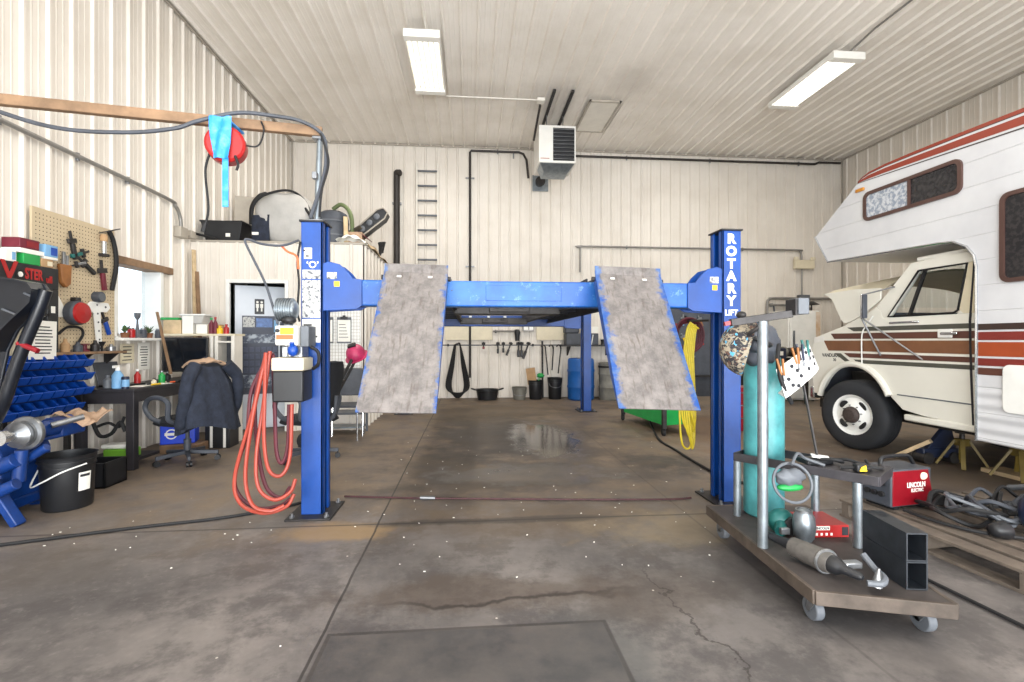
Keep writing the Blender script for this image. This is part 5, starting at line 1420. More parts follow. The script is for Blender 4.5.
# desk-top clutter
DZ_ = 0.806
lt = thing('laptop', 'dark laptop standing open on the desk below the window', 'laptop', (-3.72, 5.45, DZ_))
q = MB(); q.box((-3.80, 5.28, DZ_), (-3.56, 5.62, DZ_ + 0.018)); q.build('keyboard_base', 'black_plastic', lt, bv=0.004)
q = MB(); q.box((-0.006, -0.17, 0), (0.006, 0.17, 0.24), TR((-3.80, 5.45, DZ_ + 0.018), 0, -0.25)); q.build('lid', 'dark_grey', lt, bv=0.004)
t = thing('spray_cleaner', 'pale blue spray bottle on the near corner of the desk', 'spray bottle', (-3.52, 5.14, DZ_))
q = MB(); q.lathe([(0, 0), (0.045, 0), (0.048, 0.01), (0.048, 0.13), (0.03, 0.16), (0.018, 0.18), (0, 0.18)], TR((-3.52, 5.14, DZ_)), 20); q.build('body', 'light_blue', t)
q = MB(); q.lathe([(0, 0.17), (0.02, 0.17), (0.02, 0.20), (0.012, 0.215), (0, 0.215)], TR((-3.52, 5.14, DZ_)), 14); q.box((-3.53, 5.08, DZ_ + 0.205), (-3.51, 5.16, DZ_ + 0.23)); q.build('trigger', 'white_paint', t)
t = thing('tin_can', 'dark blue can on the near corner of the desk', 'can', (-3.42, 5.10, DZ_))
q = MB(); q.lathe([(0, 0), (0.032, 0), (0.033, 0.11), (0.028, 0.12), (0, 0.12)], TR((-3.42, 5.10, DZ_)), 18); q.build('body', 'poster_navy', t)
q = MB(); q.lathe([(0.0335, 0.02), (0.0335, 0.09), (0.034, 0.09), (0.034, 0.02)], TR((-3.42, 5.10, DZ_)), 18); q.build('label', 'light_blue', t)
for (nm, x, y, r_, h, m, cp, lab) in (('soda_can', -3.47, 5.75, 0.033, 0.14, 'green', 'steel', 'green can on the desk in front of the monitor'), ('sauce_bottle', -3.60, 5.55, 0.03, 0.17, 'red_plastic', 'white_paint', 'red bottle with white cap on the desk'),
                                      ('cup', -3.64, 5.18, 0.04, 0.13, 'grey_plastic', 'grey_plastic', 'grey cup on the desk at the wall side of the spray bottle'), ('jar', -3.56, 6.0, 0.035, 0.11, 'black_plastic', 'steel', 'dark jar on the desk beside the monitor foot'), ('ink_pot', -3.40, 5.5, 0.025, 0.07, 'cream', 'dark_steel', 'small cream pot at the front edge of the desk')):
    t = thing(nm, lab, nm.replace('_', ' '), (x, y, DZ_)); bottle(t, x, y, DZ_, r_, h, m, cp)
for k, (x, y, a, m, lab) in enumerate(((-3.45, 5.35, 0.2, 'white_paper', 'loose white sheet lying at the near end of the desk'), (-3.42, 5.62, -0.3, 'white_paper', 'loose white sheet lying mid desk by the front edge'), (-3.50, 5.9, 0.5, 'cream', 'cream sheet lying on the desk below the monitor'))):
    q = MB(); q.box((-0.07, -0.10, DZ_), (0.07, 0.10, DZ_ + 0.004 + k * 0.0), TR((x, y, 0), 0, 0, a)); one('loose_paper', q, m, lab, 'paper')
q = MB(); q.box((-0.06, -0.19, DZ_ + 0.005), (0.06, 0.19, DZ_ + 0.028), TR((-3.40, 5.96, 0), 0, 0, 0.15)); one('keyboard', q, 'black_plastic', 'black keyboard on the desk in front of the monitor', 'keyboard', bv=0.006)
for k, (x, y, m, lab) in enumerate(((-3.36, 5.40, 'yellow', 'yellow marker at the front edge of the desk'), (-3.36, 5.72, 'orange', 'orange marker at the front edge of the desk'), (-3.44, 5.46, 'black_plastic', 'black marker lying on the near end of the desk'))):
    q = MB(); q.cyl((x, y, DZ_ + 0.012), (x + 0.02, y + 0.11, DZ_ + 0.012), 0.009, n=10); one('marker_pen', q, m, lab, 'pen')
# under the desk
t = thing('drink_case', 'blue drink carton with white round emblem under the desk', 'drink carton', (-3.45, 6.0, 0))
Mp = TR((-3.33, 5.82, 0.10), 0, 0, 0.30)
q = MB(); q.box((-0.18, 0, 0), (0.16, 0.22, 0.235), Mp); cs = q.build('carton', 'case_blue', t, bv=0.006) if 'case_blue' in MATS else (mat('case_blue', (16, 62, 200), 0.4, var=0.08), q.build('carton', 'case_blue', t, bv=0.006))[1]
q = MB(); q.ring([(0.045, 0), (0.058, 0), (0.058, 0.003), (0.045, 0.003)], Mp @ TR((-0.07, -0.0, 0.115), PI / 2), 22); q.build('emblem', 'white_paper', cs)
q = MB(); q.box((-0.135, -0.004, 0.10), (-0.005, 0, 0.13), Mp); q.build('emblem_band', 'white_paper', cs)
text('lettering', 'PEPSI', 0.045, Mp @ fM((0.1612, 0.10, 0.175), (0, 1, 0), (0, 0, 1)), 'white_paper', cs, 0.001, 0.001)
q = MB(); q.box((-3.5, 5.75, 0), (-3.1, 6.10, 0.098)); one('timber_block', q, 'wood', 'low timber block on the floor carrying the blue drink carton', 'timber block', bv=0.006)
t = thing('green_pack', 'green and white package on the low shelf of the desk', 'package', (-3.6, 5.2, 0.1))
q = MB(); q.box((-3.66, 5.14, 0.102), (-3.40, 5.30, 0.19)); gp = q.build('pack', 'lime', t, bv=0.01)
q = MB(); q.box((-3.70, 5.16, 0.19), (-3.44, 5.32, 0.235)); q.build('white_wrap', 'white_paper', t, bv=0.015)
t = thing('binder', 'black and white binder standing on the floor under the hutch', 'binder', (-3.05, 6.2, 0))
q = MB(); q.box((-3.14, 6.0, 0), (-2.86, 6.24, 0.30)); q.build('case', 'black_plastic', t, bv=0.008)
for x in (-3.08, -2.93):
    q = MB(); q.box((x, 5.996, 0.01), (x + 0.03, 6.0, 0.29)); q.build('stripe', 'white_paper', t)
q = MB(); q.tube(spl([(-3.75, 5.12, 0.50), (-3.66, 5.10, 0.34), (-3.55, 5.10, 0.36), (-3.47, 5.10, 0.47), (-3.42, 5.10, 0.38)], 6), 0.018); q.tube(spl([(-3.72, 5.13, 0.42), (-3.6, 5.13, 0.46), (-3.5, 5.13, 0.42), (-3.45, 5.13, 0.52)], 6), 0.014)
one('loose_cable', q, 'black_rubber', 'black cable bundle hanging under the near end of the desk', 'cable')
t = thing('small_crate', 'small dark crate on the floor between the bucket and the desk', 'crate', (-3.35, 4.55, 0))
q = MB(); q.box((-3.48, 4.45, 0), (-3.15, 4.72, 0.02))
for a, b_ in (((-3.48, 4.45, 0), (-3.46, 4.72, 0.22)), ((-3.17, 4.45, 0), (-3.15, 4.72, 0.22)), ((-3.48, 4.45, 0), (-3.15, 4.47, 0.22)), ((-3.48, 4.70, 0), (-3.15, 4.72, 0.22))): q.box(a, b_)
q.build('tub', 'black_plastic', t, bv=0.004)

# ------------------------------------------------------------------ office chairs


def office_chair(name, label, x, y, rz, jacket=False):
    ch = thing(name, label, 'chair', (x, y, 0), rz)      # local: faces +Y
    for k in range(5):
        a = math.radians(72 * k + 18)
        q = MB(); q.prism([(0.03, -0.022, 0.085), (0.03, 0.022, 0.085), (0.29, 0.014, 0.065), (0.29, -0.014, 0.065)], (0, 0, 0.04)); q.v = [Matrix.Rotation(a, 4, 'Z') @ p for p in q.v]
        lg = q.build('base_arm', 'dark_grey', ch, world=False, bv=0.006)
        q = MB(); cx, cy = 0.28 * math.cos(a), 0.28 * math.sin(a)
        for s_ in (-1, 1):
            o_ = Vector((-math.sin(a), math.cos(a), 0)) * 0.016 * s_
            q.cyl(Vector((cx, cy, 0.028)) + o_ * 0.4, Vector((cx, cy, 0.028)) + o_ * 1.6, 0.028, n=14)
        q.cyl((cx, cy, 0.03), (cx, cy, 0.07), 0.008, n=8)
        q.build('caster', 'black_plastic', ch, world=False)
    q = MB(); q.cyl((0, 0, 0.08), (0, 0, 0.24), 0.035); q.cyl((0, 0, 0.24), (0, 0, 0.42), 0.02); q.build('gas_column', 'dark_grey', ch, world=False)
    q = MB(); q.sheet(lambda u, v: ((u - 0.5) * 0.50 * (1 - 0.12 * (2 * v - 1) ** 4), (v - 0.5) * 0.48 * (1 - 0.12 * (2 * u - 1) ** 4), 0.50 - 0.06 * ((2 * u - 1) ** 6 + (2 * v - 1) ** 6) * 0.7), 14, 14, 0.075); q.build('seat', 'black_cloth', ch, world=False, bv=0.01)
    q = MB(); q.sheet(lambda u, v: ((u - 0.5) * 0.46 * (1 - 0.25 * (2 * v - 1) ** 4), -0.24 - 0.10 * v + 0.05 * (2 * u - 1) ** 2, 0.56 + 0.50 * v), 14, 12, 0.06); q.build('backrest', 'black_cloth', ch, world=False, bv=0.01)
    q = MB(); q.tube(spl([(0, 0, 0.43), (0, -0.2, 0.43), (0, -0.30, 0.50), (0, -0.33, 0.70)], 5), 0.022); q.build('back_bar', 'dark_grey', ch, world=False)
    for s_ in (-1, 1):
        q = MB(); q.tube(spl([(s_ * 0.20, -0.12, 0.44), (s_ * 0.30, -0.12, 0.50), (s_ * 0.32, -0.14, 0.66), (s_ * 0.315, -0.02, 0.71), (s_ * 0.31, 0.13, 0.69), (s_ * 0.31, 0.18, 0.60), (s_ * 0.29, 0.12, 0.50), (s_ * 0.20, 0.08, 0.44)], 6), 0.024); q.build('armrest', 'dark_grey', ch, world=False)
    return ch


mat('black_cloth', (34, 36, 42), 0.85, var=0.2, bump=0.2, bsc=120)
CHX, CHY, CHR = -2.99, 5.38, math.radians(68)
office_chair('office_chair', 'dark swivel chair at the desk with a jacket over its back', CHX, CHY, CHR)
office_chair('office_chair', 'black swivel chair standing behind the left lift post', -1.72, 5.35, math.radians(70))
# jacket over the chair back
jk = thing('jacket', 'dark denim jacket with tan lining draped over the desk chair back', 'jacket', (CHX + 0.3, CHY + 0.1, 0.4))
CMt = TR((CHX, CHY, 0), 0, 0, CHR)


def jfn(u, v):
    a = 2 * PI * u
    d = v ** 0.8
    k = 0.16 + 0.84 * min(1, d * 2.4) ** 0.6
    fold = 0.030 * math.sin(5 * a + 2.0 * v) * d + 0.015 * math.sin(11 * a) * d
    rx, ry = (0.255 + 0.07 * d) * k, (0.065 + 0.12 * d) * k
    z = 1.12 - 0.74 * d ** 1.25 - 0.05 * math.cos(a) ** 2 * (1 - d) + 0.05 * math.sin(2 * a) * d
    return CMt @ Vector((math.cos(a) * (rx + fold), -0.315 + 0.06 * (1 - d) + math.sin(a) * (ry + fold * 0.7), z))


q = MB(); q.sheet(jfn, 64, 22); q.build('body', 'denim', jk, ang=80)
for s_ in (-1, 1):
    pts = [CMt @ Vector(p) for p in ((s_ * 0.18, -0.33, 1.03), (s_ * 0.285, -0.36, 0.90), (s_ * 0.31, -0.35, 0.70), (s_ * 0.305, -0.30, 0.52), (s_ * 0.30, -0.27, 0.42))]
    P_ = spl(pts, 6); q = MB(); q.tube(P_, [0.066 - 0.004 * math.sin(i * 1.1) * (i > 4) - 0.0007 * i for i in range(len(P_))], 14); q.build('sleeve', 'denim', jk, ang=80)
q = MB(); q.sheet(lambda u, v: CMt @ Vector(((u - 0.5) * 0.40, -0.335 + 0.17 * v + 0.015 * math.sin(9 * u), 1.105 - 0.05 * (2 * u - 1) ** 2 - 0.04 * (2 * v - 1) ** 2 + 0.008 * math.sin(14 * u))), 16, 8, 0.018); q.build('collar_lining', 'tan_cloth', jk, ang=80)
q = MB(); q.tube([CMt @ Vector((0.10 + 0.09 * math.cos(a), 0.02 + 0.09 * math.sin(a), 0.56)) for a in [i * PI / 10 for i in range(20)]], 0.014, closed=True); q.ell(CMt @ Vector((0.09, 0.0, 0.55)), (0.08, 0.07, 0.05)); one('ear_muffs', q, 'maroon', 'maroon and grey ear muffs lying on the seat of the desk chair', 'ear muffs')

# ------------------------------------------------------------------ restroom sign and calendar on the door
t = thing('restroom_sign', 'small black restroom sign with white figures on the office door', 'sign', DM @ Vector((0.30, -0.003, 1.66)))
q = MB(); q.box((0.25, -0.005, 1.66), (0.375, -0.001, 1.88), DM); sg = q.build('plate', 'black_plastic', t)
for x in (0.285, 0.34):
    q = MB(); q.cyl(DM @ Vector((x, -0.005, 1.835)), DM @ Vector((x, -0.008, 1.835)), 0.016, n=14)
    q.prism([DM @ Vector((x + dx, -0.005, z)) for dx, z in ((-0.02, 1.81), (0.02, 1.81), (0.018, 1.75), (0.010, 1.75), (0.010, 1.70), (-0.010, 1.70), (-0.010, 1.75), (-0.018, 1.75))], DM.to_3x3() @ Vector((0, -0.003, 0))); q.build('figure', 'white_paper', sg)
t = thing('wall_calendar', 'large navy calendar poster with photo panels on the office door', 'calendar', DM @ Vector((0.35, -0.003, 0.5)))
q = MB(); q.box((0.09, -0.004, 0.50), (0.56, -0.001, 1.635), DM); cl = q.build('poster', 'poster_navy', t)
for (x0, x1, z0, z1, m) in ((0.27, 0.48, 1.47, 1.60, 'poster_blue'), (0.10, 0.25, 1.47, 1.62, 'printed'), (0.50, 0.55, 1.40, 1.58, 'light_blue'), (0.11, 0.55, 1.24, 1.37, 'poster_photo'), (0.10, 0.55, 0.60, 0.78, 'poster_photo')):
    if m not in MATS: mat('poster_photo', (40, 52, 76), 0.4, sc=14, rgb2=(170, 180, 190), lo=0.45, hi=0.62)
    q = MB(); q.box((x0, -0.0055, z0), (x1, -0.004, z1), DM); q.build('photo_panel', m, cl)
for i in range(6):
    for j in range(4):
        q = MB(); q.box((0.11 + i * 0.075, -0.0055, 0.81 + j * 0.10), (0.17 + i * 0.075, -0.004, 0.885 + j * 0.10), DM); q.build('date_panel', 'date_grey' if 'date_grey' in MATS else mat('date_grey', (64, 72, 96), 0.5, var=0.25, sc=40), cl)
q = MB(); q.box((0.58, -0.006, 0.95), (0.78, -0.002, 1.55), DM); t = one('dark_poster', q, 'poster_navy', 'plain dark blue sheet taped at the handle side of the office door', 'poster')
# ------------------------------------------------------------------ right of the left post
wp = thing('wall_grid', 'white wall grid panel on the office wall behind the left lift post', 'grid panel', (-1.83, 7.03, 0.86))
q = MB(); q.box((-2.10, 7.05, 0.86), (-1.56, 7.065, 1.80)); q.build('panel', 'white_paint', wp)
q = MB()
for i in range(13): q.box((-2.09 + i * 0.043, 7.046, 0.87), (-2.086 + i * 0.043, 7.05, 1.79))
for i in range(20): q.box((-2.09, 7.046, 0.88 + i * 0.047), (-1.57, 7.05, 0.884 + i * 0.047))
q.build('grid_lines', 'trim_tan', wp, smooth=False)
for k, (x, w, lab) in enumerate(((-1.79, 0.20, 'right-hand clipboard with paper hung on the white grid panel'), (-2.03, 0.18, 'left-hand clipboard partly behind the blue lift post on the grid panel'))):
    t = thing('clipboard', lab, 'clipboard', (x, 7.03, 1.25))
    q = MB(); q.box((x - w / 2, 7.030, 1.25), (x + w / 2, 7.036, 1.62)); q.build('board', 'grey_plastic', t)
    q = MB(); q.box((x - w / 2 + 0.01, 7.027, 1.27), (x + w / 2 - 0.01, 7.030, 1.58)); ps = q.build('paper', 'white_paper', t)
    for j in range(5):
        q = MB(); q.box((x - w / 2 + 0.03, 7.0255, 1.33 + j * 0.045), (x + w / 2 - 0.04 - 0.01 * j, 7.027, 1.338 + j * 0.045)); q.build('printed_line', 'ink', ps)
    q = MB(); q.box((x - 0.05, 7.018, 1.585), (x + 0.05, 7.03, 1.625)); q.cyl((x, 7.024, 1.62), (x, 7.024, 1.645), 0.02); q.build('clip', 'black_plastic', t, bv=0.004)
# folding chair
fc = thing('folding_chair', 'grey folding chair against the office wall behind the left ramp', 'chair', (-1.62, 6.55, 0))
fx = -1.64
q = MB(); q.sheet(lambda u, v: (fx - 0.20 + 0.40 * u, 6.62 + 0.10 * v + 0.04 * (2 * u - 1) ** 2, 0.55 + 0.36 * v), 10, 8, 0.025); q.build('backrest', 'dark_grey', fc, bv=0.008)
q = MB(); q.box((fx - 0.20, 6.25, 0.43), (fx + 0.20, 6.64, 0.46)); q.build('seat', 'dark_grey', fc, bv=0.012)
for s_ in (-1, 1):
    q = MB(); q.tube([(fx + s_ * 0.20, 6.30, 0.0), (fx + s_ * 0.20, 6.30, 0.44)], 0.011); q.build('leg', 'chrome', fc)
    q = MB(); q.tube([(fx + s_ * 0.20, 6.60, 0.0), (fx + s_ * 0.20, 6.64, 0.56), (fx + s_ * 0.20, 6.70, 0.9)], 0.011); q.build('leg', 'chrome', fc)
# hand truck with a pink hard hat on its handle
hk = thing('hand_truck', 'dark steel hand truck leaning beside the folding chair', 'hand truck', (-1.67, 6.05, 0))
HT0, HT1 = Vector((-1.92, 5.93, 0.10)), Vector((-1.42, 5.95, 1.06))
for dy in (0, 0.22):
    q = MB(); q.tube([HT0 + Vector((0, dy, 0)), HT1 + Vector((0, dy, 0))], 0.018); q.build('side_rail', 'dark_steel', hk)
for k in range(4):
    p = HT0 + (HT1 - HT0) * (0.2 + 0.26 * k); q = MB(); q.tube([p, p + Vector((0, 0.22, 0))], 0.012); q.build('cross_bar', 'dark_steel', hk)
for dy in (-0.05, 0.27):
    q = MB(); q.cyl((-1.94, 5.93 + dy - 0.02, 0.10), (-1.94, 5.93 + dy + 0.02, 0.10), 0.10, n=20); q.build('wheel', 'black_rubber', hk, bv=0.006)
q = MB(); q.bar((-1.94, 5.91, 0.02), (-1.94, 6.18, 0.02), 0.2, 0.012); q.build('toe_plate', 'dark_steel', hk)
hh = thing('hard_hat', 'pink hard hat hung on the handle of the hand truck', 'hard hat', (-1.42, 6.05, 1.06))
Mh = TR((-1.40, 6.05, 1.12), 0.5, -0.3, 0)
q = MB(); q.ell((0, 0, 0), (0.115, 0.135, 0.125), None, 22, 14); q.v = [Mh @ (p if p.z > -0.03 else Vector((p.x, p.y, -0.03 + (p.z + 0.03) * 0.5))) for p in q.v]; q.build('shell', 'pink', hh)
q = MB(); q.ring([(0.10, -0.035), (0.145, -0.045), (0.145, -0.035), (0.10, -0.025)], Mh, 24); q.build('brim', 'pink', hh)
q = MB(); q.box((-0.05, -0.04, 0.115), (0.05, 0.03, 0.145), Mh); q.build('front_lamp', 'black_plastic', hh, bv=0.01)
# low grey bench behind the ramp
bn = thing('low_bench', 'low pale grey metal bench at the foot of the office wall', 'bench', (-1.75, 6.9, 0))
q = MB(); q.box((-2.05, 6.74, 0.27), (-1.45, 7.02, 0.30)); q.build('top', 'grey_plastic', bn, bv=0.004)
q = MB(); q.box((-2.03, 6.76, 0.08), (-1.47, 7.0, 0.10)); q.build('shelf', 'galvanised', bn, bv=0.003)
for x in (-2.04, -1.48):
    for y in (6.75, 6.98):
        q = MB(); q.box((x, y, 0), (x + 0.03, y + 0.03, 0.27)); q.build('leg', 'grey_plastic', bn)

# ------------------------------------------------------------------ hoses hung on the left post
hs = thing('air_hose', 'orange air hose hanging in long loops from the left lift post', 'hose', (-1.40, 3.40, 0.15))


def loop(x0, x1, zt, zb, y, r, m, par, sk=0.0, nm='loop'):
    w = x1 - x0
    pts = [(x0 + w * 0.10, y, zt), (x0 - 0.02, y, zt - (zt - zb) * 0.35), (x0 - 0.10 + sk, y - 0.01, zt - (zt - zb) * 0.72), (x0 + sk + w * 0.05, y - 0.015, zb + 0.05), (x0 + w * 0.45 + sk, y - 0.02, zb), (x1 + sk, y - 0.01, zb + 0.10), (x1 + 0.03, y, zb + (zt - zb) * 0.45), (x1, y, zt - 0.3)]
    q = MB(); q.tube(spl(pts, 8), r, 8); q.build(nm, m, par)


# three runs of orange, two of maroon
for k, pp in enumerate(([(-1.39, 3.42, 1.20), (-1.47, 3.40, 0.80), (-1.57, 3.37, 0.38), (-1.53, 3.35, 0.20), (-1.38, 3.34, 0.13), (-1.24, 3.36, 0.16), (-1.19, 3.38, 0.24)],
                        [(-1.37, 3.43, 1.21), (-1.40, 3.40, 0.85), (-1.43, 3.36, 0.50), (-1.40, 3.33, 0.30), (-1.30, 3.33, 0.22), (-1.21, 3.36, 0.26), (-1.185, 3.39, 0.34)],
                        [(-1.38, 3.41, 1.20), (-1.45, 3.37, 0.80), (-1.49, 3.34, 0.40), (-1.44, 3.32, 0.20), (-1.33, 3.32, 0.15), (-1.25, 3.36, 0.17)],
                        [(-1.385, 3.40, 1.20), (-1.38, 3.37, 0.90), (-1.37, 3.34, 0.60), (-1.33, 3.32, 0.42), (-1.26, 3.34, 0.38), (-1.215, 3.37, 0.50), (-1.205, 3.38, 0.85)])):
    q = MB(); q.tube(spl(pp, 10), 0.0125, 8); q.build('hose_loop', 'orange_hose', hs)
hm = thing('hydraulic_hose', 'maroon hose hanging in loops behind the orange hose on the left lift post', 'hose', (-1.45, 3.44, 0.15))
for pp in ([(-1.37, 3.47, 1.20), (-1.50, 3.46, 0.95), (-1.53, 3.45, 0.65), (-1.60, 3.43, 0.36), (-1.56, 3.42, 0.22), (-1.44, 3.41, 0.14), (-1.30, 3.42, 0.15), (-1.235, 3.44, 0.19)],
           [(-1.365, 3.48, 1.19), (-1.44, 3.46, 1.08), (-1.48, 3.46, 0.85), (-1.46, 3.45, 0.55), (-1.40, 3.44, 0.28), (-1.30, 3.44, 0.20), (-1.24, 3.45, 0.27)],
           [(-1.36, 3.46, 1.18), (-1.345, 3.45, 0.8), (-1.33, 3.44, 0.52), (-1.29, 3.43, 0.44), (-1.255, 3.44, 0.55), (-1.25, 3.45, 0.84)]):
    q = MB(); q.tube(spl(pp, 10), 0.013, 8); q.build('hose_loop', 'maroon_hose', hm)
q = MB(); q.tube(spl([(-1.235, 3.60, 2.01), (-1.32, 3.52, 1.955), (-1.44, 3.48, 1.955), (-1.53, 3.48, 1.985), (-1.555, 3.48, 1.97), (-1.50, 3.48, 1.85), (-1.42, 3.48, 1.68), (-1.36, 3.47, 1.50), (-1.33, 3.46, 1.40)], 6), 0.0085)
one('control_wire', q, 'dark_grey', 'dark wire looping from the left post top down to the grey control box', 'wire')
q = MB(); q.tube(spl([(-1.225, 3.60, 2.0), (-1.245, 3.60, 1.86), (-1.235, 3.60, 1.7), (-1.245, 3.60, 1.5), (-1.23, 3.60, 1.42)], 6), 0.008); one('control_wire', q, 'black_rubber', 'black wire running down the left edge of the lift post stickers', 'wire')

# ------------------------------------------------------------------ on the loft
LZ = OZ + 0.001
t = thing('black_tray', 'deep black plastic tray at the left end of the loft', 'tray', (-3.55, 7.45, LZ))
q = MB(); a0 = [(-3.84, 7.22), (-3.27, 7.22), (-3.27, 7.95), (-3.84, 7.95)]
lo_b = [(-3.78, 7.26), (-3.33, 7.26), (-3.33, 7.91), (-3.78, 7.91)]
q.add([(x, y, LZ + 0.30) for x, y in a0] + [(x, y, LZ) for x, y in lo_b] + [(x + (0.02 if x < -3.5 else -0.02), y + (0.02 if y < 7.5 else -0.02), LZ + 0.30) for x, y in a0] + [(x, y, LZ + 0.02) for x, y in lo_b],
      [(0, 1, 5, 4), (1, 2, 6, 5), (2, 3, 7, 6), (3, 0, 4, 7), (4, 5, 6, 7), (0, 8, 9, 1), (1, 9, 10, 2), (2, 10, 11, 3), (3, 11, 8, 0), (8, 12, 13, 9), (9, 13, 14, 10), (10, 14, 15, 11), (11, 15, 12, 8), (12, 15, 14, 13)])
q.build('tub', 'black_plastic', t, bv=0.004)
q = MB(); q.tube([(x, y, LZ + 0.30) for x, y in a0], 0.014, 6, closed=True); q.build('rim', 'black_plastic', t)
q = MB(); q.box((-3.50, 7.232, LZ + 0.08), (-3.44, 7.24, LZ + 0.13)); q.build('label', 'white_paper', t)
q = MB(); q.tube([(-3.87, 7.16, LZ + 0.10), (-3.60, 7.16, LZ + 0.03)], 0.018); one('black_rod', q, 'black_plastic', 'black rod lying in front of the tray at the left end of the loft', 'rod')
q = MB(); q.box((0, 0, 0), (0.62, 0.03, 0.95), TR((-3.75, 8.0, LZ), -0.15, 0, 0.3) @ Matrix.Rotation(0.0, 4, 'Y')); one('leaning_board', q, 'trim_tan', 'tan board leaning behind the grey bag on the loft', 'board', bv=0.004)
bgx, bgy = -2.78, 7.62
t = thing('duffel_bag', 'large pale grey duffel bag with dark straps on the loft', 'bag', (bgx, bgy, LZ))
q = MB(); q.ell((bgx, bgy, LZ + 0.40), (0.43, 0.36, 0.42), None, 32, 20, fn=lambda d: (1 + 0.03 * math.sin(9 * d.x + 5 * d.z)) * (1.0 / max(abs(d.x) ** 3.2 + abs(d.y) ** 3.2 + abs(d.z) ** 3.2, 1e-6) ** (1 / 3.2)) ** 0.75)
q.v = [Vector((p.x, p.y, max(p.z, LZ))) for p in q.v]; q.build('body', 'grey_cloth', t, ang=80)
q = MB(); q.sheet(lambda u, v: (bgx - 0.40 + 0.27 * u, bgy - 0.355 - 0.03 * math.sin(PI * u) * math.sin(PI * v) + 0.06 * (1 - u), LZ + 0.02 + 0.40 * v), 10, 10, 0.02); pk = q.build('front_pocket', 'denim', t, ang=80)
q = MB(); q.box((bgx - 0.37, bgy - 0.36, LZ + 0.12), (bgx - 0.28, bgy - 0.352, LZ + 0.16)); q.build('tag', 'white_paper', pk)
for pp, r_ in (([(-0.40, -0.30, 0.38), (-0.36, -0.34, 0.55), (-0.22, -0.33, 0.70), (0.0, -0.26, 0.80), (0.16, -0.22, 0.80), (0.30, -0.20, 0.70), (0.40, -0.20, 0.52), (0.46, -0.22, 0.34)], 0.018), ([(-0.44, -0.22, 0.30), (-0.42, -0.24, 0.55), (-0.34, -0.20, 0.72), (-0.28, -0.1, 0.80)], 0.03), ([(0.34, -0.26, 0.55), (0.42, -0.24, 0.42), (0.44, -0.2, 0.22)], 0.024)):
    q = MB(); q.tube(spl([(bgx + a, bgy + b_, LZ + c_) for a, b_, c_ in pp], 6), r_, 6); q.build('strap', 'black_rubber', t)
dx_, dy_ = -2.07, 7.50
t = thing('round_stool', 'dark grey round tub chair on the loft behind the lift post', 'tub', (dx_, dy_, LZ))
q = MB(); q.lathe([(0, 0), (0.20, 0), (0.215, 0.03), (0.225, 0.15), (0.225, 0.42), (0.20, 0.50), (0.14, 0.535), (0, 0.54)], TR((dx_, dy_, LZ)), 28); q.build('body', 'dark_grey', t)
for zz in (0.15, 0.36):
    q = MB(); q.ring([(0.225, 0), (0.234, 0), (0.234, 0.02), (0.225, 0.02)], TR((dx_, dy_, LZ + zz)), 28); q.build('band', 'grey_plastic', t)
q = MB(); q.tube(spl([(dx_ + 0.02, dy_ - 0.08, LZ + 0.56), (dx_ + 0.15, dy_ - 0.12, LZ + 0.62), (dx_ + 0.27, dy_ - 0.14, LZ + 0.52), (dx_ + 0.32, dy_ - 0.16, LZ + 0.32), (dx_ + 0.30, dy_ - 0.16, LZ + 0.02)], 7), 0.03, 10); one('garden_hose', q, 'green_hose', 'dull green hose arching over the dark tub on the loft', 'hose')
q = MB(); q.bar((dx_ + 0.25, dy_ - 0.23, LZ), (dx_ + 0.23, dy_ - 0.2, LZ + 0.42), 0.06, 0.02); one('wood_offcut', q, 'pale_wood', 'pale wood offcut standing beside the dark tub on the loft', 'wood offcut')
# guitar-case-like dark case and plastic sheet at the stair end
t = thing('dark_case', 'dark open case tilted up at the right end of the loft', 'case', (-1.62, 8.2, LZ))
Mc = TR((-1.80, 7.75, LZ + 0.24), 0, -0.72, 0)
q = MB(); q.prism([Mc @ Vector(p) for p in ((0, 0, -0.07), (0.52, 0, -0.09), (0.62, 0, -0.05), (0.62, 0, 0.05), (0.52, 0, 0.09), (0, 0, 0.07))], (0, 0.25, 0)); q.build('shell', 'black_plastic', t, bv=0.015)
q = MB(); q.tube([Mc @ Vector(p) for p in ((0, -0.01, -0.07), (0.52, -0.01, -0.09), (0.62, -0.01, -0.05), (0.62, -0.01, 0.05), (0.52, -0.01, 0.09), (0, -0.01, 0.07))], 0.012, 6, closed=True); q.build('rim', 'trim_tan', t)
for a in (0.15, 0.3, 0.45):
    q = MB(); q.ell(Mc @ Vector((a, -0.01, 0.01)), (0.05, 0.02, 0.05)); q.build('fitting', 'grey_plastic', t)
t = thing('pink_carton', 'opened pinkish carton at the stair end of the loft', 'carton', (-1.85, 7.4, LZ))
q = MB(); q.box((-1.81, 7.30, LZ), (-1.60, 7.50, LZ + 0.20)); q.build('box', 'tan_cloth', t, bv=0.004)
for a, b_ in (((-1.81, 7.30), 0.5), ((-1.66, 7.30), -0.6)):
    q = MB(); q.box((0, 0, 0), (0.20, 0.2, 0.006), TR((a[0], a[1], LZ + 0.20), 0, -b_)); q.build('flap', 'rv_olive' if b_ > 0 else 'maroon', t)
q = MB(); q.sheet(lambda u, v: (-1.93 + 0.42 * u, 7.10 + 0.18 * v, LZ + 0.04 + 0.10 * math.sin(PI * u) * math.sin(PI * (0.2 + 0.7 * v)) + 0.012 * math.sin(17 * u + 9 * v) - 0.03 * u), 24, 16, 0.006); one('plastic_sheet', q, 'white_paper', 'crumpled white plastic sheet at the stair end of the loft', 'sheet')
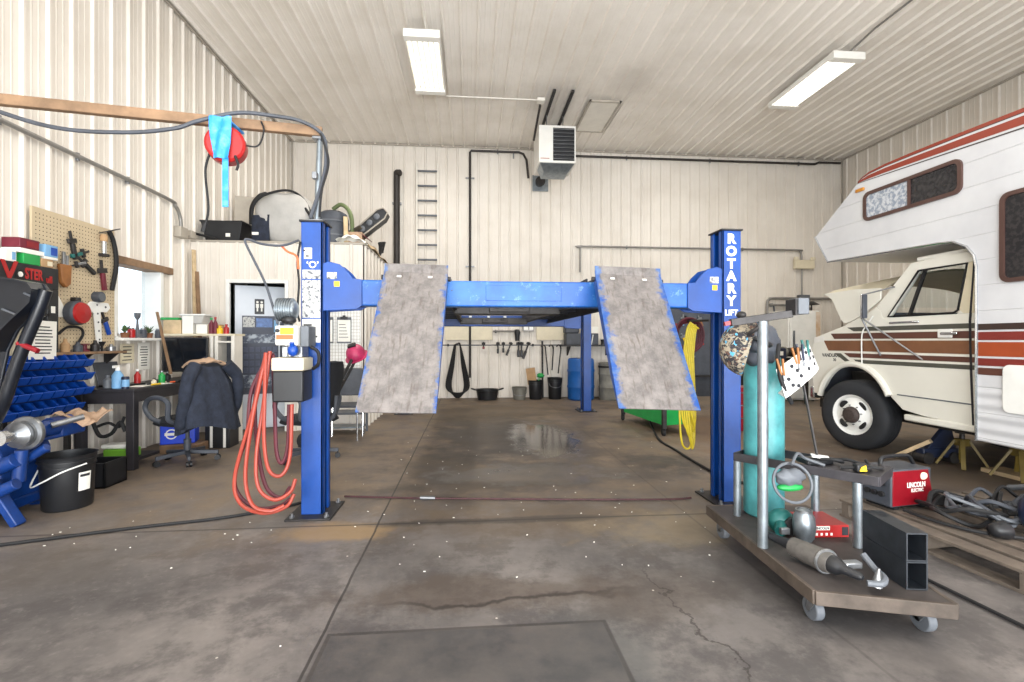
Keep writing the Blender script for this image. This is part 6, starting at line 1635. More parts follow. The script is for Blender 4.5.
q = MB(); q.sheet(lambda u, v: (-1.64 + 0.13 * u, 7.5 + 3.1 * v, LZ + 0.02 + 0.10 * math.sin(PI * u) * (0.6 + 0.4 * math.sin(11 * v)) + 0.02 * math.sin(23 * v + 5 * u)), 12, 44, 0.006); one('drop_cloth', q, 'pale_wood', 'long tan drop cloth bundled along the right edge of the loft', 'cloth')
q = MB(); q.sheet(lambda u, v: (-1.56 + 0.05 * math.sin(9 * v) * u, 8.4 + 0.35 * v, LZ + 0.10 + 0.20 * u - 0.05 * math.cos(PI * v)), 10, 10, 0.02); one('black_bag', q, 'black_rubber', 'small black bag slumped on the drop cloth at the loft edge', 'bag')
q = MB(); q.tube(spl([(-1.33, 3.53, 1.955), (-1.30, 3.55, 1.92), (-1.245, 3.58, 1.89), (-1.235, 3.59, 1.80)], 5), 0.008); one('control_wire', q, 'orange', 'short orange wire at the upper left edge of the left lift post', 'wire')

# ------------------------------------------------------------------ welding cart on the right
wc = thing('welding_cart', 'low steel welding cart on casters in front of the right lift post', 'cart', (1.85, 2.4, 0))
PL = [(1.51, 1.985), (2.02, 1.83), (2.24, 3.02), (1.58, 3.08)]
q = MB(); q.prism([(x, y, 0.170) for x, y in PL], (0, 0, 0.012)); q.build('deck_plate', mat('deck_steel', (70, 64, 62), 0.6, 0.25, var=0.3, sc=6), wc)
for (a, b_) in zip(PL, PL[1:] + PL[:1]):
    q = MB(); q.bar((a[0], a[1], 0.153), (b_[0], b_[1], 0.153), 0.02, 0.062); q.build('deck_rail', mat('rail_rust', (88, 78, 70), 0.6, 0.3, var=0.3, sc=8) if 'rail_rust' not in MATS else 'rail_rust', wc, bv=0.003)
for x, y in ((1.575, 2.05), (2.0, 1.93), (1.64, 2.96), (2.14, 2.88)):
    q = MB(); q.box((x - 0.035, y - 0.04, 0.108), (x + 0.035, y + 0.04, 0.122)); cs_ = q.build('caster', 'dark_steel', wc, bv=0.003)
    for s_ in (-1, 1):
        q = MB(); q.prism([(x + s_ * 0.026, y - 0.025, 0.11), (x + s_ * 0.026, y + 0.025, 0.11), (x + s_ * 0.026, y + 0.045, 0.045), (x + s_ * 0.026, y + 0.02, 0.045)], (s_ * 0.004, 0, 0)); q.build('fork', 'steel', cs_)
    q = MB(); q.cyl((x - 0.02, y + 0.03, 0.052), (x + 0.02, y + 0.03, 0.052), 0.052, n=22); q.build('wheel', 'grey_plastic', cs_, bv=0.006)
    q = MB(); q.cyl((x - 0.03, y + 0.03, 0.052), (x + 0.03, y + 0.03, 0.052), 0.012, n=10); q.build('axle', 'steel', cs_)
DZc = 0.183
q = MB(); q.cyl((1.553, 2.43, DZc), (1.553, 2.43, 1.385), 0.026, n=18); q.build('tall_pole', 'galvanised', wc)
# upper tray: angle-iron frame and plate
TT = [(1.655, 2.885), (2.10, 2.30), (2.35, 2.49), (1.91, 3.07)]
TZt = 0.575
for (a, b_) in zip(TT, TT[1:] + TT[:1]):
    q = MB(); q.bar((a[0], a[1], TZt - 0.022), (b_[0], b_[1], TZt - 0.022), 0.012, 0.05); q.build('tray_rail', 'tray_steel' if 'tray_steel' in MATS else mat('tray_steel', (64, 62, 66), 0.5, 0.4, var=0.3, sc=8), wc, bv=0.002)
q = MB(); q.prism([(x, y, TZt - 0.01) for x, y in ((1.90, 2.565), (2.10, 2.30), (2.35, 2.49), (2.14, 2.765))], (0, 0, 0.01)); q.build('tray_plate', 'tray_steel', wc)
for x, y in ((1.675, 2.885), (2.055, 2.385), (2.09, 2.745)):
    q = MB(); q.cyl((x, y, DZc), (x, y, TZt - 0.045), 0.022, n=16); q.build('short_post', 'galvanised', wc)
# boom bar across the pole
bb = thing('boom_bar', 'dark square bar with an upright plate resting across the top of the cart pole', 'bar', (1.56, 2.43, 1.38))
ba, bbq = Vector((1.395, 2.47, 1.378)), Vector((1.70, 2.41, 1.425))
q = MB(); q.bar(ba, bbq, 0.04, 0.04); q.build('bar', 'dark_steel', bb, bv=0.003)
q = MB(); q.bar(ba + Vector((-0.03, 0.005, -0.006)), ba, 0.022, 0.022); q.build('pin_end', 'red_paint', bb)
q = MB(); q.box((1.695, 2.37, 1.415), (1.705, 2.45, 1.50)); q.build('end_plate', 'dark_steel', bb)
q = MB(); q.box((1.706, 2.36, 1.42), (1.765, 2.44, 1.505)); q.build('end_block', 'grey_plastic', bb, bv=0.004)
q = MB(); q.ell((1.45, 2.46, 1.42), (0.025, 0.03, 0.02)); q.build('swivel', 'dark_steel', bb)
q = MB(); q.tube(spl([(1.555, 2.43, 1.37), (1.525, 2.44, 1.345), (1.51, 2.48, 1.32), (1.53, 2.52, 1.30)], 5), 0.012); q.build('hook', 'dark_steel', bb)
# gas cylinder
gc = thing('gas_cylinder', 'tall teal gas cylinder with worn paint standing on the welding cart', 'gas cylinder', (1.86, 2.90, DZc))
gx, gy = 1.86, 2.90
q = MB(); q.lathe([(0.0, 0.0), (0.105, 0.0), (0.116, 0.012), (0.117, 0.05), (0.117, 0.86), (0.113, 0.93), (0.098, 0.985), (0.072, 1.025), (0.045, 1.045), (0.04, 1.06), (0.0, 1.06)], TR((gx, gy, DZc)), 36); q.build('body', 'teal', gc)
q = MB(); q.lathe([(0.03, 1.05), (0.034, 1.10), (0.02, 1.11), (0.016, 1.17), (0, 1.17)], TR((gx, gy, DZc)), 18); q.build('valve', 'steel', gc)
q = MB(); q.cyl((gx, gy, DZc + 1.12), (gx - 0.10, gy - 0.03, DZc + 1.12), 0.014); q.lathe([(0, -0.02), (0.035, -0.02), (0.035, 0.02), (0, 0.02)], TR((gx - 0.10, gy - 0.05, DZc + 1.14), PI / 2), 20); q.build('regulator', 'steel', gc)
q = MB(); q.box((gx - 0.05, gy - 0.119, DZc + 0.5), (gx - 0.045, gy - 0.10, DZc + 0.62)); q.build('scuff_label', 'dark_teal', gc)
# welding helmet hung from the bar, patterned shell turned left
wh = thing('welding_helmet', 'patterned welding helmet with dark grey inside hanging from the boom bar', 'welding helmet', (1.60, 2.62, 1.14))
hc_ = Vector((1.585, 2.60, 1.235))
Hm = TR(hc_, 0, 0.30, 0.0)


def hshell(u, v, k=1.0):
    t = PI * (0.06 + 0.88 * v); a = PI * (0.36 + 1.0 * u)
    return Hm @ Vector((0.165 * k * math.sin(t) * math.cos(a), 0.13 * k * math.sin(t) * math.sin(a), 0.155 * k * math.cos(t)))


q = MB(); q.sheet(hshell, 24, 20, 0.006); q.build('shell', 'patterned_cloth', wh)
q = MB(); q.sheet(lambda u, v: hshell(u, v, 0.94), 24, 20); q.build('liner', 'dark_grey', wh)
q = MB(); q.tube([Hm @ Vector((0.10 * math.cos(a), 0.085 * math.sin(a), 0.05)) for a in [i * PI / 12 for i in range(24)]], 0.012, 6, closed=True); q.build('headband', 'black_plastic', wh)
q = MB(); q.box((-0.05, -0.06, -0.03), (0.05, 0.06, 0.06), Hm @ TR((0.02, 0, 0.02))); q.build('head_pad', 'dark_grey', wh, bv=0.03)
wj = thing('welding_jacket', 'dark grey welding hood cloth draped on the gas cylinder valve', 'cloth', (1.76, 2.85, 1.13))
q = MB(); q.ell((1.775, 2.83, 1.26), (0.13, 0.09, 0.135), None, 28, 18, fn=lambda d: 1 + 0.08 * math.sin(7 * d.x + 3 * d.z) + 0.06 * math.sin(9 * d.z - 4 * d.y)); q.build('drape', 'dark_grey', wj, ang=80)
# white dotted tool plate on a rod
tp_ = thing('tool_plate', 'white folded metal tool plate full of round holes on a thin rod stand', 'tool holder', (1.95, 2.62, TZt))
P00, P10, P11, P01 = yp(779, 370, 2.58), yp(813, 344, 2.66), yp(823, 369, 2.66), yp(789, 399, 2.56)


def plate(u, v):
    p = (P00 * (1 - u) + P10 * u) * (1 - v) + (P01 * (1 - u) + P11 * u) * v
    return p + Vector((0, 0.03 * (2 * u - 1) ** 2 + 0.05 * max(0, u - 0.8), 0.012 * math.sin(PI * u)))


q = MB(); q.sheet(plate, 14, 10, 0.004); ppl = q.build('plate', 'white_paint', tp_)
q = MB(); q.prism([plate(0, 1), plate(1, 1), plate(1, 1) + Vector((0.02, 0.08, 0.02)), plate(0, 1) + Vector((0.01, 0.08, 0.02))], (0, 0, 0.004)); q.build('folded_lip', 'white_paint', ppl)
for (u, v) in ((0.10, 0.28), (0.30, 0.22), (0.52, 0.18), (0.74, 0.14), (0.92, 0.22), (0.16, 0.52), (0.38, 0.46), (0.58, 0.42), (0.80, 0.40), (0.94, 0.48), (0.20, 0.78), (0.42, 0.70), (0.66, 0.68), (0.88, 0.70), (0.30, 0.92)):
    p = plate(u, v); r_ = 0.0115
    du = (plate(min(1, u + 0.02), v) - plate(u - 0.02, v)).normalized(); dv = (plate(u, v + 0.02) - plate(u, v - 0.02)).normalized(); n_ = du.cross(dv).normalized()
    if n_.y > 0: n_ = -n_
    q = MB(); q.cyl(p - n_ * 0.007, p + n_ * 0.007, r_, n=14); q.build('hole', 'ink', ppl)
base = Vector((2.0, 2.60, TZt + 0.001))
q = MB(); q.tube([base, (P01 + P11) / 2 + Vector((0.0, 0.03, 0.01))], 0.007); q.cyl(base, base + Vector((0, 0, 0.012)), 0.045, n=18); q.build('rod_stand', 'dark_steel', tp_)
for k, (u, m, nm, lab) in enumerate(((0.12, 'leather', 'pliers', 'leather-wrapped pliers at the left end of the dotted tool plate'), (0.50, 'leather', 'pliers', 'tan leather-wrapped pliers in the middle of the dotted tool plate'), (0.64, 'poster_navy', 'pliers', 'navy-handled pliers in the dotted tool plate'), (0.84, 'dark_teal', 'pliers', 'dark pliers at the right end of the dotted tool plate'))):
    p = plate(u, 0.02); t = thing(nm, lab, 'pliers', p)
    for s_ in (-1, 1):
        q = MB(); q.bar(p + Vector((s_ * 0.008, -0.012, -0.05)), p + Vector((s_ * 0.018 - 0.02, -0.012, 0.045)), 0.013, 0.012); q.build('handle', m, t, bv=0.004)
    q = MB(); q.bar(p + Vector((0, -0.012, -0.05)), p + Vector((0.006, -0.012, -0.085)), 0.022, 0.01); q.build('jaws', 'steel', t, bv=0.003)
q = MB(); q.tube(spl([(1.80, 2.66, 1.26), (1.765, 2.62, 1.18), (1.765, 2.60, 1.08), (1.80, 2.60, 0.99), (1.85, 2.62, 0.92)], 6), 0.012); one('torch_cable', q, 'black_rubber', 'thick black cable curving behind the left side of the dotted plate', 'cable')
# wire loop with a bundled bag hung in front of the cylinder
lp = thing('cable_loop', 'grey cable loop hung in front of the teal cylinder', 'cable', (1.74, 2.44, 0.40))
q = MB(); q.tube([Vector((1.735 + 0.108 * math.cos(a), 2.45 + 0.03 * math.sin(a), 0.515 + 0.098 * math.sin(a))) for a in [i * PI / 18 for i in range(36)]], 0.008, 8, closed=True); q.build('coil', 'grey_plastic', lp)
q = MB(); q.tube(spl([(1.73, 2.45, 0.613), (1.80, 2.50, 0.66), (1.88, 2.55, 0.62), (1.96, 2.50, 0.59)], 6), 0.008); q.build('lead', 'grey_plastic', lp)
wg = thing('rag_bundle', 'white and green rag bundle tucked inside the grey cable loop', 'rag', (1.735, 2.45, 0.45))
q = MB(); q.ell((1.735, 2.475, 0.535), (0.085, 0.035, 0.05), None, 20, 14, fn=lambda d: 1 + 0.12 * math.sin(8 * d.x + 5 * d.z)); q.build('rag', 'grey_plastic', wg, ang=80)
q = MB(); q.ell((1.735, 2.47, 0.485), (0.075, 0.03, 0.022), None, 18, 10); q.build('green_rag', 'green', wg, ang=80)
# things on the upper tray
tz = TZt + 0.001
t = thing('wire_brush', 'pale wire clips lying at the left of the cart tray', 'clips', (1.95, 2.62, tz))
for k in range(4):
    q = MB(); q.bar((1.93 + k * 0.012, 2.56 + k * 0.02, tz + 0.05), (2.03 + k * 0.012, 2.55 + k * 0.02, tz + 0.035), 0.006, 0.006); q.build('clip', 'white_paint', t)
q = MB(); q.box((1.90, 2.555, tz), (2.06, 2.66, tz + 0.03), TR((0, 0, 0))); q.build('block', 'black_plastic', t, bv=0.008)
for k, pp in enumerate(([(1.95, 2.60, 0.60), (2.02, 2.50, 0.62), (2.08, 2.52, 0.60), (2.06, 2.62, 0.60), (1.98, 2.62, 0.61)], [(2.06, 2.60, 0.59), (2.12, 2.54, 0.61), (2.18, 2.50, 0.59), (2.14, 2.44, 0.60), (2.22, 2.42, 0.59), (2.27, 2.48, 0.59)], [(2.02, 2.46, 0.59), (2.10, 2.40, 0.60), (2.16, 2.42, 0.59), (2.24, 2.54, 0.60)])):
    q = MB(); q.tube(spl(pp, 7), 0.009); one('torch_lead', q, 'black_rubber', ['black torch lead coiled at the left of the cart tray', 'black torch lead snaking toward the right end of the cart tray', 'black torch lead along the front rail of the cart tray'][k], 'cable')
t = thing('tape_measure', 'small yellow and black tape measure on the cart tray', 'tape measure', (2.10, 2.42, tz))
q = MB(); q.box((2.06, 2.39, tz), (2.12, 2.43, tz + 0.045)); q.build('case', 'black_plastic', t, bv=0.008)
q = MB(); q.prism([(2.07, 2.386, tz + 0.008), (2.112, 2.386, tz + 0.008), (2.105, 2.386, tz + 0.04), (2.08, 2.386, tz + 0.03)], (0, 0.004, 0)); q.build('label', 'yellow', t)
# on the deck: grinder, teal grinder, silver cup, red box, square tubes
mat('grinder_grey', (88, 84, 80), 0.6, var=0.2, sc=20)
gd = thing('angle_grinder', 'large dark grey grinder lying along the left side of the cart deck', 'grinder', (1.65, 2.15, DZc))
g0, g1 = Vector((1.605, 2.36, DZc + 0.062)), Vector((1.715, 1.98, DZc + 0.056)); gdv = (g1 - g0).normalized()
L_ = (g1 - g0).length


def along(prof_): return [g0 + gdv * a for a, _ in prof_], [r for _, r in prof_]


for prof_, m, nm in (([(0.06, 0.02), (0.07, 0.045), (0.15, 0.05), (0.24, 0.052), (0.27, 0.045), (0.275, 0.02)], 'grinder_grey', 'motor_body'), ([(-0.10, 0.012), (-0.09, 0.02), (0.0, 0.022), (0.06, 0.03)], 'black_plastic', 'rear_handle'), ([(0.27, 0.042), (0.30, 0.04), (0.315, 0.03), (0.33, 0.022), (0.40, 0.018), (0.41, 0.01)], 'black_plastic', 'gear_head')):
    P_, R_ = along(prof_); q = MB(); q.tube(P_, R_, 18); q.build(nm, m, gd)
q = MB(); q.tube([g0 + gdv * 0.245 + Vector((0.052 * math.cos(a), 0, 0.052 * math.sin(a))) for a in [i * PI / 10 for i in range(20)]], 0.008, 6, closed=True); q.build('collar', 'steel', gd)
q = MB(); q.tube(spl([g1 + Vector((0.01, -0.03, -0.015)), g1 + Vector((0.06, -0.05, -0.01)), g1 + Vector((0.10, -0.02, 0.0)), g1 + Vector((0.11, 0.04, 0.01)), g1 + Vector((0.105, 0.10, 0.05))], 6), 0.014); q.build('hose_tail', 'grey_plastic', gd)
q = MB(); q.cyl(g1 + Vector((0.055, -0.03, -0.03)), g1 + Vector((0.06, -0.035, 0.05)), 0.022, 0.006); q.build('nozzle', 'steel', gd)
q = MB(); q.box((-0.03, -0.02, 0), (0.05, 0.02, 0.03), Matrix.Translation(g1 + Vector((0.02, 0.08, 0.0)))); q.build('trigger', 'steel', gd, bv=0.006)
tg = thing('teal_grinder', 'small dark teal power tool beside the cylinder on the cart deck', 'power tool', (1.76, 2.58, DZc))
q = MB(); q.ell((1.77, 2.60, DZc + 0.07), (0.075, 0.06, 0.07), None, 20, 14); q.build('body', 'dark_teal', tg)
q = MB(); q.cyl((1.70, 2.50, DZc + 0.05), (1.77, 2.60, DZc + 0.07), 0.028, 0.035); q.build('handle', 'dark_teal', tg)
q = MB(); q.cyl((1.80, 2.55, DZc + 0.06), (1.79, 2.52, DZc + 0.06), 0.05, n=20); q.build('disc', 'dark_steel', tg)
q = MB(); q.box((1.69, 2.475, DZc + 0.04), (1.74, 2.50, DZc + 0.075)); q.build('switch', 'steel', tg, bv=0.004)
sc_ = thing('silver_canister', 'silver crumpled foil canister on the cart deck by the red box', 'canister', (1.815, 2.47, DZc))
q = MB(); q.lathe([(0.0, 0.0), (0.035, 0.0), (0.05, 0.03), (0.056, 0.09), (0.052, 0.14), (0.035, 0.175), (0.0, 0.18)], TR((1.815, 2.47, DZc)), 24); q.v = [p + Vector((0.004 * math.sin(60 * p.z + 9 * p.y * 10), 0.004 * math.sin(70 * p.z + 90 * p.x), 0)) for p in q.v]; q.build('body', 'galvanised', sc_)
q = MB(); q.ring([(0.034, 0.165), (0.042, 0.165), (0.042, 0.178), (0.034, 0.178)], TR((1.815, 2.47, DZc)), 20); q.build('rim', 'steel', sc_)
rb_ = thing('red_carton', 'flat red carton with white lettering on the cart deck', 'carton', (2.02, 2.6, DZc))
Rm = TR((1.905, 2.52, DZc), 0, 0, -0.06)
q = MB(); q.box((0, 0, 0), (0.205, 0.22, 0.068), Rm); rbx = q.build('box', 'red_plastic', rb_, bv=0.003)
q = MB(); q.box((0.003, -0.0015, 0.042), (0.095, 0, 0.064), Rm); q.build('white_label', 'white_paper', rbx)
q = MB(); q.box((0.165, -0.0015, 0.012), (0.20, 0, 0.058), Rm); q.build('end_label', 'ink', rbx)
text('lettering', 'LINCOLN', 0.019, Rm @ fM((0.049, -0.002, 0.0525), (1, 0, 0), (0, 0, 1)), 'ink', rbx, 0.0005, 0.0005)
for k in range(4):
    q = MB(); x = 0.015 + k * 0.028; q.box((x, -0.0015, 0.012), (x + 0.012, 0, 0.026), Rm); q.build('icon', 'white_paper', rbx)
for k, lab in ((0, 'lower black square steel tube lying at the front right of the cart deck'), (1, 'upper black square steel tube stacked on the other at the front right of the cart')):
    Tm = TR((1.915, 1.955, DZc + 0.001 + k * 0.126), 0, 0, -0.15)
    q = MB(); w, hh_, L2, th_ = 0.09, 0.124, 0.29, 0.006
    for a, b_ in (((0, 0, 0), (w, L2, th_)), ((0, 0, hh_ - th_), (w, L2, hh_)), ((0, 0, th_), (th_, L2, hh_ - th_)), ((w - th_, 0, th_), (w, L2, hh_ - th_))): q.box(a, b_, Tm)
    one('square_tube', q, 'tube_black' if 'tube_black' in MATS else mat('tube_black', (44, 48, 54), 0.45, 0.3, var=0.3, sc=10), lab, 'steel tube')

# ------------------------------------------------------------------ pallet with the red welder
pt = thing('wood_pallet', 'grey weathered wooden pallet on the floor beside the motorhome', 'pallet', (3.3, 2.75, 0))
PMx = TR((2.70, 3.30, 0), 0, 0, 0.07)
for k in range(8):
    q = MB(); x = 0.0 + k * 0.152; q.box((x, -1.18, 0.105), (x + 0.11, 0.0, 0.122), PMx); q.build('top_board', 'pallet_wood', pt, bv=0.002)
for k in range(3):
    q = MB(); q.box((0, -1.16 + k * 0.54, 0.018), (1.17, -1.10 + k * 0.54, 0.104), PMx)
    q.build('stringer', 'pallet_wood', pt, bv=0.002)
for k in range(3):
    q = MB(); q.box((0.0 + k * 0.52, -1.18, 0.0), (0.10 + k * 0.52, 0.0, 0.018), PMx); q.build('bottom_board', 'pallet_wood', pt, bv=0.002)
PZ_ = 0.124
wl = thing('welder', 'red and black portable welder with white lettering on the pallet', 'welder', (3.1, 3.0, PZ_))
Wm = TR((2.83, 3.02, PZ_), 0, 0, 0.16)
q = MB(); q.box((0.02, 0.0, 0.02), (0.38, 0.22, 0.275), Wm); wbx = q.build('casing', 'dark_grey', wl, bv=0.01)
q = MB(); q.prism([Wm @ Vector(p) for p in ((0.03, -0.004, 0.03), (0.31, -0.004, 0.03), (0.385, -0.004, 0.10), (0.345, -0.004, 0.265), (0.03, -0.004, 0.265))], Wm.to_3x3() @ Vector((0, 0.006, 0))); rp_ = q.build('side_panel', 'red_paint', wl, bv=0.002)
text('lettering', 'LINCOLN', 0.048, Wm @ fM((0.235, -0.006, 0.165), (1, 0, 0), (0, 0, 1)), 'white_paper', rp_, 0.0008, 0.0015, sx=0.8)
text('lettering', 'ELECTRIC', 0.032, Wm @ fM((0.245, -0.006, 0.128), (1, 0, 0), (0, 0, 1)), 'white_paper', rp_, 0.0008, 0.0008, sx=0.8)
q = MB(); q.ell(Wm @ Vector((0.30, -0.006, 0.222)), (0.032, 0.003, 0.026)); q.build('emblem', 'cream', rp_)
for x in (0.06, 0.30):
    q = MB(); q.box((x, 0.01, 0.0), (x + 0.04, 0.21, 0.025), Wm); q.build('foot', 'black_rubber', wl)
q = MB(); q.tube(spl([Wm @ Vector(p) for p in ((0.06, 0.11, 0.27), (0.07, 0.11, 0.325), (0.12, 0.11, 0.34), (0.28, 0.11, 0.34), (0.33, 0.11, 0.325), (0.37, 0.11, 0.27))], 5), 0.013); q.build('carry_handle', 'black_plastic', wl)
q = MB(); q.prism([Wm @ Vector(p) for p in ((0.30, -0.01, 0.02), (0.45, -0.06, 0.02), (0.46, -0.06, 0.08), (0.38, -0.01, 0.11))], Wm.to_3x3() @ Vector((0.01, 0.05, 0))); q.build('lower_flap', 'dark_steel', wl, bv=0.004)
q = MB(); q.box((0.012, 0.04, 0.16), (0.02, 0.18, 0.24), Wm); q.build('control_panel', 'black_plastic', wl)
for k in range(3):
    q = MB(); q.cyl(Wm @ Vector((0.02, 0.06 + k * 0.05, 0.10)), Wm @ Vector((0.0, 0.06 + k * 0.05, 0.10)), 0.018, n=14); q.build('knob', 'black_rubber', wl)
rr = random.Random(11)
for k in range(5):
    cx, cy = 3.18 + 0.09 * k, 2.85 - 0.05 * k
    pts = []
    r0 = 0.20 - 0.012 * k
    for i in range(22):
        a = i * 2 * PI / 9 + k
        pts.append((cx + (r0 + rr.uniform(-0.05, 0.05)) * math.cos(a), cy + (r0 * 0.85 + rr.uniform(-0.05, 0.05)) * math.sin(a), PZ_ + 0.015 + abs(rr.gauss(0.0, 0.05)) + 0.05 * (math.sin(a * 0.7 + k) > 0.4) + 0.014 * k))
    q = MB(); q.tube(spl(pts, 5), 0.0105 if k % 2 else 0.013, 7); one('welding_cable', q, ['black_rubber', 'grey_plastic', 'dark_grey', 'black_rubber', 'dark_grey'][k], ['black cable coiled on the pallet beside the red welder', 'pale grey cable tangled on top of the pallet pile', 'dark grey cable coiled in the middle of the pallet', 'black cable coiled toward the right of the pallet', 'dark cable at the right end of the tangle on the pallet'][k], 'cable', 'cables tangled on the pallet')
q = MB(); q.tube(spl([(3.52, 2.85, 0.32), (3.50, 2.65, 0.36), (3.45, 2.45, 0.20), (3.38, 2.25, 0.15), (3.36, 2.12, 0.145)], 7), 0.018); one('welding_cable', q, 'grey_plastic', 'thick grey cable arching from the tangle toward the front corner of the pallet', 'cable')
q = MB(); q.tube(spl([(2.90, 2.98, 0.145), (2.93, 2.80, 0.14), (3.02, 2.62, 0.14), (3.2, 2.5, 0.14)], 7), 0.011); one('welding_cable', q, 'black_rubber', 'black cable running along the left boards of the pallet from the welder', 'cable')
q = MB(); q.ell((3.10, 2.55, PZ_ + 0.05), (0.07, 0.05, 0.05), None, 16, 10, fn=lambda d: 1 + 0.1 * math.sin(6 * d.x)); one('ground_clamp', q, 'black_plastic', 'black plug lump at the front of the cable tangle on the pallet', 'clamp')
oc = thing('fuel_can', 'orange and dark can at the right edge of the photo on the pallet', 'can', (3.33, 2.42, PZ_))
q = MB(); q.ell((3.36, 2.42, PZ_ + 0.12), (0.10, 0.12, 0.12), None, 24, 16, fn=lambda d: 1.0 / max(abs(d.x) ** 3 + abs(d.y) ** 3 + abs(d.z) ** 3, 1e-6) ** (1 / 3) * 0.92); q.build('body', 'orange', oc)
q = MB(); q.ell((3.34, 2.53, PZ_ + 0.15), (0.12, 0.09, 0.14), None, 20, 14); q.build('rear_cover', 'poster_navy', oc)
q = MB(); q.tube(spl([(3.30, 2.56, PZ_ + 0.25), (3.33, 2.52, PZ_ + 0.31), (3.38, 2.46, PZ_ + 0.30), (3.40, 2.42, PZ_ + 0.23)], 5), 0.015); q.build('handle', 'trim_tan', oc)
# ------------------------------------------------------------------ under the motorhome


def jack_stand(x, y, lab):
    t = thing('jack_stand', lab, 'jack stand', (x, y, 0))
    for sx in (-1, 1):
        for sy in (-1, 1):
            q = MB(); q.bar((x + sx * 0.14, y + sy * 0.14, 0.012), (x + sx * 0.04, y + sy * 0.04, 0.27), 0.035, 0.02); q.build('leg', 'jack_yellow' if 'jack_yellow' in MATS else mat('jack_yellow', (104, 88, 36), 0.5, var=0.25), t)
    q = MB(); q.box((x - 0.045, y - 0.045, 0.22), (x + 0.045, y + 0.045, 0.29)); q.build('collar', 'jack_yellow', t, bv=0.004)
    q = MB(); q.cyl((x, y, 0.25), (x, y, 0.345), 0.022); q.box((x - 0.05, y - 0.03, 0.345), (x + 0.05, y + 0.03, 0.36)); q.build('saddle', 'dark_steel', t)


jack_stand(4.97, 4.45, 'yellow jack stand just behind the front wheel under the motorhome')
jack_stand(5.05, 4.0, 'yellow jack stand under the coach edge of the motorhome')
fj = thing('floor_jack', 'dark blue floor jack with timber chock pushed under the motorhome', 'floor jack', (4.85, 4.72, 0))
q = MB(); q.box((4.70, 4.60, 0.06), (5.10, 4.70, 0.16)); q.build('frame', 'poster_navy', fj, bv=0.01)
q = MB(); q.prism([(4.75, 4.62, 0.14), (5.1, 4.62, 0.14), (5.05, 4.62, 0.34), (4.95, 4.62, 0.36)], (0, 0.05, 0)); q.build('lift_arm', 'poster_navy', fj, bv=0.006)
for x in (4.74, 5.04):
    q = MB(); q.cyl((x, 4.58, 0.06), (x, 4.72, 0.06), 0.06, n=18); q.build('wheel', 'dark_steel', fj)
q = MB(); q.bar((4.63, 4.85, 0.03), (4.78, 4.60, 0.24), 0.09, 0.04); one('timber_chock', q, 'pale_wood', 'pale timber leaning behind the front wheel of the motorhome', 'timber', bv=0.004)
q = MB(); q.box((5.0, 3.3, 0.0), (5.25, 4.3, 0.04)); one('timber_plank', q, 'pale_wood', 'flat plank lying on the floor under the coach body', 'plank', bv=0.004)
# ------------------------------------------------------------------ hoses on the right lift post
hkx = 1.86
yh = thing('yellow_hose', 'yellow hose hanging in long loops from the inner side of the right lift post', 'hose', (1.86, 3.95, 0.36))
for k in range(6):
    a = (k - 2.5) * 0.014; b_ = 0.36 + 0.05 * ((k * 3) % 4)
    q = MB(); q.tube(spl([(1.88 + a, 3.88, 1.44 - 0.01 * k), (1.855 + a * 1.1, 3.90, 1.35), (1.83 + a * 1.3, 3.92, 1.0), (1.82 + a * 1.4, 3.93, 0.70), (1.85 + a * 1.6, 3.94, b_ + 0.06), (1.885 + a * 0.6, 3.96, b_), (1.91 + a * 0.5, 3.97, b_ + 0.10), (1.90 + a * 0.8, 3.98, 0.8), (1.895 + a * 0.4, 3.97, 1.2), (1.90 + a * 0.3, 3.93, 1.42)], 7), 0.0085, 8); q.build('hose_loop', 'yellow_hose', yh)
mh = thing('red_hose_coil', 'dull red hose coil hung behind the yellow hose on the right lift post', 'hose', (1.84, 4.0, 1.2))
for k in range(4):
    q = MB(); q.tube([Vector((1.90 + (0.13 - 0.012 * k) * math.cos(a), 4.02 + 0.012 * k, 1.33 + (0.15 - 0.012 * k) * math.sin(a))) for a in [i * PI / 14 for i in range(28)]], 0.010, 8, closed=True); q.build('coil', 'maroon_hose', mh)
q = MB(); q.tube([(1.96, 3.80, 1.45), (1.90, 3.88, 1.45), (1.89, 4.06, 1.455), (1.89, 4.08, 1.50)], 0.010); hk_ = q.build('hose_hook', 'dark_steel', lift)
# green bin on wheels
gb = thing('green_trolley', 'bright green steel drain trolley on casters behind the right ramp', 'trolley', (2.75, 6.9, 0))
GQ = [(2.60, 6.25), (3.06, 6.40), (2.92, 7.70), (2.46, 7.55)]
q = MB(); z0, z1 = 0.14, 0.42
vs = [(x, y, z0) for x, y in GQ] + [(x, y, z1) for x, y in GQ]; cxy = Vector((2.76, 6.97, 0))
inn = [Vector((x, y, 0)).lerp(cxy, 0.05) for x, y in GQ]
q.add(vs + [(p.x, p.y, z1) for p in inn] + [(p.x, p.y, z0 + 0.02) for p in inn], [(0, 1, 2, 3)] + [(i, (i + 1) % 4, 4 + (i + 1) % 4, 4 + i) for i in range(4)] + [(4 + i, 4 + (i + 1) % 4, 8 + (i + 1) % 4, 8 + i) for i in range(4)] + [(8 + i, 8 + (i + 1) % 4, 12 + (i + 1) % 4, 12 + i) for i in range(4)] + [(12, 13, 14, 15)])
q.build('tray', 'green', gb, bv=0.004)
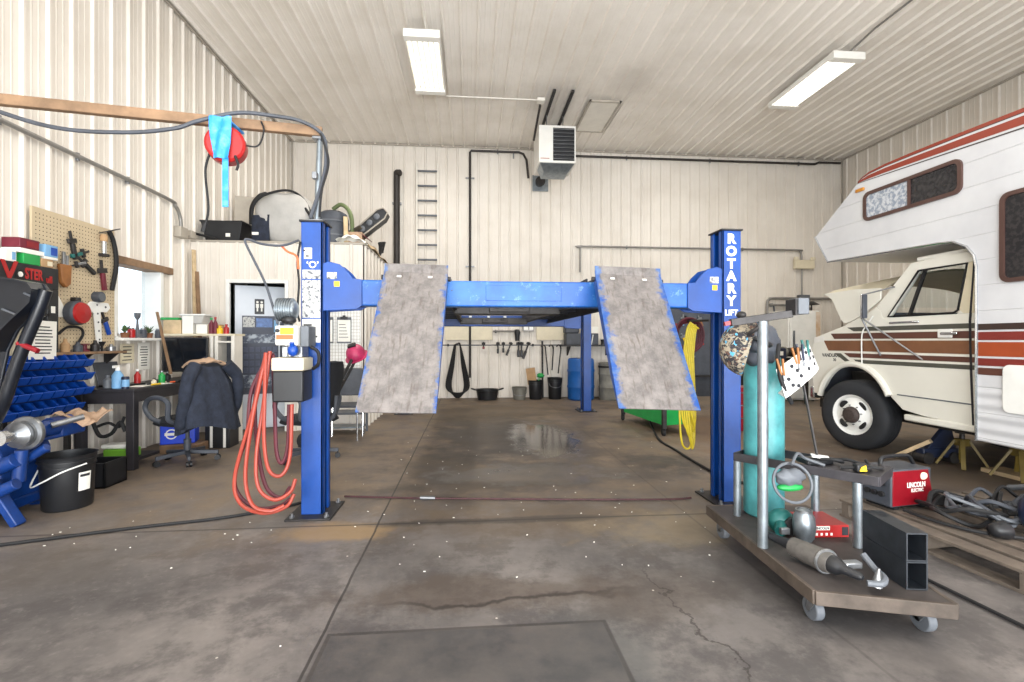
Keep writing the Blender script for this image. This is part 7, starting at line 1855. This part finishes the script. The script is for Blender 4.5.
for x, y in GQ:
    q = MB(); q.box((x - 0.028, y - 0.028, 0.10), (x + 0.028, y + 0.028, z1 + 0.004)); q.build('corner_post', 'dark_steel', gb, bv=0.004)
    q = MB(); q.cyl((x - 0.018, y + 0.02, 0.048), (x + 0.018, y + 0.02, 0.048), 0.048, n=18); c_ = q.build('caster', 'black_rubber', gb, bv=0.005)
    for s_ in (-1, 1):
        q = MB(); q.box((x + s_ * 0.022 - 0.002, y - 0.0, 0.045), (x + s_ * 0.022 + 0.002, y + 0.035, 0.10)); q.build('fork', 'dark_steel', c_)
# dark tool board farther back
tb = thing('tool_board', 'dark free-standing tool board crowded with hand tools behind the right ramp', 'tool board', (4.0, 8.6, 0))
q = MB(); q.box((3.30, 8.60, 0.25), (4.75, 8.64, 1.88)); q.build('panel', 'dark_grey', tb)
for x in (3.33, 4.70):
    q = MB(); q.box((x, 8.58, 0), (x + 0.05, 8.66, 1.9)); q.build('post', 'dark_steel', tb)
    q = MB(); q.box((x - 0.02, 8.4, 0), (x + 0.07, 8.85, 0.04)); q.build('foot', 'dark_steel', tb)
q = MB(); q.box((3.35, 8.45, 0.62), (4.70, 8.60, 0.65)); q.build('shelf', 'dark_steel', tb)
rr = random.Random(21); CT = ['cream', 'red_paint', 'light_blue', 'steel', 'leather', 'maroon', 'white_paint', 'yellow', 'steel', 'red_plastic', 'green', 'steel', 'cream', 'maroon']
PLc = ['top left', 'top, second from the left', 'top middle', 'top, second from the right', 'top right', 'middle left', 'middle, second from the left', 'centre', 'middle, second from the right', 'middle right', 'bottom left', 'bottom, second from the left', 'bottom middle', 'bottom right']
CNM = {'cream': 'cream', 'red_paint': 'dark red', 'light_blue': 'pale blue', 'steel': 'bright steel', 'leather': 'tan', 'maroon': 'maroon', 'white_paint': 'white', 'yellow': 'yellow', 'red_plastic': 'red', 'green': 'green'}
for k in range(14):
    row, col_ = divmod(k, 5); x = 3.58 + col_ * 0.17 + rr.uniform(-0.02, 0.02); z = 1.66 - row * 0.33 + rr.uniform(-0.04, 0.04)
    if k == 1:                                     # C-clamp
        q = MB(); q.tube(spl([(x - 0.05, 8.57, z + 0.05), (x - 0.08, 8.57, z), (x - 0.04, 8.57, z - 0.07), (x + 0.04, 8.57, z - 0.06), (x + 0.05, 8.57, z - 0.03)], 5), 0.014)
        one('hand_tool', q, CT[k], CNM[CT[k]] + ' curved clamp at the ' + PLc[k] + ' of the dark tool board', 'tool', 'tools on the dark tool board'); continue
    t = thing('hand_tool', CNM[CT[k]] + '-handled tool at the ' + PLc[k] + ' of the dark tool board', 'tool', (x, 8.57, z - 0.12), group='tools on the dark tool board')
    an = rr.uniform(-0.5, 0.5); M = TR((x, 8.575, z), 0, an, 0)
    q = MB(); q.box((-0.018, -0.012, -0.12), (0.018, 0.012, 0.0), M); q.build('handle', CT[k], t, bv=0.006)
    q = MB(); q.box((-0.045, -0.012, 0.0), (0.045, 0.012, 0.04), M); q.box((-0.012, -0.01, 0.03), (0.012, 0.01, 0.09), M); q.build('head', 'steel', t, bv=0.004)
# ------------------------------------------------------------------ along the back wall
BY_ = 10.72
tr = thing('tool_rail', 'long thin dark tool rail along the back wall under the lift', 'rail', (1.6, BY_, 1.19))
q = MB(); q.box((-0.62, BY_, 1.175), (3.9, BY_ + 0.02, 1.20)); q.build('bar', 'dark_grey', tr)
for x in (-0.5, 0.6, 1.4, 2.6, 3.6):
    q = MB(); q.box((x, BY_ + 0.0, 1.16), (x + 0.03, YB - 0.02, 1.215)); q.build('bracket', 'dark_steel', tr)
hq = thing('hose_hank', 'thick black hose folded in a tall hank on the back wall tool rail', 'hose', (-0.27, BY_ - 0.05, 0.02))
for k in range(6):
    w_ = 0.13 + 0.02 * k; zb_ = 0.03 + 0.018 * k
    q = MB(); q.tube(spl([(-0.27 - 0.05 - 0.004 * k, BY_ - 0.03, 1.19), (-0.27 - w_ * 0.7, BY_ - 0.04 - 0.012 * k, 0.75), (-0.27 - w_ - 0.02, BY_ - 0.05 - 0.015 * k, 0.30), (-0.27 - w_ * 0.5, BY_ - 0.055 - 0.015 * k, zb_ + 0.03), (-0.27 + w_ * 0.5, BY_ - 0.055 - 0.015 * k, zb_ + 0.03), (-0.27 + w_ + 0.02, BY_ - 0.05 - 0.015 * k, 0.30), (-0.27 + w_ * 0.7, BY_ - 0.04 - 0.012 * k, 0.75), (-0.27 + 0.05, BY_ - 0.03, 1.19), (-0.27, BY_ - 0.03, 1.225)], 6), 0.018, 8, closed=True); q.build('hose_loop', 'black_rubber', hq)
q = MB(); q.tube([(-0.27, BY_ - 0.12, 1.21), (-0.27, BY_, 1.21)], 0.02); q.build('hook', 'dark_steel', hq)
dp = thing('drain_pan', 'round black drain pan with handles on the floor by the back wall', 'pan', (0.38, 10.5, 0))
q = MB(); q.lathe([(0, 0.01), (0.19, 0.01), (0.21, 0.0), (0.245, 0.20), (0.275, 0.21), (0.275, 0.225), (0.235, 0.215), (0.20, 0.03), (0, 0.03)], TR((0.38, 10.5, 0)), 32); q.build('pan', 'black_plastic', dp)
for s_ in (-1, 1):
    q = MB(); q.tube(spl([(0.38 + s_ * 0.26, 10.45, 0.215), (0.38 + s_ * 0.34, 10.47, 0.24), (0.38 + s_ * 0.34, 10.53, 0.24), (0.38 + s_ * 0.26, 10.55, 0.215)], 5), 0.014); q.build('handle', 'black_plastic', dp)
sp_ = thing('steel_pail', 'dull grey steel pail on the floor by the back wall', 'pail', (1.08, 10.5, 0)); pail(sp_, (1.08, 10.5, 0), 0.13, 0.165, 0.27, 'barrel_grey')
q = MB(); q.tube(spl([(0.92, 10.5, 0.25), (0.95, 10.40, 0.12), (1.08, 10.33, 0.10), (1.21, 10.40, 0.12), (1.24, 10.5, 0.25)], 5), 0.006); q.build('bail_handle', 'steel', sp_)
bp = thing('black_pail', 'black pail holding cardboard and a green brush by the back wall', 'pail', (1.44, 10.5, 0)); pail(bp, (1.44, 10.5, 0), 0.135, 0.165, 0.42, 'black_plastic')
q = MB(); q.box((-0.10, -0.005, 0), (0.10, 0.005, 0.36), TR((1.37, 10.5, 0.33), 0.08, -0.15, 0)); one('cardboard_piece', q, 'cardboard', 'piece of brown cardboard sticking out of the black pail', 'cardboard')
t = thing('green_brush', 'bright green brush sticking out of the black pail', 'brush', (1.53, 10.5, 0.40))
q = MB(); q.bar((1.50, 10.48, 0.25), (1.52, 10.48, 0.55), 0.03, 0.02); q.build('handle', 'green', t, bv=0.004)
q = MB(); q.ell((1.55, 10.48, 0.52), (0.08, 0.05, 0.05), None, 14, 10, fn=lambda d: 1 + 0.15 * math.sin(14 * d.x + 11 * d.z)); q.build('bristles', 'green', t)
bp2 = thing('black_pail', 'plain black pail beside the blue drum at the back wall', 'pail', (1.87, 10.5, 0)); pail(bp2, (1.87, 10.5, 0), 0.14, 0.165, 0.47, 'black_plastic')
q = MB(); q.tube(spl([(1.71, 10.5, 0.44), (1.75, 10.40, 0.30), (1.87, 10.33, 0.26), (1.99, 10.40, 0.30), (2.03, 10.5, 0.44)], 5), 0.006); q.build('bail_handle', 'steel', bp2)
q = MB(); q.cyl((1.63, BY_ - 0.02, 0.0), (1.62, BY_ - 0.02, 1.28), 0.022); one('dark_pole', q, 'dark_steel', 'dark pole standing against the back wall between the two black pails', 'pole')
for k, (x, z0, lean, lab) in enumerate(((1.75, 0.52, 0.06, 'leftmost long bar hung over the pail beside the blue drum'), (1.84, 0.62, -0.03, 'middle long bar hung over the pail beside the blue drum'), (1.98, 0.55, -0.06, 'rightmost long bar hung over the pail beside the blue drum'))):
    t = thing('pry_bar', lab, 'bar', (x, BY_ - 0.03, z0), group='long bars hung by the blue drum')
    q = MB(); q.cyl((x, BY_ - 0.03, z0), (x - lean, BY_ - 0.03, 1.10), 0.014, n=10); q.build('shaft', 'dark_steel', t)
    q = MB(); q.tube(spl([(x - lean, BY_ - 0.03, 1.10), (x - lean - 0.01, BY_ - 0.03, 1.16), (x - lean - 0.06, BY_ - 0.03, 1.19), (x - lean - 0.10, BY_ - 0.03, 1.15)], 5), 0.016); q.build('hook_end', 'dark_steel', t)
for k, (x, w_, h_, m, lab) in enumerate(((0.30, 0.05, 0.10, 'red_paint', 'small red tool, first along the back wall tool rail'), (0.62, 0.05, 0.20, 'black_plastic', 'short black tool on the back wall rail, second from the left'), (0.74, 0.05, 0.18, 'black_plastic', 'short black tool on the back wall rail, third from the left'), (0.90, 0.05, 0.26, 'dark_steel', 'slanting dark tool in the middle of the back wall rail'),
                                          (1.08, 0.06, 0.28, 'black_plastic', 'paired black tool on the back wall rail, left one'), (1.15, 0.06, 0.28, 'black_plastic', 'paired black tool on the back wall rail, right one'), (1.30, 0.06, 0.34, 'dark_steel', 'longest dark tool on the back wall rail above the steel pail'))):
    t = thing('hanging_tool', lab, 'tool', (x, BY_ - 0.03, 1.0))
    M = TR((x, BY_ - 0.03, 1.20), 0, 0.35 if k in (3, 6) else 0.0, 0)
    q = MB(); q.box((-w_ / 2, -0.015, -h_), (w_ / 2, 0.015, -h_ * 0.45), M); q.build('handle', m, t, bv=0.008)
    q = MB(); q.box((-w_ * 0.3, -0.012, -h_ * 0.45), (w_ * 0.3, 0.012, 0.06), M); q.box((-w_ * 0.8, -0.012, 0.0), (w_ * 0.8, 0.012, 0.05), M); q.build('head', 'dark_steel', t, bv=0.004)
t = thing('pipe_rack', 'short grey pipe on brackets above the tool rail', 'pipe', (0.8, BW, 1.5))
q = MB(); q.tube([(0.52, BW - 0.03, 1.50), (1.05, BW - 0.03, 1.50)], 0.025); q.build('pipe', 'conduit', t)
for x in (0.56, 1.0):
    q = MB(); q.box((x, BW - 0.05, 1.46), (x + 0.03, BW + 0.01, 1.53)); q.build('bracket', 'dark_steel', t)
t = thing('outlet_box', 'small grey electrical box above the tool rail on the back wall', 'electrical box', (1.3, BW, 1.5))
q = MB(); q.box((1.18, BW - 0.07, 1.50), (1.44, BW, 1.68)); bx = q.build('box', 'conduit', t, bv=0.006)
q = MB(); q.box((1.21, BW - 0.074, 1.53), (1.30, BW - 0.07, 1.65)); q.build('socket_plate', 'white_paint', bx)
q = MB(); q.box((1.33, BW - 0.074, 1.53), (1.42, BW - 0.07, 1.65)); q.build('socket_plate', 'white_paint', bx)
q = MB(); q.lathe([(0, 0), (0.05, 0), (0.055, 0.10), (0.07, 0.20), (0.04, 0.26), (0, 0.26)], TR((1.06, BW - 0.06, 1.28)), 16); one('black_funnel', q, 'black_plastic', 'black funnel hung on the back wall above the tool rail', 'funnel')
for x0, x1, lab in ((-0.55, 0.50, 'left cream board fixed low on the back wall'), (1.5, 2.35, 'right cream board fixed low on the back wall by the blue drum')):
    q = MB(); q.box((x0, BW - 0.012, 1.30), (x1, BW + 0.01, 1.66)); one('wall_board', q, 'cream', lab, 'board', bv=0.003)
# drums
dm = thing('blue_drum', 'tall blue plastic drum standing at the back wall beside the rear lift post', 'drum', (2.42, 10.35, 0))
q = MB(); q.lathe([(0, 0), (0.255, 0), (0.285, 0.03), (0.29, 0.25), (0.30, 0.27), (0.30, 0.30), (0.29, 0.32), (0.29, 0.60), (0.30, 0.62), (0.30, 0.65), (0.29, 0.67), (0.285, 0.86), (0.265, 0.90), (0.25, 0.90), (0.25, 0.88), (0, 0.88)], TR((2.42, 10.35, 0)), 36); q.build('shell', 'drum_blue', dm)
q = MB(); q.sheet(lambda u, v: (2.42 + 0.293 * math.cos(-1.5 + 0.35 * u), 10.35 + 0.293 * math.sin(-1.5 + 0.35 * u), 0.72 + 0.11 * v), 6, 2); q.build('label', 'white_paper', dm)
q = MB(); q.cyl((2.35, 10.25, 0.88), (2.35, 10.25, 0.91), 0.035); q.build('bung', 'dark_grey', dm)
bl = thing('grey_barrel', 'grey steel barrel standing right of the rear lift post', 'barrel', (3.07, 10.3, 0))
q = MB(); q.lathe([(0, 0), (0.24, 0), (0.25, 0.02), (0.255, 0.06), (0.25, 0.25), (0.262, 0.27), (0.25, 0.29), (0.255, 0.54), (0.266, 0.56), (0.255, 0.58), (0.255, 0.78), (0.267, 0.80), (0.25, 0.81), (0.245, 0.77), (0, 0.77)], TR((3.07, 10.3, 0)), 36); q.build('shell', 'barrel_grey', bl)
q = MB(); q.ring([(0.254, 0.70), (0.27, 0.70), (0.27, 0.74), (0.254, 0.74)], TR((3.07, 10.3, 0)), 36); q.build('hoop', 'dark_steel', bl)
# machine on a wall shelf above the drum
ws = thing('machine_shelf', 'dark wall shelf above the blue drum carrying a machine', 'shelf', (2.6, 10.6, 1.14))
q = MB(); q.box((2.05, 10.42, 1.16), (3.3, YB - 0.03, 1.19)); q.build('board', 'dark_steel', ws)
for x in (2.2, 3.1):
    q = MB(); q.prism([(x, YB - 0.03, 1.16), (x, 10.5, 1.16), (x, YB - 0.03, 0.95)], (0.03, 0, 0)); q.build('bracket', 'dark_steel', ws)
mm = thing('parts_washer', 'dark grey machine with white labels on the shelf above the blue drum', 'machine', (2.6, 10.6, 1.19))
q = MB(); q.box((2.12, 10.47, 1.192), (2.85, 10.78, 1.45)); mb_ = q.build('body', 'dark_grey', mm, bv=0.015)
q = MB(); q.box((2.10, 10.50, 1.45), (2.42, 10.75, 1.66)); q.build('motor_cover', 'dark_grey', mm, bv=0.03)
q = MB(); q.box((2.44, 10.47, 1.455), (2.84, 10.49, 1.60)); q.build('white_label', 'white_paper', mm)
for k in range(3):
    q = MB(); q.bar((2.52 + 0.08 * k, 10.45, 1.20), (2.60 + 0.06 * k, 10.45, 1.42), 0.03, 0.015); q.build('lever', 'white_paint', mm)
q = MB(); q.lathe([(0, 0), (0.06, 0), (0.05, 0.06), (0.07, 0.12), (0, 0.13)], TR((2.98, 10.55, 1.192)), 16); one('oil_jug', q, 'black_plastic', 'small black jug at the right end of the machine shelf', 'jug')
# freezer and timbers near the right corner
fz = thing('upright_freezer', 'white upright freezer with a rusty side by the back wall left of the motorhome', 'freezer', (7.0, 9.9, 0))
q = MB(); q.box((6.72, 9.62, 0.02), (7.42, 10.30, 1.93)); q.build('cabinet', 'white_paint', fz, bv=0.02)
q = MB(); q.box((6.73, 9.56, 0.06), (7.30, 9.615, 1.92)); dd = q.build('door', 'white_paint', fz, bv=0.015)
q = MB(); q.box((6.78, 9.53, 1.1), (6.81, 9.56, 1.5)); q.build('handle', 'grey_plastic', dd, bv=0.006)
q = MB(); q.box((7.32, 9.60, 0.04), (7.425, 9.62, 1.90)); q.build('rusty_edge', 'rusty_stain' if 'rusty_stain' in MATS else mat('rusty_stain', (196, 160, 120), 0.6, sc=3, rgb2=(226, 214, 198), var=0), fz)
for x in (6.78, 7.30):
    for y in (9.66, 10.2):
        q = MB(); q.cyl((x, y, 0), (x, y, 0.03), 0.025, n=12); q.build('foot', 'black_rubber', fz)
pipe('rack_rod', [(7.05, BW - 0.04, 2.13), (7.95, BW - 0.04, 2.13)], 0.03, 'conduit', 'grey rod on the back wall above the freezer with a hanging cord', 'rod', clips=[((7.1, BW - 0.02, 2.13), (0.05, 0.07, 0.08)), ((7.9, BW - 0.02, 2.13), (0.05, 0.07, 0.08))])
q = MB(); q.tube(spl([(7.12, BW - 0.08, 2.11), (7.15, BW - 0.10, 1.85), (7.28, BW - 0.10, 1.72), (7.42, BW - 0.10, 1.85), (7.45, BW - 0.08, 2.11)], 6), 0.018); one('looped_hose', q, 'dark_grey', 'dark hose hanging in a loop below the grey rod above the freezer', 'hose')
for k, (x, lab) in enumerate(((7.75, 'left dark brown board leaning beside the freezer'), (7.9, 'right dark brown board leaning beside the freezer'))):
    q = MB(); q.bar((x, 10.3, 0.0), (x + 0.02, 10.66, 2.02 + 0.05 * k), 0.13, 0.04); one('leaning_board', q, 'rv_dark' if k else 'hub_brown', lab, 'board', bv=0.004)
t = thing('work_lamp', 'dark work lamp on a thin stand beside the leaning boards', 'lamp', (7.6, 10.0, 0))
q = MB(); q.tube([(7.6, 10.1, 0.03), (7.6, 10.1, 2.1)], 0.015); q.build('stand', 'dark_steel', t)
q = MB(); q.lathe([(0.16, 0), (0.05, 0.07), (0.0, 0.08), (0.0, 0.06), (0.15, -0.005)], TR((7.6, 10.1, 2.09)), 18); q.build('shade', 'black_plastic', t)
q = MB(); q.lathe([(0, 0), (0.16, 0), (0.16, 0.02), (0.03, 0.035), (0, 0.035)], TR((7.6, 10.1, 0)), 20); q.build('base', 'dark_steel', t)
# workbench clutter seen between the cylinder and the motorhome
wbk = thing('work_table', 'low dark work table with clutter far behind the welding cart', 'table', (6.2, 9.0, 0))
q = MB(); q.box((5.4, 8.7, 0.86), (6.9, 9.3, 0.90)); q.build('top', 'desk_black', wbk, bv=0.004)
for x in (5.44, 6.80):
    for y in (8.74, 9.20):
        q = MB(); q.box((x, y, 0), (x + 0.06, y + 0.06, 0.86)); q.build('leg', 'dark_steel', wbk)
for k, (nm, x, m, h_, lab) in enumerate((('bench_vise', 5.6, 'rusty', 0.34, 'rusty brown vise on the far work table'), ('tool_case', 5.95, 'poster_navy', 0.28, 'navy tool case on the far work table'), ('bench_grinder', 6.3, 'dark_steel', 0.30, 'dark bench grinder on the far work table'))):
    t = thing(nm, lab, nm.replace('_', ' '), (x, 8.95, 0.90))
    if k == 0:
        q = MB(); q.cyl((x, 8.95, 0.90), (x, 8.95, 1.02), 0.11, 0.08); q.build('base', m, t); q = MB(); q.box((x - 0.08, 8.75, 1.02), (x + 0.08, 9.15, 1.15)); q.box((x - 0.11, 8.85, 1.15), (x + 0.11, 8.93, 1.24)); q.build('jaw_body', m, t, bv=0.012); q = MB(); q.cyl((x - 0.14, 8.70, 1.08), (x + 0.14, 8.70, 1.08), 0.014); q.build('handle', 'steel', t)
    elif k == 1:
        q = MB(); q.box((x - 0.16, 8.8, 0.90), (x + 0.16, 9.1, 1.14)); q.build('case', m, t, bv=0.015); q = MB(); q.tube([(x - 0.08, 8.95, 1.14), (x - 0.07, 8.95, 1.20), (x + 0.07, 8.95, 1.20), (x + 0.08, 8.95, 1.14)], 0.014); q.build('handle', 'black_plastic', t); q = MB(); q.box((x - 0.09, 8.795, 1.0), (x + 0.09, 8.80, 1.08)); q.build('label', 'white_paper', t)
    else:
        q = MB(); q.box((x - 0.09, 8.85, 0.90), (x + 0.09, 9.05, 0.95)); q.build('base', m, t, bv=0.008); q = MB(); q.cyl((x - 0.10, 8.95, 1.06), (x + 0.10, 8.95, 1.06), 0.09, n=20); q.build('motor', m, t)
        for s_ in (-1, 1):
            q = MB(); q.cyl((x + s_ * 0.12, 8.95, 1.06), (x + s_ * 0.17, 8.95, 1.06), 0.11, n=24); q.build('grinding_wheel', 'barrel_grey', t)
# red toolbox glimpsed behind the cylinder
rt = thing('red_toolbox', 'dark red tool chest on the floor far behind the right lift post', 'toolbox', (3.9, 6.2, 0))
q = MB(); q.box((3.65, 6.5, 0.0), (4.15, 6.85, 0.62)); rtb = q.build('chest', 'red_paint', rt, bv=0.01)
for k in range(3):
    q = MB(); q.box((3.68, 6.485, 0.06 + k * 0.18), (4.12, 6.50, 0.21 + k * 0.18)); dw = q.build('drawer', 'red_paint', rt, bv=0.005)
    q = MB(); q.box((3.75, 6.47, 0.18 + k * 0.18), (4.05, 6.485, 0.195 + k * 0.18)); q.build('drawer_pull', 'chrome', dw)
# ------------------------------------------------------------------ lines lying on the floor
q = MB(); q.tube(spl([(-3.0, 3.22, 0.012), (-2.3, 3.46, 0.012), (-1.75, 3.62, 0.012), (-1.38, 3.84, 0.012), (-1.25, 4.0, 0.012)], 8), 0.011); one('floor_hose', q, 'black_rubber', 'black hose lying on the floor left of the left lift post', 'hose')
fh = thing('floor_hose', 'dark red hose crossing the floor between the two front lift posts', 'hose', (0.4, 3.85, 0))
q = MB(); q.tube(spl([(-1.02, 4.02, 0.013), (-0.6, 3.95, 0.013), (-0.32, 3.91, 0.013), (0.3, 3.84, 0.013), (1.03, 3.76, 0.013), (1.6, 3.72, 0.013), (1.78, 3.74, 0.013)], 8), 0.008); q.build('hose_run', 'floor_hose_red', fh)
q = MB(); q.cyl((-0.40, 3.92, 0.016), (-0.28, 3.905, 0.016), 0.015, n=10); q.build('coupling', 'steel', fh)
q = MB(); q.tube(spl([(3.15, 8.9, 0.014), (2.98, 7.9, 0.014), (2.45, 6.1, 0.014), (2.38, 5.4, 0.014), (2.34, 4.7, 0.014), (2.36, 4.3, 0.014), (2.5, 3.9, 0.014)], 8), 0.013); one('floor_cable', q, 'black_rubber', 'black cable lying on the floor from the green trolley toward the right lift post', 'cable')
q = MB(); q.tube(spl([(2.42, 2.40, 0.012), (2.44, 2.1, 0.012), (2.46, 1.8, 0.012), (2.5, 1.4, 0.012)], 6), 0.009); one('floor_cable', q, 'black_rubber', 'thin black cable on the floor to the right of the welding cart', 'cable')
# scattered chips and flakes on the concrete
rr = random.Random(5); q = MB()
for (x, y, sx, sy, n) in ((-0.35, 4.6, 0.35, 0.8, 26), (-0.9, 3.5, 0.4, 0.25, 10), (1.3, 3.4, 0.5, 0.5, 24), (-2.2, 3.35, 0.7, 0.25, 14), (2.4, 5.2, 0.3, 0.6, 8), (0.2, 5.8, 1.0, 0.8, 12), (0.3, 2.9, 0.9, 0.5, 10)):
    for k in range(n):
        px_, py_ = rr.gauss(x, sx), rr.gauss(y, sy); l = rr.uniform(0.005, 0.013); a = rr.uniform(0, 6.28)
        q.cb((0, 0, 0.002), (l, l * 0.55, 0.003), TR((px_, py_, 0), 0, 0, a))
tag(q.build('floor_litter', 'white_paper', smooth=False), 'tiny white chips and flakes scattered over the concrete floor', 'litter', kind='stuff')
